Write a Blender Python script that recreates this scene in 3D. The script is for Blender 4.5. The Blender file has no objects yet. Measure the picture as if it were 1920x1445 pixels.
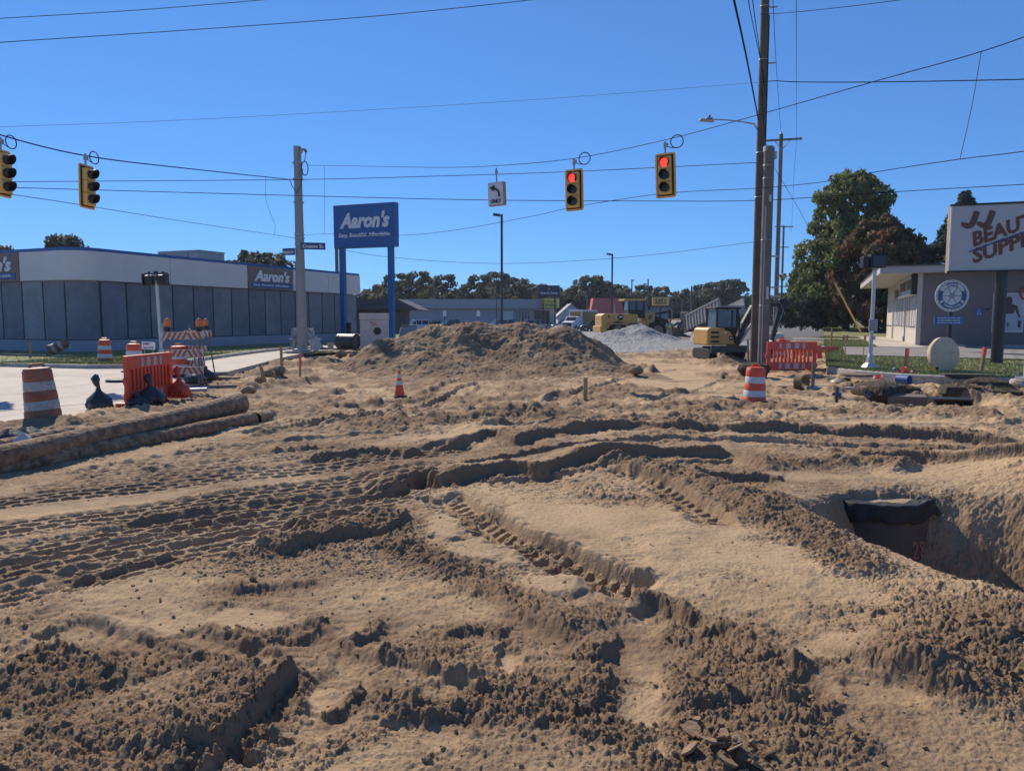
import bpy, bmesh, math, random
import numpy as np
from mathutils import Vector, Matrix, geometry
R = math.radians
S = bpy.context.scene
COL = S.collection
# ---------------------------------------------------------------- camera, sky, sun
CAMZ = 1.8; F = 1390.0; TH = R(5.1)
cd = bpy.data.cameras.new('camera'); cam = bpy.data.objects.new('camera', cd); COL.objects.link(cam)
cam.location = (0, 0, CAMZ); cam.rotation_euler = (R(90) - TH, 0, 0)
cd.sensor_width = 36; cd.lens = 36 * F / 1920; cd.clip_start = 0.1; cd.clip_end = 6000
S.camera = cam
SUN_AZ, SUN_EL = R(-31), R(39)            # azimuth measured from +Y towards +X
W = bpy.data.worlds.new('World'); S.world = W; W.use_nodes = True
nt = W.node_tree; nt.nodes.clear()
wo = nt.nodes.new('ShaderNodeOutputWorld'); bg = nt.nodes.new('ShaderNodeBackground'); sk = nt.nodes.new('ShaderNodeTexSky')
sk.sky_type = 'NISHITA'; sk.sun_disc = False; sk.sun_elevation = SUN_EL; sk.sun_rotation = SUN_AZ
sk.air_density = 1.0; sk.dust_density = 0.0; sk.ozone_density = 5.0; sk.altitude = 1500
bg.inputs[1].default_value = 0.11
gm = nt.nodes.new('ShaderNodeGamma'); gm.inputs[1].default_value = 0.65          # camera response of a clear deep blue sky
vm = nt.nodes.new('ShaderNodeVectorMath'); vm.operation = 'MULTIPLY'; vm.inputs[1].default_value = (0.67, 1.25, 2.06)
nt.links.new(sk.outputs[0], gm.inputs[0]); nt.links.new(gm.outputs[0], vm.inputs[0]); nt.links.new(vm.outputs[0], bg.inputs[0]); nt.links.new(bg.outputs[0], wo.inputs[0])
sl = bpy.data.lights.new('sun', 'SUN'); sl.energy = 5.0; sl.angle = R(0.5); sl.color = (1.0, 0.88, 0.73)
so = bpy.data.objects.new('sun', sl); COL.objects.link(so)
sdir = Vector((math.sin(SUN_AZ) * math.cos(SUN_EL), math.cos(SUN_AZ) * math.cos(SUN_EL), math.sin(SUN_EL)))
so.rotation_euler = sdir.to_track_quat('Z', 'Y').to_euler(); so.location = (0, 0, 40)
S.view_settings.view_transform = 'Standard'; S.view_settings.look = 'None'
S.view_settings.exposure = 0.13; S.view_settings.gamma = 1.0; S.view_settings.use_curve_mapping = False

# ---------------------------------------------------------------- survey helpers: picture bearings to real positions
def ray(px, py):
    a = (px - 960) / F; b = (722.5 - py) / F
    return Vector((a, math.cos(TH) + b * math.sin(TH), -math.sin(TH) + b * math.cos(TH)))
def G(px, py, z=0.0):
    d = ray(px, py); t = (z - CAMZ) / d.z
    return Vector((d.x * t, d.y * t, z))
def P(px, py, Y):
    d = ray(px, py); t = Y / d.y
    return Vector((d.x * t, Y, CAMZ + d.z * t))
D = Vector((math.sin(R(22.6)), math.cos(R(22.6)), 0)); DX = Vector((D.y, -D.x, 0))   # street axis, and across it

# ---------------------------------------------------------------- materials
MATS = {}
def mat(name, col, rough=0.7, var=0.12, scale=2.0, bump=0.0, bscale=60.0, metal=0.0, dirt=0.0, dirtcol=(0.2, 0.14, 0.085), emit=0, coat=0, obj=True, spec=0.5):
    if name in MATS: return MATS[name]
    m = bpy.data.materials.new(name); m.use_nodes = True; t = m.node_tree; n = t.nodes; L = t.links
    b = n['Principled BSDF']; b.inputs['Roughness'].default_value = rough; b.inputs['Metallic'].default_value = metal
    b.inputs['Specular IOR Level'].default_value = spec
    b.inputs['Coat Weight'].default_value = coat
    tc = n.new('ShaderNodeTexCoord'); out = tc.outputs['Object'] if obj else n.new('ShaderNodeNewGeometry').outputs['Position']
    no = n.new('ShaderNodeTexNoise'); no.inputs['Scale'].default_value = scale; no.inputs['Detail'].default_value = 6; no.inputs['Roughness'].default_value = 0.65
    L.new(out, no.inputs['Vector'])
    mr = n.new('ShaderNodeMapRange'); mr.inputs[1].default_value = 0.3; mr.inputs[2].default_value = 0.7
    mr.inputs[3].default_value = 1 - var; mr.inputs[4].default_value = 1 + var * 0.6
    L.new(no.outputs[0], mr.inputs[0])
    mx = n.new('ShaderNodeVectorMath'); mx.operation = 'SCALE'; mx.inputs[0].default_value = col[:3]
    L.new(mr.outputs[0], mx.inputs['Scale']); cur = mx.outputs[0]
    if dirt > 0:
        n2 = n.new('ShaderNodeTexNoise'); n2.inputs['Scale'].default_value = scale * 2.3; n2.inputs['Detail'].default_value = 8; n2.inputs['Roughness'].default_value = 0.7
        L.new(out, n2.inputs['Vector'])
        m2 = n.new('ShaderNodeMapRange'); m2.inputs[1].default_value = 0.62 - dirt * 0.35; m2.inputs[2].default_value = 0.82 - dirt * 0.3
        L.new(n2.outputs[0], m2.inputs[0])
        mi = n.new('ShaderNodeMix'); mi.data_type = 'RGBA'; mi.inputs[7].default_value = (*dirtcol, 1)
        L.new(m2.outputs[0], mi.inputs[0]); L.new(cur, mi.inputs[6]); cur = mi.outputs[2]
    L.new(cur, b.inputs['Base Color'])
    if bump > 0:
        n3 = n.new('ShaderNodeTexNoise'); n3.inputs['Scale'].default_value = bscale; n3.inputs['Detail'].default_value = 4
        L.new(out, n3.inputs['Vector'])
        bp = n.new('ShaderNodeBump'); bp.inputs['Strength'].default_value = 1; bp.inputs['Distance'].default_value = bump
        L.new(n3.outputs[0], bp.inputs['Height']); L.new(bp.outputs[0], b.inputs['Normal'])
    if emit > 0:
        b.inputs['Emission Color'].default_value = (*col[:3], 1); b.inputs['Emission Strength'].default_value = emit
    MATS[name] = m; return m
def glassmat(name='glass', col=(0.03, 0.04, 0.05), rough=0.06):
    if name in MATS: return MATS[name]
    m = mat(name, col, rough, 0.1, 1.5); return m

# ---------------------------------------------------------------- object helpers
def tag(o, label=None, cat=None, group=None, kind=None):
    if label: o['label'] = label
    if cat: o['category'] = cat
    if group: o['group'] = group
    if kind: o['kind'] = kind
    return o
def thing(name, label, cat, loc=(0, 0, 0), rz=0, group=None):
    o = bpy.data.objects.new(name, None); COL.objects.link(o); o.empty_display_size = 0.3
    o.location = loc; o.rotation_euler = (0, 0, rz)
    return tag(o, label, cat, group)
class MB:
    def __init__(s): s.v = []; s.f = []; s.m = []; s.cm = 0
    def add(s, vs, fs, M=None):
        k = len(s.v)
        if M is not None: vs = [M @ Vector(v) for v in vs]
        s.v += [tuple(v) for v in vs]; s.f += [tuple(i + k for i in f) for f in fs]; s.m += [s.cm] * len(fs); return s
    def box(s, c, d, M=None, rot=None, taper=1.0):
        x, y, z = d[0] / 2, d[1] / 2, d[2] / 2; vs = []
        for sz in (-1, 1):
            k = taper if sz > 0 else 1
            for sx, sy in ((-1, -1), (1, -1), (1, 1), (-1, 1)): vs.append(Vector((sx * x * k, sy * y * k, sz * z)))
        if rot is not None:
            e = Matrix.Rotation(rot[2], 3, 'Z') @ Matrix.Rotation(rot[1], 3, 'Y') @ Matrix.Rotation(rot[0], 3, 'X')
            vs = [e @ v for v in vs]
        vs = [v + Vector(c) for v in vs]
        return s.add(vs, [(0, 3, 2, 1), (4, 5, 6, 7), (0, 1, 5, 4), (1, 2, 6, 5), (2, 3, 7, 6), (3, 0, 4, 7)], M)
    def tube(s, pts, r, n=10, caps=True, M=None):
        pts = [Vector(p) for p in pts]; rs = r if isinstance(r, (list, tuple)) else [r] * len(pts)
        vs = []; fs = []; up = None
        for i, p in enumerate(pts):
            t = (pts[min(i + 1, len(pts) - 1)] - pts[max(i - 1, 0)]).normalized()
            if up is None: up = Vector((0, 0, 1)) if abs(t.z) < 0.9 else Vector((0, 1, 0))
            a = t.cross(up).normalized(); b = a.cross(t).normalized(); up = b
            for k in range(n):
                w = 2 * math.pi * k / n; vs.append(p + (a * math.cos(w) + b * math.sin(w)) * rs[i])
        for i in range(len(pts) - 1):
            for k in range(n):
                fs.append((i * n + k, i * n + (k + 1) % n, (i + 1) * n + (k + 1) % n, (i + 1) * n + k))
        if caps: fs.append(tuple(range(n))[::-1]); fs.append(tuple((len(pts) - 1) * n + k for k in range(n)))
        return s.add(vs, fs, M)
    def lathe(s, prof, n=24, c=(0, 0, 0), M=None, caps=True, noise=None):
        vs = []; fs = []
        for i, (r, z) in enumerate(prof):
            for k in range(n):
                w = 2 * math.pi * k / n; q = 1.0 if noise is None else noise(w, z)
                vs.append((c[0] + r * q * math.cos(w), c[1] + r * q * math.sin(w), c[2] + z))
        for i in range(len(prof) - 1):
            for k in range(n): fs.append((i * n + k, i * n + (k + 1) % n, (i + 1) * n + (k + 1) % n, (i + 1) * n + k))
        if caps: fs.append(tuple(range(n))[::-1]); fs.append(tuple((len(prof) - 1) * n + k for k in range(n)))
        return s.add(vs, fs, M)
    def prism(s, poly, y0, y1, M=None):       # polygon in local xz, extruded along y
        n = len(poly); vs = [(x, y0, z) for x, z in poly] + [(x, y1, z) for x, z in poly]
        fs = [tuple(range(n)), tuple(range(2 * n - 1, n - 1, -1))] + [(i, i + n, (i + 1) % n + n, (i + 1) % n) for i in range(n)]
        return s.add(vs, fs, M)
    def build(s, name, m, parent=None, smooth=False, bevel=0, sharp=40):
        me = bpy.data.meshes.new(name); me.from_pydata(s.v, [], s.f)
        ms = m if isinstance(m, (list, tuple)) else [m]
        for q in ms: me.materials.append(q)
        if len(ms) > 1: me.polygons.foreach_set('material_index', s.m)
        bm = bmesh.new(); bm.from_mesh(me); bmesh.ops.recalc_face_normals(bm, faces=bm.faces); bm.to_mesh(me); bm.free()
        me.update()
        if smooth: me.shade_smooth(); me.set_sharp_from_angle(angle=R(sharp))
        o = bpy.data.objects.new(name, me); COL.objects.link(o)
        if parent: o.parent = parent
        if bevel > 0:
            md = o.modifiers.new('bevel', 'BEVEL'); md.width = bevel; md.segments = 2; md.limit_method = 'ANGLE'
        return o
def copy_tree(o, parent=None):
    c = o.copy(); COL.objects.link(c)
    if parent: c.parent = parent
    for ch in list(o.children): copy_tree(ch, c)
    return c
BOLD = None
def text(s, h, w=None, shear=0.0, bold=0.0, depth=0.01, m=None, parent=None, loc=(0, 0, 0), name='lettering', align='CENTER', rot=None, spacing=1.0):
    """flat lettering standing in the local xz plane, facing -y; h = cap height"""
    cu = bpy.data.curves.new('t', 'FONT'); cu.body = s; cu.size = h / 0.72; cu.shear = shear; cu.offset = bold; cu.extrude = depth / 2
    cu.align_x = align; cu.space_character = spacing; cu.resolution_u = 2
    t = bpy.data.objects.new('t', cu); COL.objects.link(t)
    dg = bpy.context.evaluated_depsgraph_get(); me = bpy.data.meshes.new_from_object(t.evaluated_get(dg))
    bpy.data.objects.remove(t)
    xs = [v.co.x for v in me.vertices]; k = 1.0
    if w and xs: k = w / (max(xs) - min(xs))
    for v in me.vertices: v.co = Vector((v.co.x * k, -v.co.z, v.co.y))
    me.name = name; me.materials.clear(); me.materials.append(m)
    o = bpy.data.objects.new(name, me); COL.objects.link(o); o.location = loc
    if rot: o.rotation_euler = rot
    if parent: o.parent = parent
    return o
rnd = random.Random(7)
# ---------------------------------------------------------------- noise
def _h(ix, iy, seed):
    n = (ix.astype(np.int64) * 374761393 + iy.astype(np.int64) * 668265263 + seed * 1442695041) & 0xffffffff
    n = ((n ^ (n >> 13)) * 1274126177) & 0xffffffff
    n = (n ^ (n >> 16)) & 0xffffffff
    return n
def perlin(x, y, seed=0):
    fx = np.floor(x); fy = np.floor(y); u = (x - fx).astype(np.float32); v = (y - fy).astype(np.float32); ix = fx.astype(np.int64); iy = fy.astype(np.int64)
    su = u * u * u * (u * (u * 6 - 15) + 10); sv = v * v * v * (v * (v * 6 - 15) + 10)
    def g(dx, dy):
        a = (_h(ix + dx, iy + dy, seed) & 1023).astype(np.float32) * (2 * math.pi / 1024)
        return np.cos(a) * (u - dx) + np.sin(a) * (v - dy)
    a = g(0, 0); b = g(1, 0); c = g(0, 1); d = g(1, 1)
    return ((a + (b - a) * su) * (1 - sv) + (c + (d - c) * su) * sv) * 1.5
def fbm(x, y, sc, o=4, seed=0, gain=0.5):
    r = 0; a = 1.0
    for k in range(o): r = r + a * perlin(x / sc + k * 17.3, y / sc - k * 9.1, seed + k); sc *= 0.5; a *= gain
    return r
def clods(x, y, cell, seed, dens=0.75):
    """rounded lumps lying in a jittered lattice; height in units of cell"""
    X = x / cell; Y = y / cell; ix = np.floor(X).astype(np.int64); iy = np.floor(Y).astype(np.int64); out = np.zeros(X.shape, np.float32)
    for dx in (-1, 0, 1):
        for dy in (-1, 0, 1):
            h = _h(ix + dx, iy + dy, seed)
            jx = (h & 255) / 255.0; jy = ((h >> 8) & 255) / 255.0; r = 0.3 + 0.42 * ((h >> 16) & 255) / 255.0; keep = ((h >> 24) & 255) / 255.0 < dens
            e = 0.7 + 0.6 * jy
            ddx = (X - (ix + dx + jx)); ddy = (Y - (iy + dy + jy))
            d2 = (ddx * ddx * e + ddy * ddy / e + 0.4 * (jx - 0.5) * ddx * ddy) / (r * r)
            an = jy * 6.28; ca, sa = np.cos(an), np.sin(an); q1 = ddx * ca + ddy * sa; q2 = -ddx * sa + ddy * ca
            hx_ = np.maximum(np.maximum(np.abs(q1), np.abs(0.5 * q1 + 0.866 * q2)), np.abs(0.5 * q1 - 0.8 * q2)) / r
            lump = 0.45 * np.sqrt(np.clip(1 - d2, 0, 1)) + 0.75 * np.clip(1.0 - hx_, 0, 0.55 + 0.3 * jx) + 0.12 * (q1 / r) * (hx_ < 1)
            out = np.maximum(out, np.where(keep & (d2 < 1), r * lump, 0))
    return out
def sst(a, b, v):
    t = np.clip((v - a) / (b - a), 0, 1); return t * t * (3 - 2 * t)
def catmull(pts, n=8):
    pts = [np.array(p, float) for p in pts]; q = [2 * pts[0] - pts[1]] + pts + [2 * pts[-1] - pts[-2]]; out = []
    for i in range(1, len(q) - 2):
        for k in range(n):
            t = k / n; a, b, c, d = q[i - 1:i + 3]
            out.append(0.5 * (2 * b + (c - a) * t + (2 * a - 5 * b + 4 * c - d) * t * t + (3 * b - a - 3 * c + d) * t ** 3))
    out.append(pts[-1]); return np.array(out)
def near(x, y, pts, reach):
    """indices near a polyline, with arc length s, signed distance d (left positive), fraction f"""
    x0, y0 = pts.min(0) - reach; x1, y1 = pts.max(0) + reach
    idx = np.nonzero((x > x0) & (x < x1) & (y > y0) & (y < y1))[0]
    if len(idx) == 0: return idx, None, None, None
    X = x[idx]; Y = y[idx]; bd = np.full(len(idx), 1e9); bs = np.zeros(len(idx)); bsg = np.ones(len(idx)); L = 0
    seg = np.diff(pts, axis=0); ln = np.hypot(seg[:, 0], seg[:, 1])
    for i in range(len(seg)):
        if ln[i] < 1e-6: continue
        tx, ty = seg[i] / ln[i]; rx = X - pts[i, 0]; ry = Y - pts[i, 1]
        t = np.clip(rx * tx + ry * ty, 0, ln[i]); ex = rx - t * tx; ey = ry - t * ty; d = np.hypot(ex, ey)
        m = d < bd; bd = np.where(m, d, bd); bs = np.where(m, L + t, bs); bsg = np.where(m, np.sign(tx * ry - ty * rx + 1e-9), bsg); L += ln[i]
    k = bd < reach
    return idx[k], bs[k], (bd * bsg)[k], bs[k] / L
def GW(pix, z=0.0, n=8): return catmull([G(a, b, z).xy for a, b in pix], n)

EDGE_L = GW([(-900, 860), (-300, 825), (0, 801), (140, 786), (235, 752), (330, 722), (430, 696), (540, 668), (575, 662)], 0, 6)
EDGE_R = np.array([(38.5, 92), (16.08, 38.0), (14.08, 33.2), (12.66, 29.8), (11.75, 27.6), (11.9, 25.6), (12.6, 23.9), (13.7, 22.8), (15.2, 21.9), (19, 20.3), (36, 13.2), (60, 3.2)])
ZF = -0.28
def basez(x, y):
    z = ZF * sst(11.5, 19, y) * (1 - 0.55 * sst(32, 44, y))
    return z
scarps = [  # picture line, height of the face, fade behind, sharpness
    ([(585, 866), (640, 855), (700, 849), (760, 853), (800, 850)], 0.10, 0.35),
    ([(810, 846), (860, 836), (925, 822), (965, 838), (1010, 828), (1080, 819), (1180, 808), (1300, 811), (1440, 815), (1560, 817), (1700, 823), (1800, 828), (1960, 846)], 0.17, 0.55),
    ([(690, 921), (760, 908), (795, 897), (822, 908), (880, 893), (960, 885), (1010, 892), (1045, 882), (1090, 868), (1160, 860), (1260, 857), (1385, 856)], 0.20, 0.6),
    ([(1600, 858), (1720, 862), (1800, 872), (1960, 890)], 0.15, 0.4),
    ([(1640, 838), (1720, 848), (1830, 852)], 0.06, 0.3),
    ([(395, 1440), (440, 1395), (480, 1340), (515, 1300), (560, 1258)], 0.12, 0.45),
    ([(520, 1042), (580, 1022), (640, 1012), (720, 1003), (775, 975)], 0.10, 0.3),
    ([(130, 1092), (200, 1082), (260, 1062), (330, 1050)], 0.04, 0.25),
    ([(560, 1200), (590, 1180), (610, 1160)], 0.05, 0.15),
    ([(720, 1318), (800, 1325), (900, 1335)], 0.04, 0.2),
    ([(860, 1298), (960, 1305)], 0.05, 0.15),
    ([(700, 1200), (715, 1180), (722, 1165)], 0.05, 0.15),
    ([(1120, 1245), (1150, 1210), (1160, 1190)], 0.05, 0.15),
    ([(1110, 1340), (1130, 1300), (1150, 1262)], 0.05, 0.2),
    ([(700, 770), (745, 757), (800, 748), (815, 738)], 0.12, 0.3),
    ([(790, 742), (840, 722), (880, 705)], 0.12, 0.3),
    ([(880, 792), (930, 800), (990, 798)], 0.10, 0.3),
    ([(1040, 742), (1120, 735), (1200, 741), (1300, 738)], 0.12, 0.4),
    ([(1440, 772), (1490, 781), (1540, 779)], 0.16, 0.35),
    ([(250, 980), (330, 965), (400, 955)], 0.03, 0.2), ([(250, 1262), (330, 1258), (400, 1245)], 0.03, 0.2), ([(960, 1150), (1040, 1190), (1120, 1235)], 0.03, 0.2), ([(840, 1190), (900, 1183), (950, 1190)], 0.03, 0.15), ([(620, 1345), (660, 1320), (690, 1290)], 0.04, 0.25), ([(1290, 1330), (1400, 1310), (1520, 1330)], 0.04, 0.3), ([(430, 1118), (520, 1105), (600, 1090)], 0.03, 0.2), ([(1300, 905), (1400, 900), (1470, 905)], 0.10, 0.25),
]
ridges = [  # clumpy windrows: line, height, half width
    ([(1165, 1112), (1260, 1140), (1350, 1180), (1440, 1228), (1530, 1268)], 0.055, 0.09),
    ([(1120, 865), (1200, 880), (1330, 915), (1400, 950), (1440, 985)], 0.13, 0.2),
    ([(1400, 880), (1500, 875), (1620, 872), (1720, 885)], 0.14, 0.3),
    ([(1430, 930), (1500, 990), (1570, 1040), (1640, 1085)], 0.05, 0.25),
    ([(700, 1010), (830, 1060), (960, 1120), (1090, 1175)], 0.055, 0.15),
    ([(1240, 1180), (1330, 1220), (1450, 1290), (1560, 1350)], 0.04, 0.15),
    ([(540, 980), (640, 1005), (740, 960)], 0.06, 0.12),
    ([(0, 1270), (150, 1255), (260, 1275)], 0.03, 0.25),
    ([(1040, 1190), (1110, 1175), (1130, 1130)], 0.05, 0.12),
    ([(420, 1445), (370, 1420), (300, 1400)], 0.04, 0.15),
    ([(1200, 780), (1350, 768), (1460, 772), (1540, 776)], 0.10, 0.35),
    ([(420, 760), (560, 745), (700, 740)], 0.10, 0.3), ([(620, 800), (820, 790), (1000, 775), (1100, 765)], 0.10, 0.35),
    ([(380, 700), (470, 688), (560, 690), (640, 680)], 0.26, 0.35), ([(470, 735), (540, 722), (600, 712)], 0.24, 0.3), ([(440, 712), (520, 704), (590, 700)], 0.2, 0.25), ([(900, 792), (960, 776), (1060, 768)], 0.14, 0.3), ([(850, 760), (960, 748), (1080, 745)], 0.12, 0.3), ([(620, 775), (700, 765), (760, 770)], 0.12, 0.25),
    ([(1150, 705), (1190, 692), (1230, 700)], 0.25, 0.3), ([(1290, 790), (1380, 770)], 0.1, 0.2),
    ([(1560, 735), (1620, 725), (1660, 722)], 0.16, 0.3), ([(1800, 745), (1870, 738), (1960, 745)], 0.3, 0.45),
    ([(1340, 690), (1380, 672), (1440, 676), (1480, 690)], 0.33, 0.5),
    ([(1700, 1290), (1800, 1235), (1960, 1180)], 0.12, 0.35),
]
tracks = [  # line, width, depth, berm, lug depth, period, style
    ([(905, 838), (760, 852), (560, 878), (330, 902), (0, 940), (-200, 965)], 0.62, 0.012, 0.015, 0.046, 0.21, 0),
    ([(880, 868), (720, 890), (540, 915), (320, 948), (60, 985), (-200, 1030)], 0.62, 0.018, 0.016, 0.066, 0.21, 0),
    ([(850, 893), (700, 920), (520, 950), (280, 992), (30, 1040), (-200, 1085)], 0.60, 0.022, 0.016, 0.072, 0.21, 0),
    ([(800, 918), (640, 950), (430, 988), (200, 1034), (0, 1078), (-200, 1125)], 0.56, 0.030, 0.020, 0.072, 0.20, 0),
    ([(770, 948), (600, 980), (400, 1026), (180, 1080), (-60, 1145)], 0.50, 0.03, 0.015, 0.055, 0.20, 0),
    ([(780, 812), (560, 833), (330, 862), (100, 895)], 0.6, 0.012, 0.02, 0.03, 0.21, 0),
    ([(700, 838), (500, 862), (250, 892), (20, 920)], 0.55, 0.01, 0.01, 0.024, 0.21, 0),
    ([(1010, 708), (900, 722), (840, 745), (770, 776), (690, 800), (560, 830), (420, 850)], 0.5, 0.07, 0.05, 0.02, 0.3, 1),
    ([(825, 925), (870, 960), (950, 1005), (1040, 1045), (1130, 1085), (1225, 1108)], 0.46, 0.12, 0.03, 0.06, 0.135, 1),
    ([(1120, 880), (1210, 905), (1290, 945), (1350, 985)], 0.38, 0.09, 0.03, 0.04, 0.15, 1),
    ([(1400, 870), (1200, 874), (1050, 896), (900, 906)], 0.45, 0.04, 0.02, 0.02, 0.18, 1),
    ([(2000, 865), (1800, 845), (1600, 838), (1400, 832), (1150, 838), (980, 862), (850, 880)], 0.45, 0.04, 0.02, 0.006, 0.3, 0),
    ([(1960, 800), (1700, 795), (1400, 792), (1100, 790), (900, 812)], 0.5, 0.04, 0.02, 0.012, 0.3, 0),
    ([(540, 1180), (640, 1240), (800, 1290), (880, 1310)], 0.34, 0.03, 0.02, 0.008, 0.12, 1),
    ([(1190, 1130), (1320, 1190), (1450, 1262), (1560, 1330)], 0.24, 0.05, 0.02, 0.008, 0.1, 1),
    ([(100, 1180), (220, 1215), (330, 1265)], 0.3, 0.04, 0.03, 0.006, 0.1, 1), ([(330, 1190), (430, 1225), (540, 1262)], 0.22, 0.03, 0.03, 0.006, 0.1, 1),
    ([(1310, 690), (1200, 705), (1130, 730), (1000, 760)], 0.5, 0.05, 0.04, 0.015, 0.3, 0), ([(1380, 700), (1330, 730), (1200, 760)], 0.5, 0.05, 0.04, 0.015, 0.3, 0),
]
smooths = [  # flattened patches: centre px, half sizes px, level
    (1110, 985, 190, 55, 0.03), (1330, 1035, 170, 55, 0.03), (930, 1040, 120, 26, 0.05), (1040, 1100, 90, 22, 0.05), (840, 990, 60, 22, 0.05),
    (170, 1200, 90, 45, 0.0), (330, 1175, 80, 30, 0.0), (330, 1250, 60, 20, 0.0), (860, 1290, 100, 26, -0.02), (820, 1370, 90, 30, -0.02), (640, 1270, 60, 90, -0.03),
    (960, 1230, 30, 25, -0.03), (1180, 1275, 60, 90, -0.02), (1250, 1150, 80, 18, -0.01), (1600, 1215, 150, 25, 0.0), (1620, 1290, 140, 25, -0.02), (450, 1160, 100, 22, 0.0),
    (700, 745, 110, 8, 0.0), (620, 715, 90, 8, 0.0), (1280, 700, 130, 16, 0.0), (1200, 678, 150, 14, 0.0), (1300, 720, 100, 10, 0.0), (1600, 790, 260, 10, 0.0), (1500, 700, 60, 18, 0.0),
    (100, 935, 260, 40, 0.0), (640, 905, 90, 12, 0.0), (1500, 895, 120, 8, 0.0), (1650, 800, 200, 12, 0.0), (870, 690, 120, 10, 0.0),
]
def terrain(x, y):
    x = np.asarray(x, float); y = np.asarray(y, float)
    z = basez(x, y); rough = 0.5 + 0.55 * fbm(x, y, 1.3, 3, 5)
    # broad rolls
    z = z + 0.05 * fbm(x, y, 3.0, 3, 11) * (0.5 + 0.5 * sst(3, 8, y)) + 0.10 * fbm(x, y, 7.0, 2, 31) * sst(9, 16, y)
    # rougher ground close to the camera, at lower left and right
    rough = rough + 0.22 * sst(5.0, 3.4, y) + 0.25 * sst(0.3, 2.0, x - 0.15 * y) * sst(6.5, 4, y) - 0.55 * sst(0.15, 0.55, fbm(x, y, 1.1, 3, 301)) * sst(6, 4.5, y)
    rough = rough + 0.3 * sst(9, 13, y)
    flat = np.zeros_like(z)
    for (cx, cy, ax, ay, lv) in smooths:
        c = G(cx, cy); a = ax / F * c.y * 0.95; b = abs(G(cx, cy - ay).y - G(cx, cy + ay).y) / 2
        k = np.nonzero((abs(x - c.x) < a * 1.5) & (abs(y - c.y) < b * 1.5))[0]
        if len(k) == 0: continue
        e = np.hypot((x[k] - c.x) / a, (y[k] - c.y) / b) + 0.42 * fbm(x[k], y[k], max(a, b) * 0.6, 4, 77)
        m = sst(1.2, 0.6, e); flat[k] = np.maximum(flat[k], m)
        z[k] += lv * m
    z = z * (1 - 0.85 * np.exp(-((x - 3.0) / 1.0) ** 2 - ((y - 5.6) / 1.3) ** 2)) - 0.03 * np.exp(-((x - 3.0) / 1.0) ** 2 - ((y - 5.6) / 1.3) ** 2)
    # trench round the buried manhole, right
    hx = x - 3.98 + 0.06 * (y - 6.5); hy = y - 6.6
    e = np.hypot(np.where(hx < 0, hx / 1.22, hx / 1.95), np.where(hy < 0, hy / 2.45, hy / 1.45)) + 0.05 * fbm(x, y, 0.6, 3, 41)
    hole = np.where(hx < 0, sst(1.0, 0.52, e), sst(1.03, 0.17, e))
    hole = hole * np.where(x < 4.3, sst(7.95, 7.5, y + 0.55 * (3.9 - x)), 1.0) + 0
    bank = np.exp(-((e - 1.12) / 0.22) ** 2)
    z = z - 1.02 * hole + 0.03 * bank
    z = z + 0.30 * sst(4.6, 6.2, x - 0.12 * (y - 6)) * sst(3.0, 5, y) * sst(10.5, 8.5, y)
    flat = flat * (1 - hole); rough = np.where(hole > 0.05, rough * 0.5 + 0.55, rough)
    # pit for the drain box at the right kerb
    hx = (x - 10.5) / 2.2; hy = (y - 19.0) / np.where(y < 19, 3.2, 1.5)
    e = np.hypot(hx, hy) + 0.12 * fbm(x, y, 1.0, 3, 43); z = z - 0.46 * sst(1, 0.55, e)
    damp_shade = 0.25 + 0.5 * fbm(x, y, 2.2, 3, 91)
    # tyre tracks
    for (pix, w, dep, berm, lug, per, style) in tracks:
        pts = GW(pix, 0 if pix[0][1] > 790 else ZF)
        idx, s, d, f = near(x, y, pts, w / 2 + 0.35)
        if len(idx) == 0: continue
        X, Y = x[idx], y[idx]; d = d + 0.05 * perlin(s * 1.3, s * 0, 3); ad = np.abs(d); h = w / 2
        endf = sst(0, 0.06, f) * sst(1, 0.94, f) * (0.85 + 0.2 * sst(-0.3, 0.4, perlin(X * 0.9, Y * 0.9, 8)))
        ins = sst(h + 0.03, h - 0.03, ad)
        if style == 0:
            row = np.floor((d / w + 0.5) * 4); ph = (row % 2) * 0.5
            u = (s / per + ph) % 1.0; v = ((d / w + 0.5) * 4) % 1.0
            wob = 0.10 * perlin(X * 7, Y * 7, 14); hexa = sst(0.05, 0.26, v - 0.24 * np.abs(u - 0.5) + wob) * sst(0.05, 0.18, 1 - v - 0.24 * np.abs(u - 0.5)) * sst(0.05, 0.16, u + wob) * sst(0.03, 0.14, 1 - u)
            pat = -hexa + 0.25
        else:
            side = np.sign(d); u = ((s + 0.55 * ad) / per + 0.25 * (side > 0)) % 1.0
            pat = np.where(ad < 0.02, 0.3, sst(0.0, 0.08, u) * sst(0.55, 0.42, u) * -1.0) + 0.35
        brk = 0.6 + 0.55 * sst(-0.5, 0.3, perlin(X * 2.5, Y * 2.5, 12))
        z[idx] += endf * (-dep * ins + lug * pat * (sst(h, h - 0.07, ad) if style == 0 else sst(h - 0.01, h - 0.05, ad)) * brk + berm * np.exp(-((ad - h - 0.05) / 0.06) ** 2) * (0.7 + 0.9 * fbm(X, Y, 0.12, 2, 9)))
        rough[idx] = np.maximum(rough[idx] * (1 - 0.6 * ins * endf), 0.22 * ins); flat[idx] = flat[idx] * (1 - ins * endf * 0.9)
        if style == 1 and dep > 0.08: rough[idx] += 0.55 * ins * endf * sst(-0.3, 0.4, perlin(X * 3, Y * 3, 19))
        damp_shade[idx] += 0.1 * endf
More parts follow.
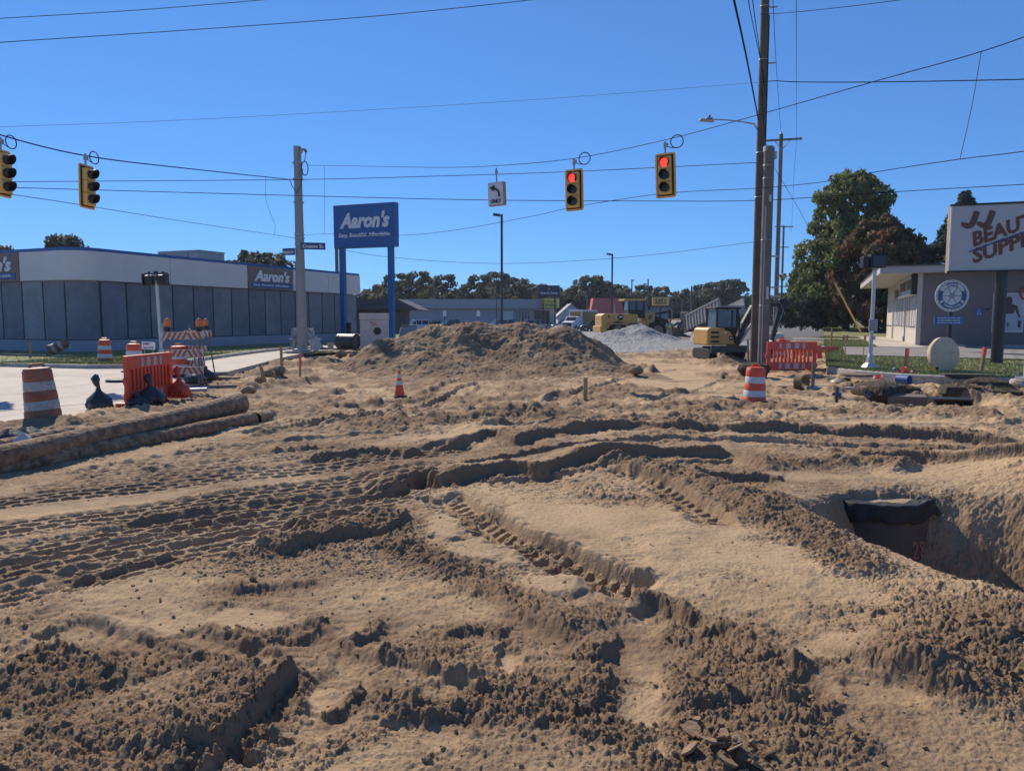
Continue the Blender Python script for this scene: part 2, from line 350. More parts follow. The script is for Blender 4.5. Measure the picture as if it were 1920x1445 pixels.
    for (pix, hgt, fade) in scarps:
        pts = GW(pix, 0 if pix[0][1] > 790 else ZF); sg = 1 if hgt > 0 else -1; hgt = abs(hgt)
        idx, s, d, f = near(x, y, pts, fade * 1.6 + 0.3)
        if len(idx) == 0: continue
        X, Y = x[idx], y[idx]; d = d * sg + 0.022 * fbm(s, s * 0 + 2, 0.25, 3, 4) * (Y.mean() < 9) + 0.07 * perlin(s * 0.9, s * 0, 17)
        hh = hgt * 0.85 * (0.85 + 0.45 * perlin(s / 0.9, s * 0 + 5, 21)) * sst(0, 0.05, f) * sst(1, 0.95, f)
        wd = np.clip(0.0062 * Y, 0.015, 0.12); up = sst(-wd, wd * 1.2, d) * np.exp(-(np.clip(d, 0, None) / fade) ** 1.5)
        dn = -0.30 * np.exp(-(np.clip(-d, 0, None) / 0.25) ** 2) * (d < 0.02)
        z[idx] += hh * (up * 0.95 + dn)
        e = np.exp(-(d / 0.12) ** 2); flat[idx] *= 1 - 0.8 * e; rough[idx] += 0.35 * np.exp(-((d - 0.05) / 0.08) ** 2) * (hh > 0.02)
        # crumbled pieces at the foot
        rough[idx] += 0.6 * np.exp(-((d + 0.10) / 0.06) ** 2) * (hh > 0.04); damp_shade[idx] += 0.5 * np.exp(-((d - 0.0) / 0.09) ** 2)
    for (pix, hgt, hw) in ridges:
        pts = GW(pix, 0 if pix[0][1] > 790 else ZF); idx, s, d, f = near(x, y, pts, hw * 2.6)
        if len(idx) == 0: continue
        d = d + hw * 0.5 * perlin(s / 0.5, s * 0, 27)
        q = np.exp(-(d / hw) ** 2) * sst(0, 0.08, f) * sst(1, 0.92, f)
        z[idx] += hgt * q * (0.8 + 0.5 * perlin(s / 0.35, s * 0, 29)); rough[idx] += 0.8 * q; damp_shade[idx] += 0.55 * q; flat[idx] *= 1 - q
    flat = flat * (0.78 + 0.22 * sst(-0.3, 0.3, perlin(x * 3.1, y * 3.1, 88))); rough = np.clip(rough, 0.06, 1.5) * (1 - 0.86 * flat); damp_shade = damp_shade - 0.30 * flat + 0.10 * perlin(x * 5, y * 5, 89)
    # lumps and crumbs
    rr = sst(0.35, 1.15, rough)
    z = z + 0.030 * rr * fbm(x, y, 0.35, 3, 55, 0.6)
    z = z + (1 - flat) * (0.010 * np.abs(fbm(x, y, 0.16, 3, 57, 0.6)) + 0.022 * (np.abs(fbm(x, y * 1.6, 0.5, 3, 58, 0.55)) - 0.2)) * sst(0.1, 0.6, rough)
    wx = x + 0.014 * perlin(x * 22, y * 22, 2) + 0.006 * perlin(x * 60, y * 60, 6); wy = y + 0.014 * perlin(x * 22 + 9, y * 22, 7) + 0.006 * perlin(x * 60, y * 60 + 5, 8)
    nz_ = 1 - 0.75 * flat
    pch = sst(-0.25, 0.35, perlin(x * 2.3, y * 2.3, 66) + 0.4 * perlin(x * 7, y * 7, 67))
    A = clods(wx, wy, 0.105, 3, 0.22); B = clods(wx, wy, 0.052, 4, 0.5); C = clods(wx, wy, 0.026, 5, 0.75); E = clods(wx + 3, wy, 0.014, 6, 0.7)
    z = z + rr * pch * 0.105 * 0.48 * A + sst(0.25, 1.0, rough) * (0.3 + 0.7 * pch) * 0.052 * 0.62 * B + np.clip(rough, 0.22, 1) * nz_ * 0.026 * 1.15 * C + np.clip(rough, 0.25, 0.9) * nz_ * 0.014 * 1.4 * E * (y < 8)
    far = sst(9, 13, y); z = z + far * (1 - flat) * (0.085 * np.abs(fbm(x, y, 0.9, 4, 133, 0.6)) + 0.10 * clods(wx, wy, 0.34, 134, 0.4) * sst(0.2, 0.8, rough) + 0.05 * clods(wx, wy, 0.16, 135, 0.5) * sst(0.2, 0.7, rough)); damp_shade = damp_shade + far * 0.55 * fbm(x, y, 1.6, 3, 140)
    nf = (1 - 0.6 * flat); z = z + nf * (0.006 * perlin(x * 16, y * 16, 71) + 0.004 * perlin(x * 38, y * 38, 73) * (y < 14)) + 0.002 * perlin(x * 70, y * 70, 72) * (y < 7)
    m2 = sst(-0.1, 0.3, perlin(x * 0.8, y * 0.8, 83))
    z = z + 0.010 * (1 - flat) * m2 * perlin(x * 3.0 + y * 4, y * 13 - x * 3, 81)
    damp_shade = damp_shade + 0.34 * rr + 0.10 * (1 - flat) - 0.04  # churned soil darkened: moisture, plus fine self-shadow put into the colour
    # paved sides: the soil dips below the slabs
    idx, s, d, f = near(x, y, EDGE_L, 60)
    if len(idx):
        d = d + 0.10 * fbm(x[idx], y[idx], 0.8, 3, 61)
        k = sst(0.0, 0.22, d); z[idx] = z[idx] * (1 - k) + k * -0.10
        k2 = np.exp(-((d + 0.25) / 0.3) ** 2); z[idx] += 0.04 * k2 * (d < 0.1)
    idx, s, d, f = near(x, y, EDGE_R, 60)
    if len(idx): k = sst(0.02, 0.12, d); z[idx] = z[idx] * (1 - k) + k * -0.30
    return z, rough, np.clip(damp_shade, 0, 1)
def T(x, y):
    z, _, _ = terrain(np.array([x, x + .05, x - .05, x, x]), np.array([y, y, y, y + .05, y - .05])); return float(np.median(z))

def soilmat(name, dry, wet_shade, grain=1.0, obj=False):
    m = bpy.data.materials.new(name); m.use_nodes = True; t = m.node_tree; n = t.nodes; L = t.links; b = n['Principled BSDF']
    b.inputs['Roughness'].default_value = 0.95; b.inputs['Specular IOR Level'].default_value = 0.15
    ge = n.new('ShaderNodeNewGeometry'); at = n.new('ShaderNodeAttribute'); at.attribute_name = 'damp_shade'
    def noise(sc, det, ro=0.6):
        q = n.new('ShaderNodeTexNoise'); q.inputs['Scale'].default_value = sc; q.inputs['Detail'].default_value = det; q.inputs['Roughness'].default_value = ro
        L.new(ge.outputs['Position'], q.inputs['Vector']); return q.outputs[0]
    a = noise(2.2, 8, 0.7); c = noise(26 / grain, 6, 0.75); g = noise(420 / grain, 3, 0.7)
    s1 = n.new('ShaderNodeMath'); s1.operation = 'MULTIPLY_ADD'; L.new(a, s1.inputs[0]); s1.inputs[1].default_value = 1.3; s1.inputs[2].default_value = -0.65
    s2 = n.new('ShaderNodeMath'); s2.operation = 'ADD'; L.new(s1.outputs[0], s2.inputs[0]); L.new(at.outputs['Fac'], s2.inputs[1])
    s3 = n.new('ShaderNodeMath'); s3.operation = 'MULTIPLY_ADD'; L.new(c, s3.inputs[0]); s3.inputs[1].default_value = 1.25; L.new(s2.outputs[0], s3.inputs[2])  # crumb-scale noise: damp mottling with micro shading painted into the mix
    mr = n.new('ShaderNodeMapRange'); mr.inputs[1].default_value = 0.5; mr.inputs[2].default_value = 1.45; L.new(s3.outputs[0], mr.inputs[0])
    mi = n.new('ShaderNodeMix'); mi.data_type = 'RGBA'; mi.inputs[6].default_value = (*dry, 1); mi.inputs[7].default_value = (*wet_shade, 1); L.new(mr.outputs[0], mi.inputs[0])
    gr = n.new('ShaderNodeMapRange'); gr.inputs[1].default_value = 0.3; gr.inputs[2].default_value = 0.7; gr.inputs[3].default_value = 0.78; gr.inputs[4].default_value = 1.18; L.new(g, gr.inputs[0])
    vm = n.new('ShaderNodeVectorMath'); vm.operation = 'SCALE'; L.new(mi.outputs[2], vm.inputs[0]); L.new(gr.outputs[0], vm.inputs['Scale']); L.new(vm.outputs[0], b.inputs['Base Color'])
    b1 = n.new('ShaderNodeBump'); b1.inputs['Distance'].default_value = 0.004 * grain; L.new(noise(150 / grain, 4, 0.8), b1.inputs['Height'])
    b2 = n.new('ShaderNodeBump'); b2.inputs['Distance'].default_value = 0.02 * grain; b2.inputs['Strength'].default_value = 0.7; L.new(noise(32 / grain, 5, 0.7), b2.inputs['Height']); L.new(b1.outputs[0], b2.inputs['Normal']); L.new(b2.outputs[0], b.inputs['Normal'])
    return m
SAND_DRY = (0.50, 0.355, 0.21); SAND_WET_SHADE = (0.245, 0.165, 0.10)  # darker tone stands for moist sand and painted fine shade alike
M_SOIL = soilmat('sandy_soil', SAND_DRY, SAND_WET_SHADE)
def gridmesh(name, X, Y, Z, m, attr=None, smooth=True):
    nr, nc = X.shape; co = np.stack([X, Y, Z], -1).reshape(-1, 3).astype(np.float32)
    i = np.arange(nr * nc, dtype=np.int32).reshape(nr, nc)
    q = np.stack([i[:-1, :-1], i[:-1, 1:], i[1:, 1:], i[1:, :-1]], -1).reshape(-1, 4)
    me = bpy.data.meshes.new(name); me.vertices.add(len(co)); me.vertices.foreach_set('co', co.ravel())
    me.loops.add(q.size); me.loops.foreach_set('vertex_index', q.ravel()); me.polygons.add(len(q))
    me.polygons.foreach_set('loop_start', np.arange(0, q.size, 4, dtype=np.int32)); me.polygons.foreach_set('loop_total', np.full(len(q), 4, np.int32))
    me.polygons.foreach_set('use_smooth', np.full(len(q), smooth)); me.update(calc_edges=True)
    if attr is not None:
        a = me.attributes.new('damp_shade', 'FLOAT', 'POINT'); a.data.foreach_set('value', attr.astype(np.float32).ravel())
    me.materials.append(m); o = bpy.data.objects.new(name, me); COL.objects.link(o); return o
# rows spaced finely where the ground is close, coarser far away
def rows(Y0, Y1, n, end=False): return 1 / np.linspace(1 / Y0, 1 / Y1, n, endpoint=end)
RY = np.concatenate([rows(2.0, 5, 350), rows(5, 14, 560), rows(14, 62, 210, True)])
CXN = 1030
cc = np.linspace(-1, 1, CXN); cc = np.where(np.abs(cc) < 0.85, cc, np.sign(cc) * (0.85 + (np.abs(cc) - 0.85) * 2.2)) * 0.84
GY, GC = np.meshgrid(RY, cc, indexing='ij'); GX = GC * GY
gz, gr_, gd = terrain(GX.ravel(), GY.ravel())
ground = gridmesh('ground', GX, GY, gz.reshape(GX.shape), M_SOIL, gd.reshape(GX.shape))
tag(ground, kind='structure')
# skirt of plain sand behind and beside the camera
# ---------------------------------------------------------------- setting: far ground, paving, kerbs, lawns
M_CONC = mat('concrete_paving', (0.50, 0.445, 0.37), 0.9, 0.14, 0.7, 0.002, 90, dirt=0.35, dirtcol=(0.42, 0.32, 0.22), obj=False)
M_KERB = mat('kerb_concrete', (0.42, 0.39, 0.34), 0.9, 0.2, 1.5, 0.003, 60, dirt=0.3, obj=False)
M_ASPH = mat('asphalt', (0.115, 0.112, 0.108), 0.9, 0.25, 0.4, 0.004, 120, dirt=0.25, obj=False)
M_LOT = mat('old_asphalt', (0.24, 0.225, 0.205), 0.9, 0.2, 0.6, 0.003, 100, dirt=0.3, dirtcol=(0.33, 0.27, 0.2), obj=False)
M_TURF = mat('turf_soil', (0.21, 0.215, 0.085), 0.95, 0.5, 1.6, 0.02, 40, dirt=0.35, dirtcol=(0.19, 0.15, 0.08), obj=False)
def sheet(name, pts, z, m, kind='structure'):
    v = [Vector((p[0], p[1], z)) for p in pts]; tris = geometry.tessellate_polygon([v])
    b = MB(); b.add(v, [tuple(t) for t in tris]); o = b.build(name, m); return tag(o, kind=kind)
sheet('far_ground', [(-3000, 3000), (3000, 3000), (61, 60.5), (-61, 60.5)], -0.24, M_ASPH)
sheet('side_ground', [(-3000, 3000), (-61, 60.6), (-2.0, 2.02), (-2.0, -400), (-3000, -400)], -0.12, M_CONC)
sheet('side_ground', [(3000, 3000), (61, 60.6), (2.0, 2.02), (2.0, -400), (3000, -400)], -0.32, M_LOT)
sheet('near_ground', [(-2.05, 2.1), (2.05, 2.1), (2.05, -400), (-2.05, -400)], -0.10, M_SOIL)

KL = [(-90, 52), (-40, 34.2), (-19.4, 28.2), (-15.5, 27.0), (-14.2, 27.1), (-13.55, 28.4), (-13.45, 32), (-13.6, 36.3), (-13.6, 41), (-13.2, 44), (-8, 56.5), (2, 80.5)]
# concrete street cut into slabs with open joints
road = thing('road', None, None, (0, 0, 0)); tag(road, kind='structure')
bm = bmesh.new()
pl = [Vector((p[0], p[1], 0)) for p in EDGE_L[::-1]] + [Vector((-120, 10, 0)), Vector((-120, 64, 0))] + [Vector((p[0] , p[1], 0)) for p in KL]
pl = [Vector((p.x, p.y, 0)) for p in pl] + [Vector((3.5, 80, 0)), Vector((-9.6, 48, 0))]
tris = geometry.tessellate_polygon([pl]); vs = [bm.verts.new(p) for p in pl]
for t in tris:
    try: bm.faces.new([vs[i] for i in t])
    except ValueError: pass
bmesh.ops.dissolve_faces(bm, faces=bm.faces[:])
def cutlines(n, start, step, cnt):
    for k in range(cnt):
        bmesh.ops.bisect_plane(bm, geom=bm.verts[:] + bm.edges[:] + bm.faces[:], plane_co=n * (start + step * k), plane_no=n)
cutlines(D, 12.5, 3.9, 18); cutlines(DX, -60, 4.6, 14)
bmesh.ops.inset_individual(bm, faces=bm.faces[:], thickness=0.012, depth=0.0)
outer = [f for f in bm.faces if f.calc_area() > 0.25]
for i, f in enumerate(sorted(outer, key=lambda f: -f.calc_area())):
    if f.calc_center_median().y > 90 or f.calc_center_median().x < -45: continue
    b = MB(); b.add([(l.vert.co.x, l.vert.co.y, 0.0) for l in f.loops] + [(l.vert.co.x, l.vert.co.y, -0.16) for l in f.loops],
        [tuple(range(len(f.loops)))] + [(k, k + len(f.loops), (k + 1) % len(f.loops) + len(f.loops), (k + 1) % len(f.loops)) for k in range(len(f.loops))])
    b.build('slab', M_CONC, road)
bm.free()
sheet('road_bed', [(p.x, p.y) for p in pl], -0.055, M_ASPH)

def kerb(name, pts, w, z0, z1, m, side=1, seg=3.0):
    """a kerb run cut into its cast lengths"""
    k = thing(name, None, None); tag(k, kind='structure'); pts = [Vector((p[0], p[1], 0)) for p in pts]; L = 0
    line = []
    for a, b in zip(pts[:-1], pts[1:]):
        n = max(1, round((b - a).length / seg))
        for i in range(n): line.append((a + (b - a) * (i / n), a + (b - a) * ((i + 1) / n)))
    def nrm(i):
        a = line[max(i - 1, 0)]; b = line[min(i, len(line) - 1)]
        d = (a[1] - a[0]).normalized() + (b[1] - b[0]).normalized(); d.normalize(); return Vector((-d.y, d.x, 0)) * side
    for i, (a, b) in enumerate(line):
        d = (b - a).normalized(); n0 = nrm(i) * w; n1 = nrm(i + 1) * w; a2 = a + d * 0.008; b2 = b - d * 0.008
        v = [a2, b2, b2 + n1, a2 + n0]; r = 0.025 * side
        q = MB(); up = Vector((0, 0, 1))
        q.add([p + up * z0 for p in v] + [p + up * (z1 - 0.03) for p in v[:2]] + [p + up * z1 for p in (v[0] + n0 * 0.18, v[1] + n1 * 0.18, v[2], v[3])],
              [(0, 1, 5, 4), (4, 5, 7, 6), (6, 7, 8, 9), (1, 2, 8, 7, 5), (0, 4, 6, 9, 3), (2, 3, 9, 8), (0, 3, 2, 1)])
        q.build('kerbstone', m, k)
kerb('kerb', KL, 0.18, -0.02, 0.145, M_KERB)
kerb('kerb', [tuple(p) for p in EDGE_R[1:-1][::-1]][::-1], 0.2, -0.45, 0.045, M_KERB)
# lawns: left strip up to the store, right verge rising behind
def lawn_z(y): return 0.02 + 0.27 * float(sst(24, 40, y)) + 0.5 * float(sst(62, 88, y))
sheet('lawn', [(p[0] - 0.17 * D.y + 0.0, p[1] + 0.1) for p in KL] + [(-10, 95), (-120, 120), (-120, 62)], 0.125, M_TURF)
EP = catmull(EDGE_R[4:], 6); EP = EP + np.array([D.x, D.y]) * 0.16
V = np.concatenate([np.linspace(0, 70, 90), np.array([90, 140, 300])])
gx = EP[:, 0][:, None] + D.x * V[None]; gy = EP[:, 1][:, None] + D.y * V[None]
lz = 0.02 + 0.27 * sst(24, 40, gy) + 0.5 * sst(62, 88, gy) + 0.02 * fbm(gx.ravel(), gy.ravel(), 1.5, 3, 201).reshape(gx.shape)
tag(gridmesh('lawn', gx, gy, lz, M_TURF), kind='structure')
def lotband(name, q0, q1, s0, s1, dz, m, nx=24, ny=10):
    """sheet between two cross lines (distances along the street) and two offsets across it"""
    Q, A = np.meshgrid(np.linspace(q0, q1, ny), np.linspace(s0, s1, nx)); x = Q * D.x + A * DX.x; y = Q * D.y + A * DX.y
    z = 0.02 + 0.27 * sst(24, 40, y) + 0.5 * sst(62, 88, y) + dz
    return tag(gridmesh(name, x, y, z, m, smooth=False), kind='structure')
def qa(p): p = Vector((p[0], p[1], 0)); return p.dot(D), p.dot(DX)
lotband('parking_lot', 36.3, 43.7, 1.1, 60, 0.045, M_LOT)
JJC = Vector((22.95, 42.0, 0.0)); jq, ja = qa(JJC)
lotband('parking_lot', 43.7, 49, 4.0, 60, 0.05, M_LOT)
lotband('sidewalk', 43.7, 68, ja - 2.2, ja - 0.0, 0.065, M_CONC, 3, 20)
lotband('sidewalk', 60, 62, -2, ja - 2.2, 0.05, M_CONC, 4, 2)
sheet('parking_lot', [(-60, 80), (-9, 66), (14, 64), (14, 92), (24, 240), (-90, 240)], 0.04, M_LOT)
sheet('lawn', [(-22, 118), (-6, 118), (-6, 123), (-22, 123)], 0.10, M_TURF)
sheet('lawn', [(-11.9, 39.0), (-10.6, 38.9), (-9.8, 40.0), (-9.6, 42.2), (-11.6, 42.4), (-12.5, 41)], 0.02, M_TURF)
sheet('sidewalk', [(-13.0, 44.6), (-9.2, 43.6), (-8.6, 45.2), (-12.0, 47.0)], 0.14, M_CONC)

# dirt pile in the middle of the cut
def heap(name, lobes, x0, x1, y0, y1, nx, ny, base, m, noise, seed, dampv, k=6.0, lump=0.05):
    X, Y = np.meshgrid(np.linspace(x0, x1, nx), np.linspace(y0, y1, ny)); xr, yr = X.ravel(), Y.ravel()
    wx = xr + 0.4 * fbm(xr, yr, 1.6, 3, seed); wy = yr + 0.4 * fbm(xr + 30, yr, 1.6, 3, seed + 1); acc = 0
    for (cx, cy, h, rx, ry) in lobes:
        d = np.hypot((wx - cx) / rx, (wy - cy) / ry); acc = acc + np.exp(k * (h * (1.06 - np.sqrt(d * d + 0.03)))) 
    z = np.log(acc + 1.0) / k; bt = base(xr, yr); on = sst(0.02, 0.2, z)
    z = z + on * (noise * fbm(xr, yr, 0.8, 4, seed + 3, 0.6) + lump * (0.34 * 0.5 * clods(xr, yr, 0.34, seed + 5, 0.5) * 3 * 0.5 + 0.16 * 5 * 0.5 * clods(xr, yr, 0.16, seed + 6, 0.7) + 0.09 * 6 * 0.5 * clods(xr, yr, 0.09, seed + 7, 0.7)))
    edge = np.minimum(np.minimum(xr - x0, x1 - xr), np.minimum(yr - y0, y1 - yr))
    z = bt + z - 0.10 - 0.5 * sst(0.8, 0, edge)
    d = dampv + 0.5 * fbm(xr, yr, 1.1, 3, seed + 8)
    return gridmesh(name, X, Y, z.reshape(X.shape), m, np.clip(d, 0, 1))
def fb(x, y): return basez(x, y)
M_PILE = soilmat('piled_soil', (0.42, 0.29, 0.175), (0.20, 0.135, 0.083), 4.0)
dp = heap('dirt_pile', [(-3.3, 32.0, 2.15, 3.8, 3.6), (-1.6, 31.9, 2.3, 3.8, 3.5), (0.3, 31.8, 2.3, 3.8, 3.5), (2.1, 31.4, 2.15, 3.0, 3.3), (-4.5, 30.4, 1.65, 3.0, 2.8), (-3.1, 28.8, 1.0, 2.6, 2.4), (0.6, 29.4, 0.75, 2.9, 2.0), (2.4, 28.8, 0.55, 2.2, 1.6), (-1.0, 28.0, 0.35, 4.6, 2.2)],
          -10, 7.5, 23.6, 37.5, 420, 300, fb, M_PILE, 0.05, 301, 0.5, lump=0.15)
tag(dp, 'long brown heap of dug soil across the middle of the road cut', 'dirt pile')
M_GRAV = mat('gravel', (0.33, 0.33, 0.32), 0.95, 0.6, 7.0, 0.12, 9, obj=False)
gv = heap('gravel_pile', [(9.2, 54.5, 1.75, 3.6, 3.6), (7.2, 53.2, 1.35, 3.0, 3.0), (6.2, 51.8, 0.8, 3.2, 2.6), (8.6, 51.0, 0.7, 4.0, 2.6), (10.5, 49.0, 0.35, 7.0, 6.0), (13.5, 50.0, 0.4, 5.0, 7.0), (14.5, 57.0, 0.35, 6.0, 9.0)],
          0.5, 23, 41.5, 66, 300, 240, lambda x, y: basez(x, y) + 0.06, M_GRAV, 0.05, 331, 0.3, lump=0.09)
tag(gv, 'pale grey gravel heap spreading over the road behind the dirt pile', 'gravel pile')

# Grass blades and leaf scatter (uncountable)
def tufts(name, areas, n, h, zf, label, seed=1, cols=((0.20, 0.26, 0.075), (0.28, 0.30, 0.10), (0.38, 0.33, 0.16))):
    r = random.Random(seed); b = MB(); ms = [mat('grass_%d' % i, c, 0.8, 0.3, 8) for i, c in enumerate(cols)]
    for k in range(n):
        x, y = areas(r); z = zf(x, y); b.cm = r.choice((0, 0, 1, 1, 2))
        for j in range(3):
            a = r.uniform(0, 6.28); l = h * r.uniform(0.5, 1.2) ; w = h * 0.16; dx, dy = math.cos(a), math.sin(a); o = (x + r.uniform(-.05, .05), y + r.uniform(-.05, .05))
            b.add([(o[0] - dy * w, o[1] + dx * w, z - 0.01), (o[0] + dy * w, o[1] - dx * w, z - 0.01), (o[0] + dx * l * 0.6, o[1] + dy * l * 0.6, z + l)], [(0, 1, 2)])
    me = bpy.data.meshes.new(name); me.from_pydata(b.v, [], b.f)
    for q in ms: me.materials.append(q)
    me.polygons.foreach_set('material_index', b.m); o = bpy.data.objects.new(name, me); COL.objects.link(o)
    return tag(o, label, 'grass', kind='stuff')
def area_left(r):
    while True:
        t = r.uniform(0, 1) ** 0.8; i = r.uniform(1.5, len(KL) - 3.2); a = Vector(KL[int(i)]); c = Vector(KL[int(i) + 1]); p = a.lerp(c, i % 1); q = p + Vector((-D.x * 0 - 0.9 * 0.5, 0.9)) * (0.25 + t * 6)
        qq, aa = qa(q); q0, a0 = qa((-22, 38))
        if p.x < -14.0: q = p + Vector((0, 1)) * (0.25 + t * 9)
        else: q = p + Vector((-1, 0.1)) * (0.25 + t * 6)
        qq, aa = qa(q)
        if aa > a0 + 0.1 or qq < q0 - 0.1: return q.x, q.y
tufts('grass', area_left, 9000, 0.07, lambda x, y: 0.125, 'short green lawn between the kerb and the blue-grey store')
def area_right(r):
    while True:
        i = int(r.random() ** 1.3 * (len(EP) - 14)); p = EP[i] + (EP[i + 1] - EP[i]) * r.random(); v = 0.05 + r.random() ** 1.2 * 42; x, y = p[0] + D.x * v, p[1] + D.y * v; q, a = qa((x, y))
        if 36.2 < q < 43.8 and a > 1.0: continue
        if q >= 43.8 and a > ja - 2.3: continue
        if q > 48: 
            if r.random() < 0.5: continue
        return x, y
tufts('grass', area_right, 24000, 0.075, lambda x, y: lawn_z(y), 'patchy green verge behind the right-hand kerb', 2)
tufts('grass', lambda r: (-11.2 + r.uniform(-1.0, 1.2), 40.4 + r.uniform(-1.3, 1.4)), 700, 0.07, lambda x, y: 0.02, 'grass tufts round the foot of the signal pole', 3)
# soil crumbs and broken angular clods lying on the sand
def crumbs(n, nclod, seed):
    r = random.Random(seed); b = MB(); att = []
    ico = bmesh.new(); bmesh.ops.create_icosphere(ico, subdivisions=1, radius=1); iv = [v.co.copy() for v in ico.verts]; fi = [tuple(v.index for v in f.verts) for f in ico.faces]; ico.free()
    P_ = []
    while len(P_) < n + nclod * 4:
        y = 2.4 / (1 - r.random() * 0.84); x = (r.random() * 2 - 1) * 0.78 * y; P_.append((x, y))
    xs = np.array([p[0] for p in P_]); ys = np.array([p[1] for p in P_]); z, ro, dm = terrain(xs, ys)
    for i, ((x, y), zz, q, d) in enumerate(zip(P_, z, ro, dm)):
        e = Matrix.Rotation(r.uniform(0, 6), 3, (r.random(), r.random(), 1))
        if i < n:
            if zz < -1.2 or r.random() > 0.10 + q * 0.9: continue
            s = 0.004 + 0.013 * r.random() ** 3; k = [r.uniform(0.6, 1.2) for _ in iv]
            b.add([(e @ Vector((v.x * 1.15, v.y, v.z * 0.75))) * s * kk + Vector((x, y, zz + s * 0.05)) for v, kk in zip(iv, k)], fi); att += [min(1, d + 0.15)] * len(iv)
        else:
            if q < 0.5 or r.random() > q * 0.5: continue
            s = 0.008 + 0.020 * r.random() ** 3 * (1 if y < 9 else 1.8); k = [r.uniform(0.55, 1.25) for _ in iv]; t = r.uniform(0.5, 0.9)
            b.add([(e @ Vector((v.x * 1.2, v.y, v.z * t))) * s * kk + Vector((x, y, zz)) for v, kk in zip(iv, k)], fi); att += [min(1, d + r.uniform(-0.2, 0.2))] * len(iv)
    c0 = G(1362, 1400, 0.02)
    for k in range(26):                    # plates of packed soil broken up near the camera
        e = Matrix.Rotation(r.uniform(-0.6, 0.9), 3, 'Z') @ Matrix.Rotation(r.uniform(-1.1, 0.3), 3, 'X') @ Matrix.Rotation(r.uniform(-.7, .7), 3, 'Y'); px_, py_ = c0.x + r.gauss(0, 0.07), c0.y + r.gauss(0, 0.10); zz = float(np.median(terrain(np.array([px_, px_ + .02]), np.array([py_, py_]))[0])); n_ = r.choice((5, 6, 7)); s = r.uniform(0.02, 0.05); w_ = [(s * r.uniform(.6, 1.1) * math.cos(6.283 * i / n_), s * r.uniform(.6, 1.1) * math.sin(6.283 * i / n_)) for i in range(n_)]; h_ = r.uniform(0.006, 0.014)
        b.add([e @ Vector((a_, c_, q_)) + Vector((px_, py_, zz + 0.012)) for q_ in (0, h_) for a_, c_ in w_], [tuple(range(n_))[::-1], tuple(range(n_, 2 * n_))] + [(i, (i + 1) % n_, (i + 1) % n_ + n_, i + n_) for i in range(n_)]); att += [0.55] * (2 * n_)
    me = bpy.data.meshes.new('soil_crumbs'); me.from_pydata(b.v, [], b.f); me.materials.append(M_SOIL); a = me.attributes.new('damp_shade', 'FLOAT', 'POINT'); a.data.foreach_set('value', att)
    o = bpy.data.objects.new('soil_crumbs', me); COL.objects.link(o); tag(o, 'loose crumbs and broken clods of soil lying over the churned sand', 'soil', kind='stuff')
crumbs(9000, 900, 5)
# ---------------------------------------------------------------- buildings
M_PLINTH = mat('painted_brick', (0.34, 0.355, 0.39), 0.85, 0.12, 3, 0.004, 30)
M_PANEL = mat('covered_window', (0.17, 0.185, 0.215), 0.45, 0.22, 0.9, spec=0.4)
PANELS = [M_PANEL, mat('covered_window_pale', (0.20, 0.215, 0.24), 0.35, 0.3, 0.7, spec=0.5), mat('covered_window_dusty', (0.155, 0.17, 0.20), 0.5, 0.3, 1.3, spec=0.4)]
M_FRAME = mat('window_frame_dark', (0.05, 0.055, 0.065), 0.5)
M_FASCIA = mat('fascia_panel', (0.66, 0.62, 0.58), 0.75, 0.06, 0.8)
M_BLUE = mat('sign_blue', (0.018, 0.11, 0.30), 0.45, 0.08, 2)
M_COPE = mat('coping_blue', (0.02, 0.10, 0.30), 0.4, 0.05)
M_LETTER = mat('letter_white', (0.72, 0.72, 0.72), 0.5, 0.04)
M_WOOD = mat('sign_backing', (0.20, 0.17, 0.14), 0.7, 0.2, 3)
M_ROOF = mat('flat_roof', (0.16, 0.16, 0.16), 0.9)
M_METAL = mat('galvanised', (0.36, 0.37, 0.38), 0.5, 0.12, 3, metal=0.6)
M_BLACK = mat('black_paint', (0.02, 0.02, 0.022), 0.5, 0.1)
M_GLASS = glassmat()
st = thing('store', 'long low store with blue-grey covered windows and pale fascia on the left', 'store', (-22, 38, 0.12), R(-22.6))
rc = 1.1                                             # rounded street corner
def wallpath(off):
    pts = [(-34, -off)]; pts += [(-rc, -off)]
    for k in range(1, 8): a = math.pi / 2 * k / 8; pts.append((-rc + (rc + off) * math.sin(a), rc - (rc + off) * math.cos(a)))
    pts += [(off, rc), (off, 24.6)]; return pts
def band(off, z0, z1, name, m, depth=0.12):
    o = wallpath(off); i = wallpath(off - depth); b = MB(); n = len(o)
    vs = [(x, y, z) for (x, y) in o for z in (z0, z1)] + [(x, y, z) for (x, y) in i for z in (z0, z1)]
    fs = []
    for k in range(n - 1):
        a = 2 * k; c = 2 * k + 2; A = a + 2 * n; C_ = c + 2 * n
        fs += [(a, c, c + 1, a + 1), (A, A + 1, C_ + 1, C_), (a + 1, c + 1, C_ + 1, A + 1), (a, A, C_, c)]
    fs += [(0, 1, 2 * n + 1, 2 * n), (2 * n - 2, 4 * n - 2, 4 * n - 1, 2 * n - 1)]
    b.add(vs, fs); return b.build(name, m, st, True, sharp=30)
MB().box((-17, 13, 2.4), (33, 23.4, 4.8)).build('wall', M_PLINTH, st)
MB().box((-17.2, 12.8, 4.95), (33.4, 23.4, 0.1)).build('roof', M_ROOF, st)
band(0.0, 0.0, 0.58, 'brick_base', M_PLINTH, 0.3); band(-0.10, 0.58, 3.66, 'window_band', M_FRAME, 0.25); band(0.16, 5.18, 5.34, 'coping', M_COPE, 0.5)
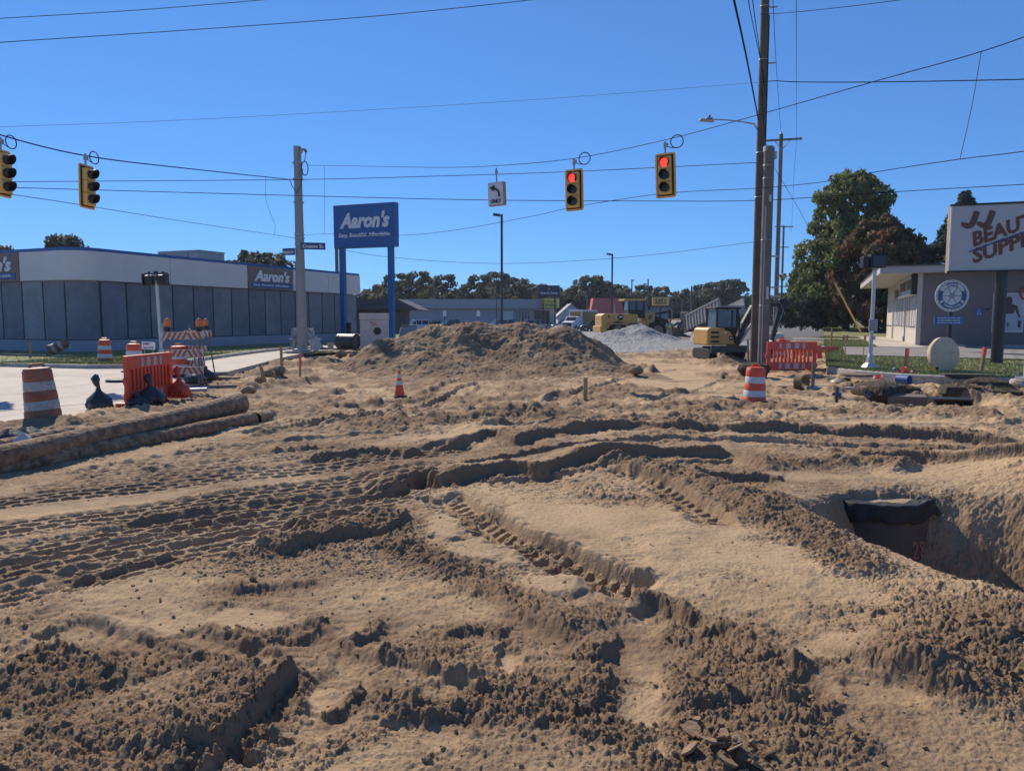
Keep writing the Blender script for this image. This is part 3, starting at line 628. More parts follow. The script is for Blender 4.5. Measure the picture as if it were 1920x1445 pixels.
# base bricks as far as they can be told apart
br = MB(); br.box((0, 0, 0), (0.39, 0.03, 0.088)); brick_me = None
for row in range(6):
    for k in range(9):
        o = MB().box((0, 0, 0), (0.385, 0.02, 0.086)).build('brick', M_PLINTH, st) if brick_me is None else bpy.data.objects.new('brick', brick_me)
        if brick_me is None: brick_me = o.data
        else: COL.objects.link(o); o.parent = st
        o.location = (-rc - 0.22 - k * 0.40 - (row % 2) * 0.2, -0.008, 0.05 + row * 0.096)
for k in range(15):                                   # street side panels
    y = rc + 0.15 + k * 1.56; y1 = min(y + 1.50, 24.4)
    MB().box((-0.065, (y + y1) / 2, 2.14), (0.05, y1 - y - 0.04, 3.0)).build('window_panel', PANELS[(k * 5) % 3], st)
for k in range(20):
    x = -rc - 0.1 - k * 1.64; MB().box((x - 0.79, 0.065, 2.14), (1.54, 0.05, 3.0)).build('window_panel', PANELS[(k * 7) % 3], st)
cp = MB()
for k in range(6):
    a0, a1 = math.pi / 2 * k / 6, math.pi / 2 * (k + 1) / 6; r_ = rc - 0.03
    cp.add([(-rc + r_ * math.sin(a), rc - r_ * math.cos(a), z) for a in (a0, a1) for z in (0.64, 3.64)], [(0, 2, 3, 1)])
cp.build('window_panel', M_PANEL, st)
for k in range(6):                                    # fascia sheets, small gaps between
    y0 = [rc, 5.6, 11.9, 16.35, 20.2, 24.6]
for a, b_ in ((rc, 5.6), (5.62, 11.85), (16.4, 20.5), (20.52, 24.7)): MB().box((0.10, (a + b_) / 2, 4.43), (0.16, b_ - a - 0.015, 1.49)).build('fascia_sheet', M_FASCIA, st)
for a, b_ in ((-rc, -4.2), (-9.0, -14.5), (-14.52, -20), (-20.02, -26)): MB().box(((a + b_) / 2, -0.10, 4.43), (abs(b_ - a) - 0.015, 0.16, 1.49)).build('fascia_sheet', M_FASCIA, st)
fc = MB()
for k in range(8):
    a0, a1 = math.pi / 2 * k / 8, math.pi / 2 * (k + 1) / 8
    fc.add([(-rc + r_ * math.sin(a), rc - r_ * math.cos(a), z) for (a, r_) in ((a0, rc + 0.18), (a1, rc + 0.18), (a1, rc), (a0, rc)) for z in (3.685, 5.175)], [(0, 2, 3, 1), (0, 6, 4, 2), (1, 3, 5, 7)])
fc.build('fascia_sheet', M_FASCIA, st, True)
def storesign(parent, cx, cy, cz, rz, w, h, board=True):
    s = MB().box((0, 0, 0), (w, 0.14, h)).build('sign_panel', M_WOOD if board else M_BLUE, parent); s.location = (cx, cy, cz); s.rotation_euler = (0, 0, rz)
    if board:
        t = MB().box((0, -0.085, -h * 0.31), (w * 0.9, 0.03, h * 0.22)).build('strip', M_BLUE, s)
    text("Aaron's", h * 0.47, w * 0.80, 0.28, 0.035, 0.08, M_LETTER, s, (0, -0.12, h * -0.13))
    text("Easy. Beautiful. Affordable.", h * (0.105 if board else 0.075), w * (0.80 if board else 0.80), 0, 0.002, 0.02, M_LETTER, s, (0, -0.11, h * (-0.35 if board else -0.20)))
    return s
storesign(st, 0.14, 14.12, 4.43, R(90), 4.4, 1.49)
storesign(st, -6.6, -0.14, 4.43, 0, 4.7, 1.49)
p = st.matrix_world
ru = MB().box((0, 0, 0.75), (3.9, 2.4, 1.5)).box((0, 0, 1.53), (4.0, 2.5, 0.06)).build('rooftop_unit', mat('unit_grey', (0.38, 0.38, 0.38), 0.6), st); ru.location = (-7.8, 15.0, 5.0)
MB().box((-1.4, -1.215, 0.8), (0.5, 0.02, 1.1)).box((0.9, -1.21, 0.75), (0.03, 0.02, 1.4)).build('louvre', M_BLACK, ru)
v = MB().tube([(0, 0, 0), (0, 0, 0.5)], 0.04).tube([(-0.5, 0, 0.42), (-0.2, 0, 0.1), (0.4, 0, 0.1), (0.6, 0, 0.42)], 0.03).build('roof_vent', M_METAL, st); v.location = (-1.0, 19.2, 5.0)

# beauty-supply building, right
M_JJ = mat('grey_stucco', (0.185, 0.16, 0.15), 0.9, 0.05, 1.2, 0.003, 60); M_JJL = mat('beige_stucco', (0.50, 0.45, 0.38), 0.9, 0.06, 1.2, 0.003, 60)
jb = thing('shop', 'single-storey grey shop with deep eaves and poster windows on the right', 'shop', (JJC.x, JJC.y, 0.28), R(-22.6))
MB().box((12.1, 11.1, 2.05), (23.8, 21.6, 4.1)).build('core', M_JJ, jb)
MB().box((12, 0.10, 2.05), (23.99, 0.2, 4.1)).build('wall', M_JJ, jb)
MB().box((-0.0, 0.12, 2.05), (0.24, 0.28, 4.1)).build('corner_pier', M_JJL, jb)
MB().box((11, 11, 4.28), (26.2, 23.2, 0.36)).build('roof', mat('eave_boards', (0.42, 0.39, 0.36), 0.8, 0.06), jb)
MB().box((11, 11, 4.50), (26.3, 23.3, 0.05)).build('roof_edge', mat('roof_edge', (0.13, 0.13, 0.13), 0.7), jb)
MB().box((0.06, 10.9, 0.48), (0.22, 21.2, 0.96)).build('sill_wall', M_JJL, jb)
MB().box((0.06, 10.9, 3.9), (0.22, 21.2, 0.4)).build('header', M_JJL, jb)
MB().box((0.06, 18.6, 2.4), (0.22, 5.9, 2.7)).build('wall', M_JJL, jb)
sb = MB().box((-0.12, 5.2, 3.55), (0.24, 9.2, 1.06)).build('sign_board', mat('faded_sign', (0.52, 0.50, 0.46), 0.7, 0.1, 2), jb)
MB().box((-0.16, 0.5, 3.5), (0.5, 0.4, 1.15)).build('sign_end', M_BLACK, jb)
t = text("JJ BEAUTY SUPPLY", 0.62, 7.6, 0, 0.004, 0.02, mat('sign_brown', (0.20, 0.15, 0.11), 0.7), sb, (-0.26, 5.3, 3.28), rot=(0, 0, R(-90)))
MB().box((-0.10, 5.3, 2.99), (0.4, 9.6, 0.08)).build('sign_ledge', M_LETTER, jb)
M_WFR = mat('white_frame', (0.62, 0.60, 0.56), 0.5)
pc = [(0.10, 0.25, 0.50), (0.62, 0.60, 0.58), (0.30, 0.20, 0.14), (0.60, 0.56, 0.52), (0.16, 0.12, 0.10), (0.66, 0.66, 0.66), (0.45, 0.30, 0.24), (0.6, 0.6, 0.6), (0.35, 0.36, 0.4), (0.62, 0.58, 0.5)]
rr_ = random.Random(3); y = 0.9; k = 0
while y < 14.6:
    w = rr_.uniform(1.0, 1.35)
    f = MB().box((0.0, y + w / 2, 1.97), (0.07, w - 0.06, 1.96)).build('window', M_GLASS, jb)
    MB().box((-0.02, y, 1.97), (0.10, 0.06, 2.0)).box((-0.02, y + w / 2, 2.96), (0.09, w, 0.05)).box((-0.02, y + w / 2, 0.99), (0.09, w, 0.05)).build('frame', M_WFR, f)
    yy = y + 0.08
    while yy < y + w - 0.25:
        q = rr_.uniform(0.14, 0.34); c = pc[(k * 7 + int(yy * 5)) % len(pc)]
        MB().box((-0.045, yy + q / 2, 1.97), (0.01, q * 0.85, rr_.uniform(1.65, 1.86))).build('poster', mat('poster_%d' % ((k * 7 + int(yy * 5)) % len(pc)), c, 0.6, 0.45, 3.0), f); yy += q
    y += w; k += 1
MB().box((-0.07, 6.9, 1.25), (0.05, 0.09, 2.4)).build('downpipe', M_WFR, jb); MB().box((-0.10, 6.9, 0.25), (0.09, 0.2, 0.3)).build('utility_box', M_METAL, jb)
for yy in (14.9, 15.3): MB().box((-0.12, yy, 2.05), (0.08, 0.07, 4.1)).build('post', M_WFR, jb)
# side wall: access sign, poster, door
ac = MB().box((3.55, -0.02, 1.9), (0.34, 0.02, 0.42)).build('access_sign', mat('access_blue', (0.03, 0.13, 0.34), 0.5), jb)
g = MB(); g.lathe([(0.03, 0), (0.03, 0.01)], 12, M=Matrix.Translation((3.52, -0.035, 2.03)) @ Matrix.Rotation(R(90), 4, 'X'))
g.tube([(3.52, -0.04, 1.99), (3.52, -0.04, 1.89), (3.60, -0.04, 1.89), (3.64, -0.04, 1.80)], 0.012, 6)
g.tube([(3.53 + 0.08 * math.cos(a), -0.04, 1.85 + 0.08 * math.sin(a)) for a in [R(120 + 24 * i) for i in range(10)]], 0.011, 6); g.build('wheelchair_symbol', M_LETTER, ac)
fr = MB().box((6.5, -0.03, 2.05), (2.05, 0.06, 2.55)).build('poster_frame', M_WFR, jb)
pp = MB().box((6.5, -0.07, 2.1), (1.85, 0.02, 2.3)).build('poster', mat('poster_pale', (0.46, 0.47, 0.50), 0.5, 0.15, 1.5), fr)
fig = MB(); y_ = -0.09
fig.prism([(6.2, 1.95), (6.85, 2.0), (6.95, 2.4), (6.8, 2.62), (6.4, 2.6), (6.15, 2.35)], y_, y_ + 0.01).prism([(6.5 + 0.24 * math.cos(a), 2.82 + 0.3 * math.sin(a)) for a in [R(30 * i) for i in range(12)]], y_ - .002, y_ + 0.008)
fig.prism([(6.3, 2.6), (6.0, 2.45), (5.75, 2.75), (5.85, 3.1), (5.98, 3.1), (5.9, 2.8), (6.05, 2.62), (6.25, 2.72)], y_ - .004, y_ + 0.006).prism([(6.85, 2.55), (7.05, 2.5), (7.2, 2.0), (7.32, 1.75), (7.2, 1.72), (7.05, 2.0), (6.9, 2.3)], y_ - .004, y_ + 0.006)
fig.build('silhouette', mat('figure_dark', (0.09, 0.065, 0.05), 0.6), pp)
text('N', 0.28, 0.22, 0, 0.004, 0.004, M_BLACK, pp, (5.95, -0.09, 1.15)); text('K', 0.28, 0.22, 0, 0.004, 0.004, M_BLACK, pp, (6.55, -0.09, 1.15))
MB().box((7.25, -0.085, 1.32), (0.18, 0.01, 0.42)).build('phone_picture', M_BLACK, pp); 
dr = MB().box((8.35, -0.02, 1.25), (1.1, 0.05, 2.5)).build('door', M_GLASS, jb); MB().box((7.82, -0.04, 1.25), (0.08, 0.06, 2.5)).box((8.9, -0.04, 1.25), (0.08, 0.06, 2.5)).box((8.35, -0.04, 2.5), (1.16, 0.06, 0.08)).build('frame', M_WFR, dr)
nl = MB(); nl.tube([(8.0 + 0.35 * math.cos(a), -0.14, 2.9 + 0.35 * math.sin(a)) for a in [R(100 + 16 * i) for i in range(10)]], 0.05, 8); nl_ = nl.build('round_lamp_sign', mat('red_plastic', (0.5, 0.03, 0.02), 0.4), jb); nl_.location.x = -2.9
fr.scale = (0.71, 1, 0.83); fr.location = (4.25 - 6.5 * 0.71, 0, 1.87 - 2.05 * 0.83); dr.location.x = -2.55; ac.location.x = -0.63
MB().box((3.30, -0.08, 2.08), (0.14, 0.14, 0.08)).build('door_bell', M_BLACK, jb)
for xx in (1.3, 4.8): 
    o = MB().box((0, 0, 0.06), (1.7, 0.15, 0.12)).build('parking_stop', M_KERB, None, bevel=0.02); o.location = JJC + DX * xx - D * 1.3 + Vector((0, 0, 0.33)); o.rotation_euler = (0, 0, R(-22.6))
    tag(o, 'low concrete wheel stop by the grey shop wall, ' + ('left of the access sign' if xx < 2 else 'under the access sign'), 'wheel stop')

# far shops beyond the lot
M_DGW = mat('far_block_wall', (0.36, 0.37, 0.39), 0.85, 0.06, 0.5); M_DGR = mat('far_mansard', (0.30, 0.31, 0.34), 0.7, 0.05, 0.5)
dg = thing('discount_store', 'long grey store with pale mansard and yellow sign beyond the dirt pile', 'store', (0, 150, 0.04))
def X_(px, Y): return (px - 960) / F * Y
x0, x1 = X_(708, 150), X_(1013, 150)
MB().box(((x0 + x1) / 2, 6, 1.95), (x1 - x0, 11.9, 3.9)).build('wall', M_DGW, dg)
MB().prism([(x0 - 0.6, 3.9), (x1, 3.9), (x1, 5.75), (x0 + 1.8, 5.75)], -1.0, 12).build('roof', M_DGR, dg)
xe = X_(1042, 150); MB().box(((x1 + xe) / 2 - .2, 5, 1.95), (xe - x1 + 0.4, 10, 3.8)).build('entrance_block', M_DGW, dg)
MB().box((X_(1012, 150), -0.05, 1.9), (3.2, 0.1, 3.2)).build('entrance', mat('entrance_wood', (0.16, 0.09, 0.06), 0.7), dg)
for a, b_ in ((944, 962), (966, 975), (977, 994), (996, 1001)):
    f = MB().box((X_((a + b_) / 2, 150), -0.06, 1.8), ((b_ - a) / F * 150, 0.08, 3.2)).build('window', M_GLASS if a != 944 else mat('window_white', (0.55, 0.55, 0.55), 0.6), dg)
    for q in range(4): MB().box((X_(a + (b_ - a) * q / 3, 150), -0.12, 1.8), (0.08, 0.06, 3.2)).build('mullion', M_WFR, f)
MB().box((X_(1027, 150), -0.06, 1.8), (0.6, 0.1, 3.4)).build('dark_post', M_BLACK, dg)
ds = MB().box((X_(1031, 150), -1.3, 4.95), (3.7, 0.25, 2.0)).build('sign_box', mat('sign_edge', (0.35, 0.30, 0.2), 0.6), dg)
MB().box((X_(1031, 150), -1.44, 4.95), (3.35, 0.04, 1.7)).build('face', mat('sign_yellow', (0.85, 0.78, 0.14), 0.5), ds)
text('DOLLAR', 0.52, 2.5, 0, 0.02, 0.02, M_BLACK, ds, (X_(1031, 150), -1.48, 5.08)); text('GENERAL', 0.52, 2.9, 0, 0.02, 0.02, M_BLACK, ds, (X_(1031, 150), -1.48, 4.34))
rs = thing('rental_sign', 'dark navy sign board above the yellow store sign', 'sign', (X_(1029, 148), 148, 0.04))
MB().tube([(-1.2, 0.2, 0), (-1.2, 0.2, 6)], 0.12).build('post', M_BLACK, rs); MB().tube([(1.2, 0.2, 0), (1.2, 0.2, 6)], 0.12).build('post', M_BLACK, rs)
MB().box((0, 0, 7.35), (4.2, 0.4, 2.15)).build('board', mat('navy', (0.02, 0.03, 0.07), 0.5), rs); text('Rent-A-Center', 0.42, 3.5, 0.15, 0.01, 0.02, M_LETTER, rs, (0, -0.23, 6.75))
MB().prism([(-0.35, 7.6), (0.35, 7.6), (0, 8.05)], -0.24, -0.22).build('emblem', mat('emblem_brown', (0.25, 0.14, 0.08), 0.5), rs)
# dark-awning shop behind the blue store
ab = thing('awning_shop', 'dark shop with sloping black awning behind the blue sign posts', 'shop', (X_(700, 88), 88, 0.04))
MB().box((-3, 5, 1.5), (12, 10, 3.0)).build('wall', mat('dark_brick', (0.09, 0.09, 0.10), 0.9), ab)
MB().prism([(-9, 2.9), (5.6, 2.9), (3.2, 4.1), (-9, 4.1)], -1.5, 10).build('awning', mat('awning_dark', (0.055, 0.065, 0.08), 0.8), ab)
MB().box((2.2, -0.03, 1.5), (2.2, 0.06, 2.2)).build('window', M_GLASS, ab)
# more distant buildings
def shed(name, label, px0, px1, ytop, Y, h_eave, col, roofcol=None, gable=False, deep=14, group=None):
    a, b_ = X_(px0, Y), X_(px1, Y); H = CAMZ + (598 - ytop) / F * Y; t = thing(name, label, 'building', ((a + b_) / 2, Y, -0.2)); w = b_ - a; H += 0.2
    m1 = mat('wall_' + name, col, 0.85, 0.06, 0.4); m2 = mat('roof_' + name, roofcol or col, 0.8, 0.06, 0.4)
    if gable:
        MB().prism([(-w / 2, 0), (w / 2, 0), (w / 2, h_eave), (0, H - 0.15), (-w / 2, h_eave)], 0, deep).build('wall', m1, t)
        MB().add([(-w / 2 - .4, -.4, h_eave - .3), (0, -.4, H), (0, deep, H), (-w / 2 - .4, deep, h_eave - .3), (w / 2 + .4, -.4, h_eave - .3), (w / 2 + .4, deep, h_eave - .3)], [(0, 1, 2, 3), (1, 4, 5, 2)]).build('roof', m2, t)
    else:
        MB().box((0, deep / 2, h_eave / 2), (w, deep, h_eave)).build('wall', m1, t)
        MB().prism([(-w / 2 - .3, h_eave), (w / 2 + .3, h_eave), (w / 2 - w * .06, H), (-w / 2 + w * .06, H)], -.4, deep).build('roof', m2, t)
    return t, w, H
t, w, H = shed('gable_house', 'small pale grey gabled building beside the yellow-signed store', 1046, 1096, 568, 175, 2.9, (0.42, 0.44, 0.48), (0.30, 0.32, 0.36), True)
MB().box((0.2, -0.05, 3.9), (0.6, 0.06, 0.6)).build('window', M_GLASS, t)
t, w, H = shed('diner', 'brown building with a bright red roof behind the yellow loader', 1108, 1166, 559, 190, 3.4, (0.16, 0.10, 0.08), (0.60, 0.13, 0.11), False)
MB().box((-3, -0.05, 1.8), (2.0, 0.06, 1.4)).build('window', M_GLASS, t)
t, w, H = shed('warehouse', 'low grey warehouse behind the loader bucket', 1198, 1260, 576, 200, 3.6, (0.26, 0.27, 0.29), (0.20, 0.21, 0.23), False)
t, w, H = shed('far_garage', 'pale grey flat building left of the dump truck', 1262, 1330, 574, 240, 3.0, (0.34, 0.36, 0.39), (0.28, 0.30, 0.33), False)
t, w, H = shed('far_shop', 'distant grey building beyond the small excavator', 1330, 1408, 583, 260, 3.0, (0.30, 0.32, 0.35), (0.22, 0.23, 0.26), False)
t, w, H = shed('red_shop', 'distant shop with a red front beyond the excavator arm', 1375, 1404, 590, 210, 2.2, (0.40, 0.05, 0.04), (0.12, 0.12, 0.12), False)
ls = thing('restaurant_sign', 'orange-brown billboard sign above the grey warehouse', 'sign', (X_(1237, 185), 185, -0.2))
MB().tube([(0, 0.3, 0), (0, 0.3, 6)], 0.2).build('post', M_BLACK, ls); MB().box((0, 0, 6.4), (4.2, 0.4, 2.1)).build('board', mat('lee_orange', (0.85, 0.46, 0.12), 0.5), ls)
text("Lee's", 0.85, 2.6, 0, 0.02, 0.02, M_BLACK, ls, (0, -0.23, 6.4)); text('FAMOUS', 0.5, 2.8, 0, 0.02, 0.02, M_BLACK, ls, (0, -0.23, 5.75))
# ---------------------------------------------------------------- poles, wires, signals, signs
M_POLEW = mat('weathered_pole', (0.105, 0.088, 0.07), 0.9, 0.35, 1.4, 0.01, 30)
M_POLEG = mat('grey_pole_wood', (0.17, 0.155, 0.135), 0.9, 0.3, 1.4, 0.01, 30)
M_STEEL = mat('pole_steel', (0.30, 0.295, 0.28), 0.55, 0.1, 1.5, metal=0.3)
M_WIRE = mat('cable_black', (0.008, 0.008, 0.01), 0.95, spec=0.1)
M_ALU = mat('aluminium', (0.52, 0.52, 0.50), 0.45, 0.08, 2, metal=0.4)
M_INS = mat('porcelain', (0.5, 0.5, 0.5), 0.3)
def upole(px, Y, zb, zt, r0, r1, label, m, group='utility poles along the right side'):
    x = X_(px, Y); t = thing('utility_pole', label, 'utility pole', (x, Y, zb), 0, group)
    n = 9; MB().tube([(0.0, 0, (zt - zb) * i / n) for i in range(n + 1)], [r0 + (r1 - r0) * i / n for i in range(n + 1)], 16).build('pole', m, t, True)
    return t
A_ = upole(1415.5, 33, -0.3, 18.5, 0.215, 0.165, 'tall dark wooden pole carrying the street lamp, rising out of the picture', M_POLEW)
B_ = upole(1431, 30, -0.25, 8.55, 0.215, 0.20, 'shorter thick grey wooden pole directly right of the tall lamp pole', M_POLEG)
C_ = upole(1452, 57, 0.2, 15.6, 0.18, 0.14, 'slender pole with a crossarm behind the two nearest poles', M_POLEG)
D_ = upole(1462, 108, 0.5, 15.2, 0.17, 0.13, 'distant pole with a short crossarm, farthest of the row', M_POLEG)
# fittings
MB().box((0.0, -0.16, 14.95), (2.9, 0.12, 0.14), rot=(0, R(-2), R(-6))).build('crossarm', M_POLEG, C_)
for s in (-1, 1): MB().tube([(s * 0.6, -0.2, 14.93), (0, -0.2, 14.2)], 0.03, 6).build('brace', M_METAL, C_)
for s in (-1.35, 1.35): MB().lathe([(0.02, 0), (0.07, 0.06), (0.05, 0.1), (0.06, 0.16), (0.0, 0.22)], 10, (s, -0.2, 15.0 + s * -.03)).build('insulator', M_INS, C_)
MB().lathe([(0.02, 0), (0.07, 0.06), (0.05, 0.1), (0.06, 0.16), (0.0, 0.3)], 10, (0, 0, 15.4)).build('insulator', M_INS, C_)
MB().box((0.0, -0.14, 14.5), (2.6, 0.12, 0.14)).build('crossarm', M_POLEG, D_)
for z, w in ((11.6, 2.0), (6.0, 2.0)): MB().box((-0.2, -0.14, z), (w, 0.1, 0.12)).build('crossarm', M_POLEG, D_)
for z in (6.35, 4.0): MB().box((-0.5, -0.2, z), (1.0, 0.16, 0.12)).build('bracket', M_METAL, C_)
MB().box((-0.05, 0, 8.75), (0.30, 0.30, 0.2)).box((0.2, 0, 8.5), (0.16, 0.14, 0.3)).build('pole_cap', M_METAL, B_)
for z in (8.1, 7.6, 5.2, 2.6): MB().tube([(0.22 * math.cos(a), 0.22 * math.sin(a), z) for a in [R(30 * i) for i in range(13)]], 0.012, 6).build('band', M_METAL, B_)
for z, h in ((3.1, 0.5), (6.8, 0.25)): MB().box((0.02, -0.215, z), (0.09, 0.02, h)).build('tag_plate', M_ALU, B_)
MB().tube([(-0.13, -0.17, 0.1), (-0.13, -0.17, 6.5)], 0.025, 8).build('conduit', M_METAL, B_)
for z, r in ((9.3, .2), (13.2, .19), (15.4, .19), (7.4, .21)): MB().tube([(r * math.cos(a), r * math.sin(a), z) for a in [R(30 * i) for i in range(13)]], 0.018, 6).build('band', M_METAL, A_)
for z in (13.05, 15.35): MB().tube([(0.2, -0.05, z), (0.5, -0.1, z)], 0.035, 8).build('deadend_clamp', M_METAL, A_)
MB().tube([(0.16, -0.13, 1), (0.16, -0.12, 15)], 0.02, 8).build('ground_wire', M_WIRE, A_)
# street lamp arm, part of the tall pole
ax = A_.location; q = lambda px, py, Y=33: P(px, py, Y) - ax
arm = MB().tube([q(1420, 243), q(1414, 233), q(1395, 229), q(1365, 225.5), q(1338, 224)], [0.035, 0.035, 0.03, 0.028, 0.026], 8).build('lamp_arm', M_METAL, A_, True)
lh = q(1325, 226); l = MB().box(lh, (0.62, 0.28, 0.09), rot=(0, R(4), 0)).box(lh + Vector((0.1, 0, 0.08)), (0.3, 0.2, 0.07)).build('lamp_head', M_METAL, A_, bevel=0.03)
MB().lathe([(0.05, 0), (0.05, 0.1), (0.03, 0.13)], 10, lh + Vector((0.12, 0, 0.1))).build('photocell', M_BLACK, l)

# steel signal pole with the street names
sp = G(567, 661, 0.02); s_ = thing('signal_pole', 'grey steel signal pole with two street name blades left of centre', 'pole', (sp.x, sp.y, 0.0))
zt = P(559, 277, sp.y).z
MB().tube([(0, 0, 0.18 + (zt - 0.18) * i / 6) for i in range(7)], [0.285 - 0.015 * i for i in range(7)], 12).build('shaft', M_STEEL, s_, True)
MB().tube([(0, 0, zt), (0, 0, zt + 0.06)], 0.20, 12).build('cap', M_METAL, s_)
MB().box((0, 0, 0.19), (0.85, 0.85, 0.07)).build('base_plate', M_METAL, s_)
MB().box((-0.05, 0, 0.02), (1.35, 1.2, 0.22)).build('footing', M_KERB, s_, bevel=0.02)
for a in (45, 135, 225, 315): MB().tube([(0.52 * math.cos(R(a)), 0.52 * math.sin(R(a)), 0.1), (0.52 * math.cos(R(a)), 0.52 * math.sin(R(a)), 0.42)], 0.04, 8).build('anchor_bolt', M_METAL, s_)
for py in (337, 307, 441, 448, 459): z = P(563, py, sp.y).z; MB().tube([(0, 0, z), (0, 0, z + 0.07)], 0.27, 12).build('band', M_METAL, s_)
for py in (380, 598): z = P(563, py, sp.y).z; MB().tube([(0, 0, z), (0, 0, z + 0.03)], 0.295, 12).build('seam', M_METAL, s_)
def blade(px0, px1, pyc, h, txt, rz, sgn):
    z = P(563, pyc, sp.y).z; c = P((px0 + px1) / 2, pyc, sp.y) - s_.location; w = (px1 - px0) / F * sp.y / math.cos(rz) * 1.02
    b = MB().box((0, 0, 0), (w, 0.03, h)).build('street_name_blade', mat('street_blue', (0.02, 0.07, 0.19), 0.5), s_); b.location = (c.x, -0.30, z); b.rotation_euler = (0, 0, rz)
    text(txt, h * 0.52, w * 0.86, 0, 0.006, 0.01, M_LETTER, b, (0, -0.025, -h * 0.26))
blade(569, 611, 462.5, 0.36, 'Creston St.', R(12), 1); blade(532, 557, 473, 0.36, 'Apple Av', R(-22), -1)
c = MB(); zc = P(563, 318, sp.y).z; c.tube([(0.45 + 0.17 * math.cos(a), -0.3, zc + 0.36 * math.sin(a)) for a in [R(20 * i) for i in range(19)]], 0.025, 6); c.tube([(0.45, -0.3, zc + 0.36), (0.52, -0.3, zc + 0.8), (0.42, -0.3, zc + 1.0)], 0.02, 6)
c.tube([(0.32, -0.25, zc), (0.25, -0.25, zc - .8), (0.0, -0.3, zc - 1.25), (-0.25, -0.25, zc - 0.9), (-.35, -.25, zc - .6)], 0.02, 6); c.build('cable_loop', M_WIRE, s_)
MB().tube([(0.2, -0.1, zt - 0.3), (0.3, -0.15, zt - 0.12), (0.45, -0.2, zt - 0.15), (0.55, -0.2, zt - 0.28)], [0.06, 0.08, 0.08, 0.05], 8).build('weatherhead', M_METAL, s_)

# overhead wires, each strung between real heights at its own distance
def wire(label, pts, r=0.013, group=None, cat='wire', name='overhead_wire'):
    w = catmull([tuple(P(*p)) for p in pts], 7)
    b = MB().tube([Vector(p) for p in w], r, 5); o = b.build(name, M_WIRE, None, True); return tag(o, label, cat, group)
wire('span wire carrying the two left traffic signals to the steel pole', [(-300, 150, 17), (-120, 208, 19.5), (0, 253, 21.7), (165, 293, 23.7), (350, 316, 30), (556, 338, 40)], 0.02)
wire('span wire carrying the turn sign and the two red signals', [(575, 310, 40), (700, 312, 35), (820, 314, 30), (928, 311, 26), (1078, 297, 24.6), (1250, 262, 23), (1420, 216, 19), (1640, 153, 16), (1850, 94, 14), (2050, 20, 12)], 0.010)
wire('thin tether wire below the two left signals', [(-200, 335, 19), (30, 366, 21.7), (150, 384, 23.7), (350, 416, 31), (558, 447, 40)], 0.010)
wire('thin tether wire rising below the red signals to the right', [(572, 441, 40), (610, 439, 38), (750, 441, 35), (850, 432, 31), (1000, 405, 27), (1078, 388, 24.8), (1245, 363, 23.2), (1420, 353, 22), (1545, 341, 20), (1640, 323, 18), (1790, 300, 16), (1920, 284, 14), (2100, 255, 12)], 0.009)
wire('upper of the two level cables crossing at signal height', [(-200, 344, 31), (30, 341, 32), (550, 337, 33.5), (800, 331, 34), (1070, 322, 34), (1420, 305, 33)], 0.014)
wire('lower of the two level cables crossing behind the signals', [(-200, 345, 30), (30, 352, 31), (560, 367, 33), (900, 375, 33), (1200, 377, 33), (1420, 376, 33), (1640, 362, 31), (1920, 346, 27), (2100, 338, 25)], 0.015)
wire('high wire crossing the top left of the sky, lower one', [(-200, 97, 21), (0, 80, 22), (350, 57, 24), (700, 31, 25), (1000, 0, 26), (1200, -24, 27)], 0.012)
wire('high wire crossing the top left corner of the sky', [(-200, 50, 21), (0, 35, 22), (250, 20, 23), (520, -2, 24), (700, -20, 25)], 0.010)
wire('long faint wire rising from the left edge to the lamp pole', [(-200, 244, 26), (0, 238, 27), (350, 225, 29), (800, 200, 31), (1100, 180, 32), (1420, 155, 33)], 0.006)
wire('thick twisted cable running right from the lamp pole', [(1425, 154, 33), (1455, 152, 32), (1500, 154, 31), (1650, 154, 28), (1920, 149, 23), (2100, 142, 20)], 0.018)
wire('wire leaving the lamp pole near the top right', [(1425, 27, 33), (1480, 24, 31), (1560, 16, 28), (1690, 0, 25), (1850, -25, 22)], 0.012)
wire('thick cable dropping from the top of the picture to the lamp pole', [(1355, -90, 14), (1376, 0, 17), (1400, 110, 23), (1422, 225, 33)], 0.026)
wire('wire along the pole row, left of the lamp pole top', [(1390, -120, 14), (1403, 0, 18), (1418, 75, 23), (1432, 140, 33)], 0.011, 'wires running overhead along the pole row')
wire('wire along the pole row, close beside the lamp pole top', [(1395, -150, 14), (1411, 0, 18), (1424, 95, 24), (1436, 180, 32)], 0.011, 'wires running overhead along the pole row')
wire('line from the top edge down to the crossarm pole tip', [(1440, -150, 20), (1449, 0, 26), (1456, 130, 38), (1465, 262, 57)], 0.012)
wire('line from the top edge down to the right crossarm end', [(1493, -150, 20), (1493, 0, 26), (1493, 130, 38), (1493, 270, 57)], 0.011)
wire('fine line falling from the crossarm end behind the maple', [(1493, 272, 57), (1488, 340, 70), (1484, 430, 95), (1481, 428, 108)], 0.011)
wire('cable sloping down between the lamp pole and the thick grey pole', [(1428, 160, 33), (1432, 230, 32), (1438, 290, 30.5)], 0.02)
wire('line from the thick grey pole to the crossarm pole', [(1445, 300, 30), (1450, 300, 40), (1455, 290, 57)], 0.013)
wire('thin line falling from the upper right wire to the lower right wire', [(1840, 97, 14.2), (1822, 200, 15), (1800, 298, 16)], 0.006)
wire('slack thin line hanging left of the steel pole', [(498, 329, 37), (499, 375, 37), (512, 412, 37), (516, 425, 37), (514, 439, 38)], 0.008)
wire('slack thin line hanging right of the steel pole', [(608, 310, 39), (608, 370, 39), (608, 439, 38.5)], 0.008)
wire('far wire sagging across the middle of the sky', [(650, 470, 60), (720, 481, 62), (860, 492, 64), (1000, 493, 64), (1200, 480, 64), (1420, 453, 58)], 0.016)
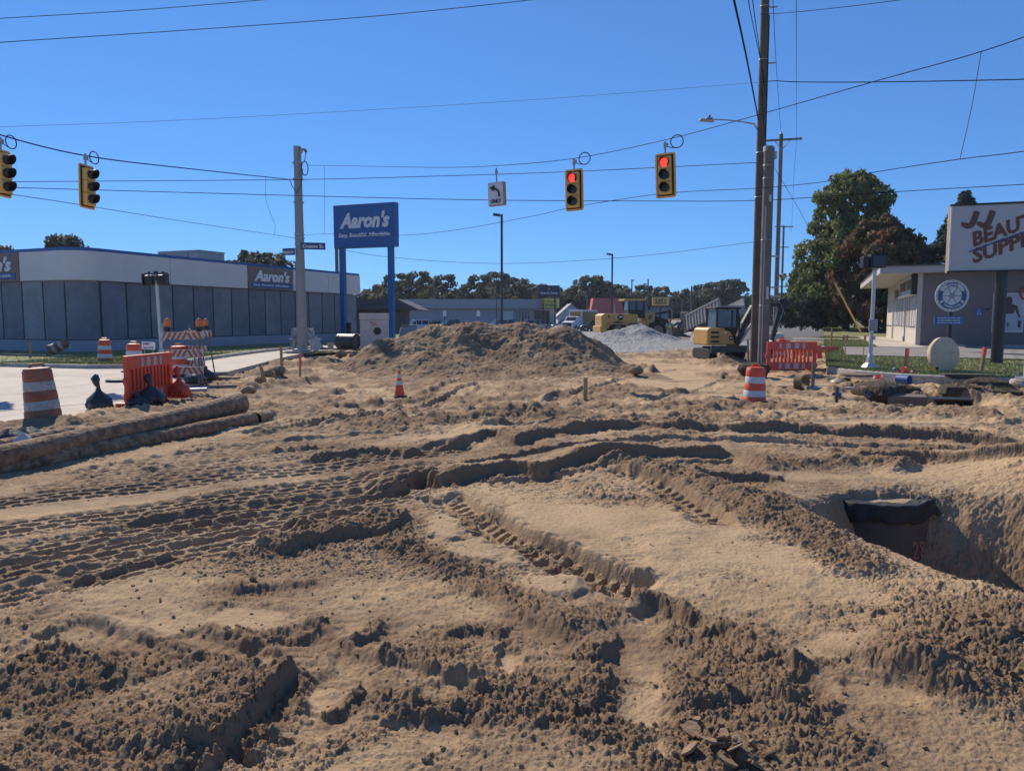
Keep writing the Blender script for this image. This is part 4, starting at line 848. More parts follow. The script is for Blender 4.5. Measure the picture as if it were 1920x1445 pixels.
gwire = wire('guy wire slanting from the thick grey pole down behind the lawn', [(1443, 300, 30), (1510, 415, 40), (1565, 530, 52)], 0.010)
gg = MB().tube([P(1565, 530, 52), P(1613, 621, 58)], 0.07, 8).build('guy_guard', mat('guard_yellow', (0.50, 0.36, 0.10), 0.5), None, True); tag(gg, 'leaning yellow plastic guard on the guy wire in front of the maple', 'guy guard')

# ---- traffic signals
M_SIGY = mat('signal_yellow', (0.78, 0.46, 0.12), 0.5, 0.12, 3); M_SIGB = mat('signal_black', (0.012, 0.012, 0.014), 0.5)
M_LOFF = mat('lens_off', (0.02, 0.022, 0.03), 0.25)
def red_lens():
    m = mat('red_lens_lit', (1.0, 0.06, 0.04), 0.4, 0.02, emit=1.15); return m
def signal(px, py_top, py_bot, Y, rz, lit, tilt, label):
    top = P(px, py_top, Y); H = 1.34; t = thing('traffic_signal', label, 'traffic signal', top, rz, 'traffic signals hung from the span wires'); t.rotation_euler = (0, R(tilt), rz)
    z0 = -H; W2 = 0.62
    b = MB(); b.prism([(-W2 / 2 + .05, z0), (W2 / 2 - .05, z0), (W2 / 2, z0 + .05), (W2 / 2, -.05), (W2 / 2 - .05, 0), (-W2 / 2 + .05, 0), (-W2 / 2, -.05), (-W2 / 2, z0 + .05)], 0.0, 0.02); bp = b.build('backplate', M_SIGY, t)
    MB().box((0, -0.006, z0 / 2), (W2 - 0.12, 0.012, H - 0.12)).build('black_field', M_SIGB, bp)
    for k in range(3):
        zc = -0.28 - 0.375 * k - 0.03; h = MB().box((0, -0.07, zc), (0.385, 0.17, 0.365)).build('housing', M_SIGY, t, bevel=0.012)
        MB().lathe([(0.0, 0), (0.09, 0.008), (0.134, 0.0)], 20, M=Matrix.Translation((0, -0.158, zc)) @ Matrix.Rotation(R(90), 4, 'X'), caps=False).build('lens', red_lens() if (lit and k == 0) else M_LOFF, h, True)
        v = MB(); n = 22
        for i in range(n):
            a0, a1 = R(-48 + 276 * i / n), R(-48 + 276 * (i + 1) / n)
            def dd(a): return 0.24 * (0.45 + 0.55 * max(0, math.sin(a) * 0.5 + 0.5))
            pts = [(0.142 * math.cos(a), -0.155 - d, zc + 0.142 * math.sin(a)) for a, d in ((a0, 0), (a1, 0), (a1, dd(a1)), (a0, dd(a0)))]
            pin = [(0.135 * math.cos(a), -0.155 - d, zc + 0.135 * math.sin(a)) for a, d in ((a0, 0), (a1, 0), (a1, dd(a1)), (a0, dd(a0)))]
            v.add(pts + pin, [(0, 1, 2, 3), (7, 6, 5, 4), (3, 2, 6, 7)])
        v.build('visor', M_SIGB, h)
    MB().tube([(0, 0.03, 0), (0, 0.03, 0.34)], 0.028, 8).box((0.0, 0.03, 0.22), (0.07, 0.09, 0.16)).box((0.06, 0.03, 0.24), (0.06, 0.06, 0.10)).build('hanger', M_METAL, t)
    rr = 0.19; MB().tube([(0.36 + rr * math.cos(a), 0.03, 0.30 + rr * math.sin(a)) for a in [R(20 * i) for i in range(19)]], 0.016, 6).tube([(0.05, 0.03, 0.2), (0.18, 0.03, 0.14), (0.3, 0.03, 0.12)], 0.012, 5).build('cable_loop', M_WIRE, t, True)
    return t
signal(1076, 317, 391, 24.6, R(-24), True, -1.5, 'red-lit traffic signal right of the turn-only sign')
signal(1247, 287, 367, 23.0, R(-24), True, -2.5, 'red-lit traffic signal nearest the lamp pole')
signal(162, 309, 388, 23.4, R(78), False, 2, 'unlit-side traffic signal turned right, above the blue-grey store')
signal(3, 280, 366, 21.6, R(80), False, 2.5, 'traffic signal cut by the left edge of the picture')
tp = P(929, 342, 26); ts = thing('turn_sign', 'white left-turn ONLY box sign hanging from the span wire', 'sign', tp, R(-28)); ts.rotation_euler = (0, R(-2), R(-28))
MB().box((0, 0.09, -0.39), (0.61, 0.18, 0.78)).build('box', mat('sign_box_tan', (0.36, 0.24, 0.12), 0.5), ts)
fc = MB().box((0, -0.008, -0.39), (0.57, 0.016, 0.74)).build('face', mat('sign_white', (0.60, 0.61, 0.62), 0.45), ts)
ar = MB(); pts = [(0.16, -0.48), (0.16, -0.36), (0.12, -0.26), (0.03, -0.19)]
ar.tube([(0.14, -0.02, -0.50), (0.14, -0.02, -0.40), (0.11, -0.02, -0.31), (0.02, -0.02, -0.23), (-0.04, -0.02, -0.205)], 0.036, 8); ar.prism([(-0.22, -0.17), (-0.03, -0.10), (-0.06, -0.31)], -0.05, -0.01); ar.build('arrow', M_BLACK, fc)
text('ONLY', 0.13, 0.42, 0, 0.006, 0.01, M_BLACK, fc, (0, -0.03, -0.70))
MB().tube([(0, 0.09, 0), (0, 0.09, 0.5)], 0.025, 8).box((0, 0.09, 0.35), (0.07, 0.07, 0.14)).build('hanger', M_METAL, ts)

# ---- pylon sign of the store
pz = thing('pylon_sign', 'tall blue shop sign on two posts beside the store', 'sign', (X_(690, 54), 54, 0.1), R(-20)); hw = 2.52
zb, ztop = P(690, 464.5, 54).z - 0.1, P(690, 383, 54).z - 0.1; zc = (zb + ztop) / 2; h = ztop - zb
bd = MB().box((0, 0, zc), (hw * 2, 0.55, h)).build('cabinet', M_BLUE, pz, bevel=0.02)
text("Aaron's", h * 0.33, hw * 1.62, 0.28, 0.06, 0.05, M_LETTER, bd, (0.05, -0.31, zc - 0.10)); text('Easy. Beautiful. Affordable.', h * 0.095, hw * 1.68, 0, 0.012, 0.03, M_LETTER, bd, (0.05, -0.30, zc - h * 0.25))
for s in (-1, 1): MB().box((s * (hw - 0.52), 0.02, zb / 2), (0.36, 0.36, zb)).build('post', M_BLUE, pz)
MB().box((-hw + 1.0, -0.1, 1.0), (0.3, 0.2, 0.9)).build('meter_box', M_BLACK, pz)

# ---- JJ sign
M_JS = mat('sign_face_pale', (0.46, 0.46, 0.45), 0.5, 0.03, 1); jy = 28.8
js = thing('shop_sign', 'big pale sign reading JJ BEAUTY SUPPLY on a thick black post', 'sign', (X_(1866, jy), jy, 0.05), R(-19))
z0, z1 = P(1780, 509, jy).z - 0.05, P(1780, 380, jy).z - 0.05; w = 4.7; xl = -1.78
cb = MB().box((xl + w / 2, 0.22, (z0 + z1) / 2), (w, 0.44, z1 - z0)).build('cabinet', mat('sign_side_tan', (0.32, 0.24, 0.15), 0.6), js)
fa = MB().box((xl + w / 2, -0.01, (z0 + z1) / 2), (w - 0.10, 0.02, z1 - z0 - 0.12)).build('face', M_JS, cb)
MB().box((xl + w / 2, -0.02, z1 - 0.02), (w + 0.04, 0.1, 0.07)).box((xl + w / 2, -0.02, z0 + 0.02), (w + 0.04, 0.1, 0.07)).build('trim', M_BLACK, cb); MB().box((xl + 0.03, -0.03, (z0 + z1) / 2), (0.05, 0.05, z1 - z0 - .1)).build('edge_strip', M_LETTER, cb)
M_BR = mat('sign_text_brown', (0.15, 0.05, 0.03), 0.5); M_NV = mat('sign_shadow_blue', (0.06, 0.08, 0.13), 0.5)
tl = R(-16)
JP = [(0.50, 0.70), (0.44, 0.48), (0.37, 0.24), (0.28, 0.09), (0.14, 0.05), (0.03, 0.12), (0.02, 0.22)]
for i, xx in enumerate((0.0, 0.53)):
    for dx, dz, dy, mm in ((0.06, -0.03, -0.03, M_NV), (0.0, 0.0, -0.045, M_BR)):
        w_ = catmull([(xl + 0.44 + xx + u * 0.86 + dx, z1 - 0.88 + v * 0.86 + dz) for u, v in JP], 4)
        MB().tube([(u, 0, v) for u, v in w_], 0.078, 8, M=Matrix.Translation((0, dy, 0)) @ Matrix.Diagonal((1, 0.08, 1, 1))).build('letter_j', mm, fa)
text('BEAUTY', 0.52, 2.65, 0.25, 0.03, 0.01, M_BR, fa, (xl + 0.82, -0.03, z1 - 1.62), align='LEFT', rot=(0, R(-20), 0)); text('SUPPLY', 0.52, 2.65, 0.25, 0.03, 0.01, M_BR, fa, (xl + 0.86, -0.03, z1 - 2.26), align='LEFT', rot=(0, R(-20), 0))
MB().box((xl + 2.50, -0.03, z1 - 1.13), (3.9, 0.02, 0.05), rot=(0, R(-21), 0)).build('stripe', mat('stripe_blue', (0.02, 0.05, 0.2), 0.5), fa)
MB().tube([(0.12, 0.22, 0), (0.12, 0.22, z0 + .01)], 0.21, 20).build('post', mat('post_black', (0.025, 0.022, 0.02), 0.35, 0.2, 3), js, True)

# ---- rotary wheel sign on its own post
ry = 36.0; rw = thing('club_sign', 'round white and blue cog-wheel club sign above a small blue plaque', 'sign', (X_(1779, ry), ry, 0.27), R(-8))
zc = P(1779, 554.5, ry).z - 0.27; rr = 29.5 / F * ry; d = MB().lathe([(rr, 0), (rr, 0.04)], 48, M=Matrix.Translation((0, 0, zc)) @ Matrix.Rotation(R(90), 4, 'X')).build('disc', mat('disc_white', (0.60, 0.60, 0.60), 0.5), rw)
M_RB = mat('rotary_blue', (0.03, 0.10, 0.27), 0.5); g = MB()
def ring(b, r0, r1, a0, a1, n=24, y=-0.05, th=0.012):
    for i in range(n):
        A, B = R(a0 + (a1 - a0) * i / n), R(a0 + (a1 - a0) * (i + 1) / n)
        q4 = [(r0, A), (r1, A), (r1, B), (r0, B)]; b.add([(r * math.sin(a), yy, zc + r * math.cos(a)) for yy in (y, y - th) for r, a in q4], [(4, 5, 6, 7), (0, 4, 7, 3), (1, 2, 6, 5), (0, 1, 5, 4), (3, 7, 6, 2)])
for a0, a1 in ((-28, 28), (62, 118), (-118, -62)):
    ring(g, rr * 0.60, rr * 0.80, a0 + 3, a1 - 3, 14)
ring(g, rr * 0.60, rr * 0.80, 128, 232, 20)
for r in (0.82, 0.58, 0.12, 0.06): ring(g, rr * r, rr * (r + 0.02), 0, 360, 40)
g.build('blue_band', M_RB, d)
for k in range(24):
    a = R(15 * k); MB().box((rr * 0.90 * math.sin(a), -0.05, zc + rr * 0.90 * math.cos(a)), (rr * 0.012, 0.012, rr * 0.15), rot=(0, a + (0.35 if k % 2 else -0.35), 0)).build('cog_line', M_RB, d)
for k in range(6):
    a = R(60 * k + 30); MB().box((rr * 0.36 * math.sin(a), -0.05, zc + rr * 0.36 * math.cos(a)), (rr * 0.03, 0.012, rr * 0.44), rot=(0, a, 0)).build('spoke', M_RB, d)
def arc(s, r, a0, a1, h, flip=False):
    for i, ch in enumerate(s):
        a = R(a0 + (a1 - a0) * i / (len(s) - 1)); rot = (0, a if not flip else a + math.pi, 0); rad = r - (h / 2 if not flip else -h / 2)
        text(ch, h, None, 0, 0.003, 0.006, M_LETTER, d, (rad * math.sin(a), -0.075, zc + rad * math.cos(a)), rot=rot)
arc('ROTARY', rr * 0.70, -19, 19, rr * 0.13); arc('INTERNATIONAL', rr * 0.70, 222, 138, rr * 0.11, True)
pq = MB().box((-0.1, 0, zc - rr - 0.42), (1.27, 0.05, 0.40)).build('plaque', mat('plaque_blue', (0.02, 0.12, 0.36), 0.5), rw)
for i, s in enumerate(('MUSKEGON ROTARY CLUB', 'ROTARY MEETS NOON', 'MUSKEGON CLUB')): text(s, 0.065, 1.05 - 0.08 * (i == 1), 0, 0.002, 0.006, M_LETTER, pq, (-0.1, -0.04, zc - rr - 0.33 - i * 0.115))
MB().box((0, 0.05, (zc - rr) / 2), (0.15, 0.08, zc - rr)).build('post', M_BLACK, rw)

# ---- pedestrian signal poles
def pedpole(px, py, Y, z0, ztop, tilt, label, twin, pyt=None):
    x = X_(px, Y); t = thing('pedestrian_signal', label, 'pedestrian signal', (x, Y, z0)); t.rotation_euler = (0, R(tilt), 0)
    MB().lathe([(0.30, 0), (0.31, 0.05), (0.22, 0.16), (0.15, 0.22), (0.12, 0.42), (0.07, 0.55)], 8).build('base', M_ALU, t)
    MB().tube([(0, 0, 0.4), (0, 0, ztop)], 0.068 if not twin else 0.06, 14).build('pole', M_ALU, t, True)
    return t
pr = pedpole(1632, 692, 26.7, 0.03, 3.55, 0.5, 'silver pedestrian signal pole on the verge left of the round slab', False)
hd = MB().box((0.05, 0, 3.82), (0.56, 0.30, 0.46)).build('signal_head', M_SIGB, pr, bevel=0.02)
MB().box((0.05, -0.17, 3.82), (0.44, 0.03, 0.36)).build('face', mat('ped_face', (0.035, 0.04, 0.045), 0.4), hd); MB().box((-0.35, 0.05, 3.78), (0.22, 0.28, 0.4)).build('signal_head', M_SIGB, pr, bevel=0.02)
MB().tube([(0, 0, 3.5), (0, 0, 3.62)], 0.075, 14).build('collar', M_METAL, pr)
pb = MB().box((0.0, -0.09, 1.56), (0.30, 0.03, 0.42)).build('button_sign', mat('sign_pale_grey', (0.42, 0.42, 0.42), 0.5), pr)
for i in range(5): MB().box((0.03, -0.11, 1.70 - i * 0.075), (0.18, 0.012, 0.022)).box((-0.10, -0.11, 1.70 - i * 0.075), (0.035, 0.012, 0.035)).build('print', M_BLACK, pb)
MB().box((0.06, -0.06, 1.1), (0.08, 0.08, 0.12)).build('button', M_METAL, pr)
pl_ = pedpole(303, 664, 29.5, 0.12, 3.2, -1.5, 'silver pole with two black pedestrian signals behind the striped barricade', True)
for s in (-1, 1):
    h = MB().box((s * 0.24, 0.0, 3.22), (0.34, 0.40, 0.38)).build('signal_head', M_SIGB, pl_, bevel=0.05); MB().box((s * 0.44, -0.08, 3.24), (0.05, 0.34, 0.44)).build('visor', M_SIGB, h)
MB().box((0, 0, 3.47), (0.9, 0.06, 0.05)).tube([(-0.28, 0, 3.47), (-0.28, 0, 3.55)], 0.05, 8).tube([(0.28, 0, 3.47), (0.28, 0, 3.55)], 0.05, 8).box((0, 0, 3.5), (0.12, 0.12, 0.14)).build('bracket', M_BLACK, pl_)
MB().box((0.10, -0.02, 1.35), (0.05, 0.12, 0.3)).box((0.10, -0.02, 0.85), (0.10, 0.12, 0.12)).build('button', M_METAL, pl_)

# right edge: silver pole with bolted base
re = thing('lamp_pole', 'silver pole on a bolted concrete base at the right edge', 'pole', (X_(1930, 20.5), 20.5, -0.03))
MB().lathe([(0.42, -0.4), (0.42, 0.12), (0.40, 0.16)], 24).build('footing', M_KERB, re, True); MB().box((0, 0, 0.21), (0.44, 0.44, 0.06)).build('base_plate', M_METAL, re); MB().tube([(0, 0, 0.2), (0, 0, 1.35)], 0.11, 16).build('stub', M_ALU, re, True)
for a in (45, 135, 225, 315): MB().tube([(0.25 * math.cos(R(a)), 0.25 * math.sin(R(a)), 0.15), (0.25 * math.cos(R(a)), 0.25 * math.sin(R(a)), 0.36)], 0.03, 6).build('anchor_bolt', M_METAL, re)

# parking-lot lights and far poles
def lotlight(px, pytop, Y, r, arms, label, headz=0.0, two=False):
    x = X_(px, Y); ztop = P(px, pytop, Y).z; t = thing('lot_light', label, 'lamp post', (x, Y, 0.0), 0, 'tall lamp posts over the parking lot')
    MB().tube([(0, 0, 0), (0, 0, ztop)], r, 8).build('pole', mat('dark_bronze', (0.05, 0.05, 0.055), 0.5), t)
    for s in arms: MB().box((s * 0.45, 0, ztop - 0.05), (0.65, 0.35, 0.22), rot=(0, R(-8 * s), 0)).build('lamp_head', M_METAL if two else mat('dark_bronze', (0.05, 0.05, 0.055), 0.5), t)
    return t
lotlight(941, 402, 68, 0.11, (-1,), 'tallest black lamp post, standing behind the dirt pile')
lotlight(1146, 476, 100, 0.12, (-1,), 'black lamp post right behind the yellow loader cab')
lotlight(931, 521, 135, 0.09, (-1, 1), 'twin-headed lamp post just left of the tallest one', two=True)
lotlight(1183, 525, 150, 0.12, (0.3,), 'small dark lamp post above the loader')
lotlight(1206, 532, 165, 0.12, (0.3,), 'farther small lamp post right of the loader cab')
for i, (px, py, Y, lb) in enumerate(((1213, 523, 150, 'plain distant pole left of the orange-brown billboard'), (1294, 536, 150, 'distant pole just left of the dump truck'), (1100, 552, 170, 'thin pole rising behind the box truck'), (1277, 562, 170, 'short distant pole behind the second worker'), (635, 466, 62, 'dark pole half hidden behind the left post of the blue sign'), (1381, 568, 220, 'distant pole beyond the excavator boom'), (815, 535, 180, 'thin mast behind the long grey store'))):
    t = upole(px, Y, -0.2, P(px, py, Y).z, 0.16 if Y < 100 else 0.2, 0.14, lb, M_POLEG, 'distant poles beyond the road works')
# ---------------------------------------------------------------- road-work things
M_OR = mat('drum_orange', (0.72, 0.085, 0.02), 0.45, 0.10, 3, dirt=0.2, dirtcol=(0.30, 0.18, 0.10)); M_WH = mat('reflective_white', (0.60, 0.58, 0.55), 0.4, 0.10, 4, dirt=0.25, dirtcol=(0.36, 0.31, 0.26))
M_ORD = mat('drum_orange_dirty', (0.42, 0.085, 0.025), 0.6, 0.35, 2.4, dirt=0.62, dirtcol=(0.24, 0.15, 0.085)); M_WHD = mat('white_dirty', (0.48, 0.44, 0.40), 0.6, 0.2, 4, dirt=0.5, dirtcol=(0.32, 0.26, 0.19))
M_RUB = mat('black_rubber', (0.035, 0.034, 0.034), 0.8, 0.3, 3, dirt=0.3)
def drum(x, y, z, label, dirty=False, tilt=(0, 0), dent=0.0, rz=0, scale=1.0, base=True):
    t = thing('traffic_drum', label, 'traffic drum', (x, y, z), rz, 'orange and white traffic drums'); t.rotation_euler = (R(tilt[0]), R(tilt[1]), rz); t.scale = (scale,) * 3
    o, w = (M_ORD, M_WHD) if dirty else (M_OR, M_WH); f = (lambda a, zz: 1 + dent * math.sin(a * 3 + zz * 4) * 0.5 + dent * math.cos(a * 2 - zz * 3) * 0.5) if dent else None
    rs = [0.285, 0.272, 0.262, 0.25, 0.238, 0.228]; z0 = 0.05; hs = [0.17, 0.17, 0.17, 0.17, 0.20]; zz = z0
    for k, hh in enumerate(hs):
        r0 = rs[k]; q = MB().lathe([(r0 - 0.012, zz), (r0, zz + 0.012), (r0 - 0.006, zz + hh - 0.015), (r0 - 0.018, zz + hh)], 28, noise=f, caps=False).build('band', o if k % 2 == 0 else w, t, True); zz += hh
    MB().lathe([(rs[4] - 0.018, zz), (rs[4] - 0.03, zz + 0.03), (0.12, zz + 0.045), (0.0, zz + 0.045)], 28, noise=f, caps=False).build('lid', o, t, True)
    MB().tube([(-0.12, 0, zz + 0.03), (-0.09, 0, zz + 0.10), (0.09, 0, zz + 0.10), (0.12, 0, zz + 0.03)], 0.022, 8).build('handle', o, t)
    if base: MB().lathe([(0.44, 0.0), (0.44, 0.04), (0.36, 0.075), (0.30, 0.09)], 10, noise=lambda a, z_: 1 + 0.03 * math.sin(a * 5)).build('rubber_base', M_RUB, t)
    return t
def at(px, py, z): p = G(px, py, z); return p.x, p.y
x, y = at(82, 791, 0.0); drum(x, y, 0.0, 'battered dirty drum nearest the camera on the left pavement edge', True, (-1, -3.5), 0.045, 0.4, 0.99)
x, y = at(197, 681, 0.0); drum(x, y, 0.0, 'clean drum standing on the kerb in front of the blue-grey store', False, (0, 1), 0, 0.2)
x, y = at(253, 697, 0.0); drum(x, y, 0.0, 'drum rising behind the red plastic barrier on the left', False, (0, 0), 0.01)
x, y = at(337, 706, 0.0); drum(x, y, 0.0, 'drum beside the striped folding barricades', False, (0, -1), 0.015, 1.0)
x, y = at(90, 664, 0.13); t = drum(x, y, 0.3, 'drum lying tipped over in the grass by the store', True, (8, 62), 0.03, 0.6, 0.95, False); t.location.z = 0.26
x, y = 5.67, 17.25; drum(x, y, T(x, y) - 0.02, 'drum standing in the sand right of centre', False, (0, 1), 0.012, 0.3, 0.93)
x, y = at(1512, 676, 0.03); drum(x, y + 3, -0.1, 'drum half hidden behind the red barrier by the poles', False, (0, 0), 0.01, 0.3)
# barriers
M_RED = mat('barrier_red', (0.74, 0.09, 0.045), 0.45, 0.12, 2, dirt=0.15, dirtcol=(0.25, 0.13, 0.08)); M_REFL = mat('barrier_reflector', (0.46, 0.46, 0.47), 0.35, 0.1, 3)
def barrier(x, y, z, rz, label, solid, w=1.85, h=1.06):
    t = thing('plastic_barrier', label, 'barrier', (x, y, z), rz, 'red plastic road barriers'); b = MB()
    top, bot = 0.28, 0.26; zl = 0.05
    b.box((0, 0, h - top / 2), (w, 0.10, top)); b.box((0, 0, zl + bot / 2), (w, 0.10, bot)); n = 11; sw = w / (n * 2 - 0.0)
    b.box((-w / 2 + 0.07, 0, h / 2), (0.14, 0.09, h - top - bot - .02)); b.box((w / 2 - 0.07, 0, h / 2), (0.14, 0.09, h - top - bot - .02)); b.build('frame', M_RED, t, bevel=0.012)
    for k in range(n - 1):
        xx = -w / 2 + 0.14 + (k + 0.95) * (w - 0.28) / n; MB().prism([(xx - 0.042, zl + bot - .01), (xx + 0.042, zl + bot - .01), (xx + 0.03, (h + zl) / 2), (xx + 0.045, h - top + .01), (xx - 0.045, h - top + .01), (xx - 0.03, (h + zl) / 2)], -0.04, 0.04).build('upright', M_RED, t)
    if solid: MB().box((0, 0.03, h / 2 + .01), (w - 0.2, 0.02, h - top - bot + .02)).build('back_web', M_RED, t)
    for zc in (h - top / 2, zl + bot / 2):
        for xx, ww in ((-0.40, 0.08), (-0.13, 0.15), (0.17, 0.15), (0.42, 0.08)): MB().box((xx, -0.056, zc - .01), (ww, 0.012, 0.19)).build('reflector', M_REFL, t)
    for s in (-1, 1):
        MB().box((s * (w / 2 - 0.18), 0, 0.035), (0.22, 0.55, 0.07)).build('foot', M_RED, t, bevel=0.01)
        MB().box((s * (w / 2 + 0.02), 0, h - 0.42 + 0.1 * s), (0.05, 0.07, 0.14)).box((s * (w / 2 + 0.02), 0, 0.2), (0.05, 0.07, 0.14)).build('hinge', M_RED, t)
    return t
a_, b_ = G(238, 763, -0.02), G(322, 744, -0.02); m_ = (a_ + b_) / 2
barrier(m_.x, m_.y, -0.02, math.atan2(b_.y - a_.y, b_.x - a_.x), 'red barrier with closed ribs standing by the left sand bags', True, (b_ - a_).length * 1.0, 1.06)
barrier(X_(1484, 27), 27, -0.06, R(-6), 'red barrier with open slots beside the utility poles', False, 1.75, 1.05)
t = barrier(X_(1512, 30.5), 30.5, 0.12, R(35), 'red barrier toppled behind the slotted one', False, 1.6, 1.0); t.rotation_euler = (R(78), 0, R(20)); t.location = (X_(1512, 30.5), 30.5, 0.45)
t = barrier(X_(1458, 45), 45, 0.2, R(20), 'far red barrier lying flat near the excavator bucket', False, 1.8, 1.0); t.rotation_euler = (R(80), 0, R(14)); t.location.z = 0.25
# folding striped barricades with lamps
M_BW = mat('rail_white', (0.52, 0.48, 0.44), 0.5, 0.08, 4, dirt=0.15); M_BO = mat('rail_orange', (0.40, 0.10, 0.03), 0.5, 0.15, 4, dirt=0.2); M_LEG = mat('steel_leg', (0.14, 0.135, 0.14), 0.5, 0.2, 3, metal=0.4)
M_AMB = mat('amber_lens', (0.75, 0.17, 0.03), 0.35, 0.25, 14); M_AMB2 = mat('amber_rim', (0.55, 0.33, 0.13), 0.4)
def rail(parent, w, h, z, y, name='rail'):
    r = MB().box((0, y, z), (w, 0.025, h)).build(name, M_BW, parent); n = max(4, int(w / 0.13)); st_ = w / n
    for k in range(n):
        x0 = -w / 2 + k * st_ + st_ * 0.1; sl = h * (0.5 if k < n * 0.55 else -0.5); 
        a, b = x0 - sl / 2, x0 + sl / 2; lim = lambda v: max(-w / 2, min(w / 2, v)); ws = st_ * 0.5
        MB().prism([(lim(a), z - h / 2 + .005), (lim(a + ws), z - h / 2 + .005), (lim(b + ws), z + h / 2 - .005), (lim(b), z + h / 2 - .005)], y - 0.017, y - 0.0135).build('stripe', M_BO, r)
    return r
def lamp(parent, x, y, z, s=1.0):
    l = MB().box((x, y, z + 0.05), (0.17 * s, 0.12 * s, 0.12)).build('lamp', M_BLACK, parent, bevel=0.01)
    MB().lathe([(0.0, -0.05), (0.07, -0.045), (0.10, -0.01), (0.10, 0.01), (0.07, 0.045), (0, 0.05)], 18, M=Matrix.Translation((x, y, z + 0.22)) @ Matrix.Diagonal((s, 1, 1.35 * s, 1)) @ Matrix.Rotation(R(90), 4, 'X')).build('lens', M_AMB, l, True)
    MB().tube([(x + 0.10 * s * math.cos(a), y, z + 0.22 + 0.14 * s * math.sin(a)) for a in [R(20 * i) for i in range(19)]], 0.014, 6).build('lens_rim', M_AMB2, l, True)
def barricade(x, y, z, rz, w, label, open_ang, lamps):
    t = thing('folding_barricade', label, 'barricade', (x, y, z), rz, 'striped folding barricades'); H = 1.5
    for s in (-1, 1):
        for f in (-1, 1): MB().tube([(s * (w / 2 - 0.12), f * open_ang, 0), (s * (w / 2 - 0.12), 0.03 * f, H)], 0.022, 6).build('leg', M_LEG, t)
    for f in (-1, 1):
        for z_ in (1.35, 0.88, 0.42):
            if f == 1 and z_ < 1: continue
            yy = f * (open_ang * (1 - z_ / H)) + f * 0.04; rail(t, w, 0.20, z_, yy)
    for xx in lamps: lamp(t, xx, -0.02, H - 0.02, 0.85)
    return t
x, y = at(347, 722, 0.0); barricade(x, y, 0.0, R(14), 1.05, 'nearer striped barricade with two amber lamps', 0.28, (-0.38, 0.42))
x, y = at(374, 705, 0.0); barricade(x, y, 0.0, R(-20), 0.95, 'farther striped barricade with a single amber lamp', 0.3, (0.34,))
# sand bags
def sandbag(x, y, z, label, col, h=0.42, r=0.26, tie=True, rz=0.0, flat=1.0, seed=1):
    r_ = random.Random(seed); t = thing('sandbag', label, 'sandbag', (x, y, z), rz, 'tied sand bags'); ph = r_.uniform(0, 6)
    nz = lambda a, zz: 1 + 0.09 * math.sin(a * 3 + ph) + 0.07 * math.sin(a * 5 + zz * 20 + ph) + 0.05 * math.sin(a * 9 - zz * 12) + 0.035 * math.sin(a * 14 + zz * 30 + ph)
    m = mat('bag_' + col, {'black': (0.03, 0.031, 0.034), 'red': (0.62, 0.06, 0.025), 'white': (0.55, 0.54, 0.5), 'tan': (0.38, 0.29, 0.19)}[col], 0.38, 0.2, 6, 0.01, 12)
    MB().lathe([(r * 0.8, -0.02), (r, 0.05), (r * 1.02, 0.13 * flat), (r * 0.86, 0.22 * flat), (r * 0.5, 0.31 * flat), (r * 0.22, 0.38 * flat), (0.04, h * 0.95 * flat)], 26, noise=nz).build('sack', m, t, True)
    if tie: MB().tube([(0, 0, h * 0.8 * flat), (0.01, 0, h * 0.95 * flat), (-0.03, 0.0, h * flat * 1.15), (-0.06, 0.02, h * flat * 1.35), (-0.03, 0.02, h * flat * 1.55)], [0.035, 0.03, 0.06, 0.085, 0.03], 9).build('neck', m, t, True)
    return t
x, y = at(186, 768, 0.0); sandbag(x, y, 0, 'black tied sand bag alone on the pavement between drum and barrier', 'black', 0.46, 0.24, seed=2)
x, y = at(283, 757, 0.0); sandbag(x, y, 0, 'black sand bag slumped against the foot of the red barrier', 'black', 0.42, 0.27, seed=3); 
x, y = at(262, 760, 0.0); sandbag(x, y, 0, 'low black sand bag under the left half of the red barrier', 'black', 0.3, 0.24, True, flat=0.55, seed=4)
x, y = at(337, 743, 0.0); sandbag(x, y, 0.0, 'orange-red tied sand bag right of the red barrier', 'red', 0.46, 0.26, seed=5)
x, y = at(366, 717, 0.0); sandbag(x, y, 0, 'black bag at the foot of the farther barricade', 'black', 0.3, 0.3, False, flat=0.8, seed=6)
x, y = at(388, 712, 0.0); sandbag(x, y, 0, 'black bag at the right end of the barricades', 'black', 0.34, 0.28, True, flat=0.8, seed=7)
for i, (px, py, lb) in enumerate(((18, 828, 'shiny black bag at the left edge by the pipes'), (52, 822, 'creased black bag just left of the pipe mound'))):
    x, y = at(px, py, 0.0); t = sandbag(x, y, -0.08, lb, 'black', 0.3, 0.27, False, flat=0.7, seed=8 + i)
x, y = at(45, 846, -.05); t = sandbag(x, y, T(x, y), 'small white bag beside the left pipes', 'white', 0.2, 0.12, False, flat=0.5, seed=12)
x, y = at(1655, 703, -.2); sandbag(X_(1575, 24.3), 24.3, T(X_(1575, 24.3), 24.3), 'sandy pale bag in front of the kerb beside the rusty lid', 'tan', 0.3, 0.28, False, flat=0.55, seed=13)
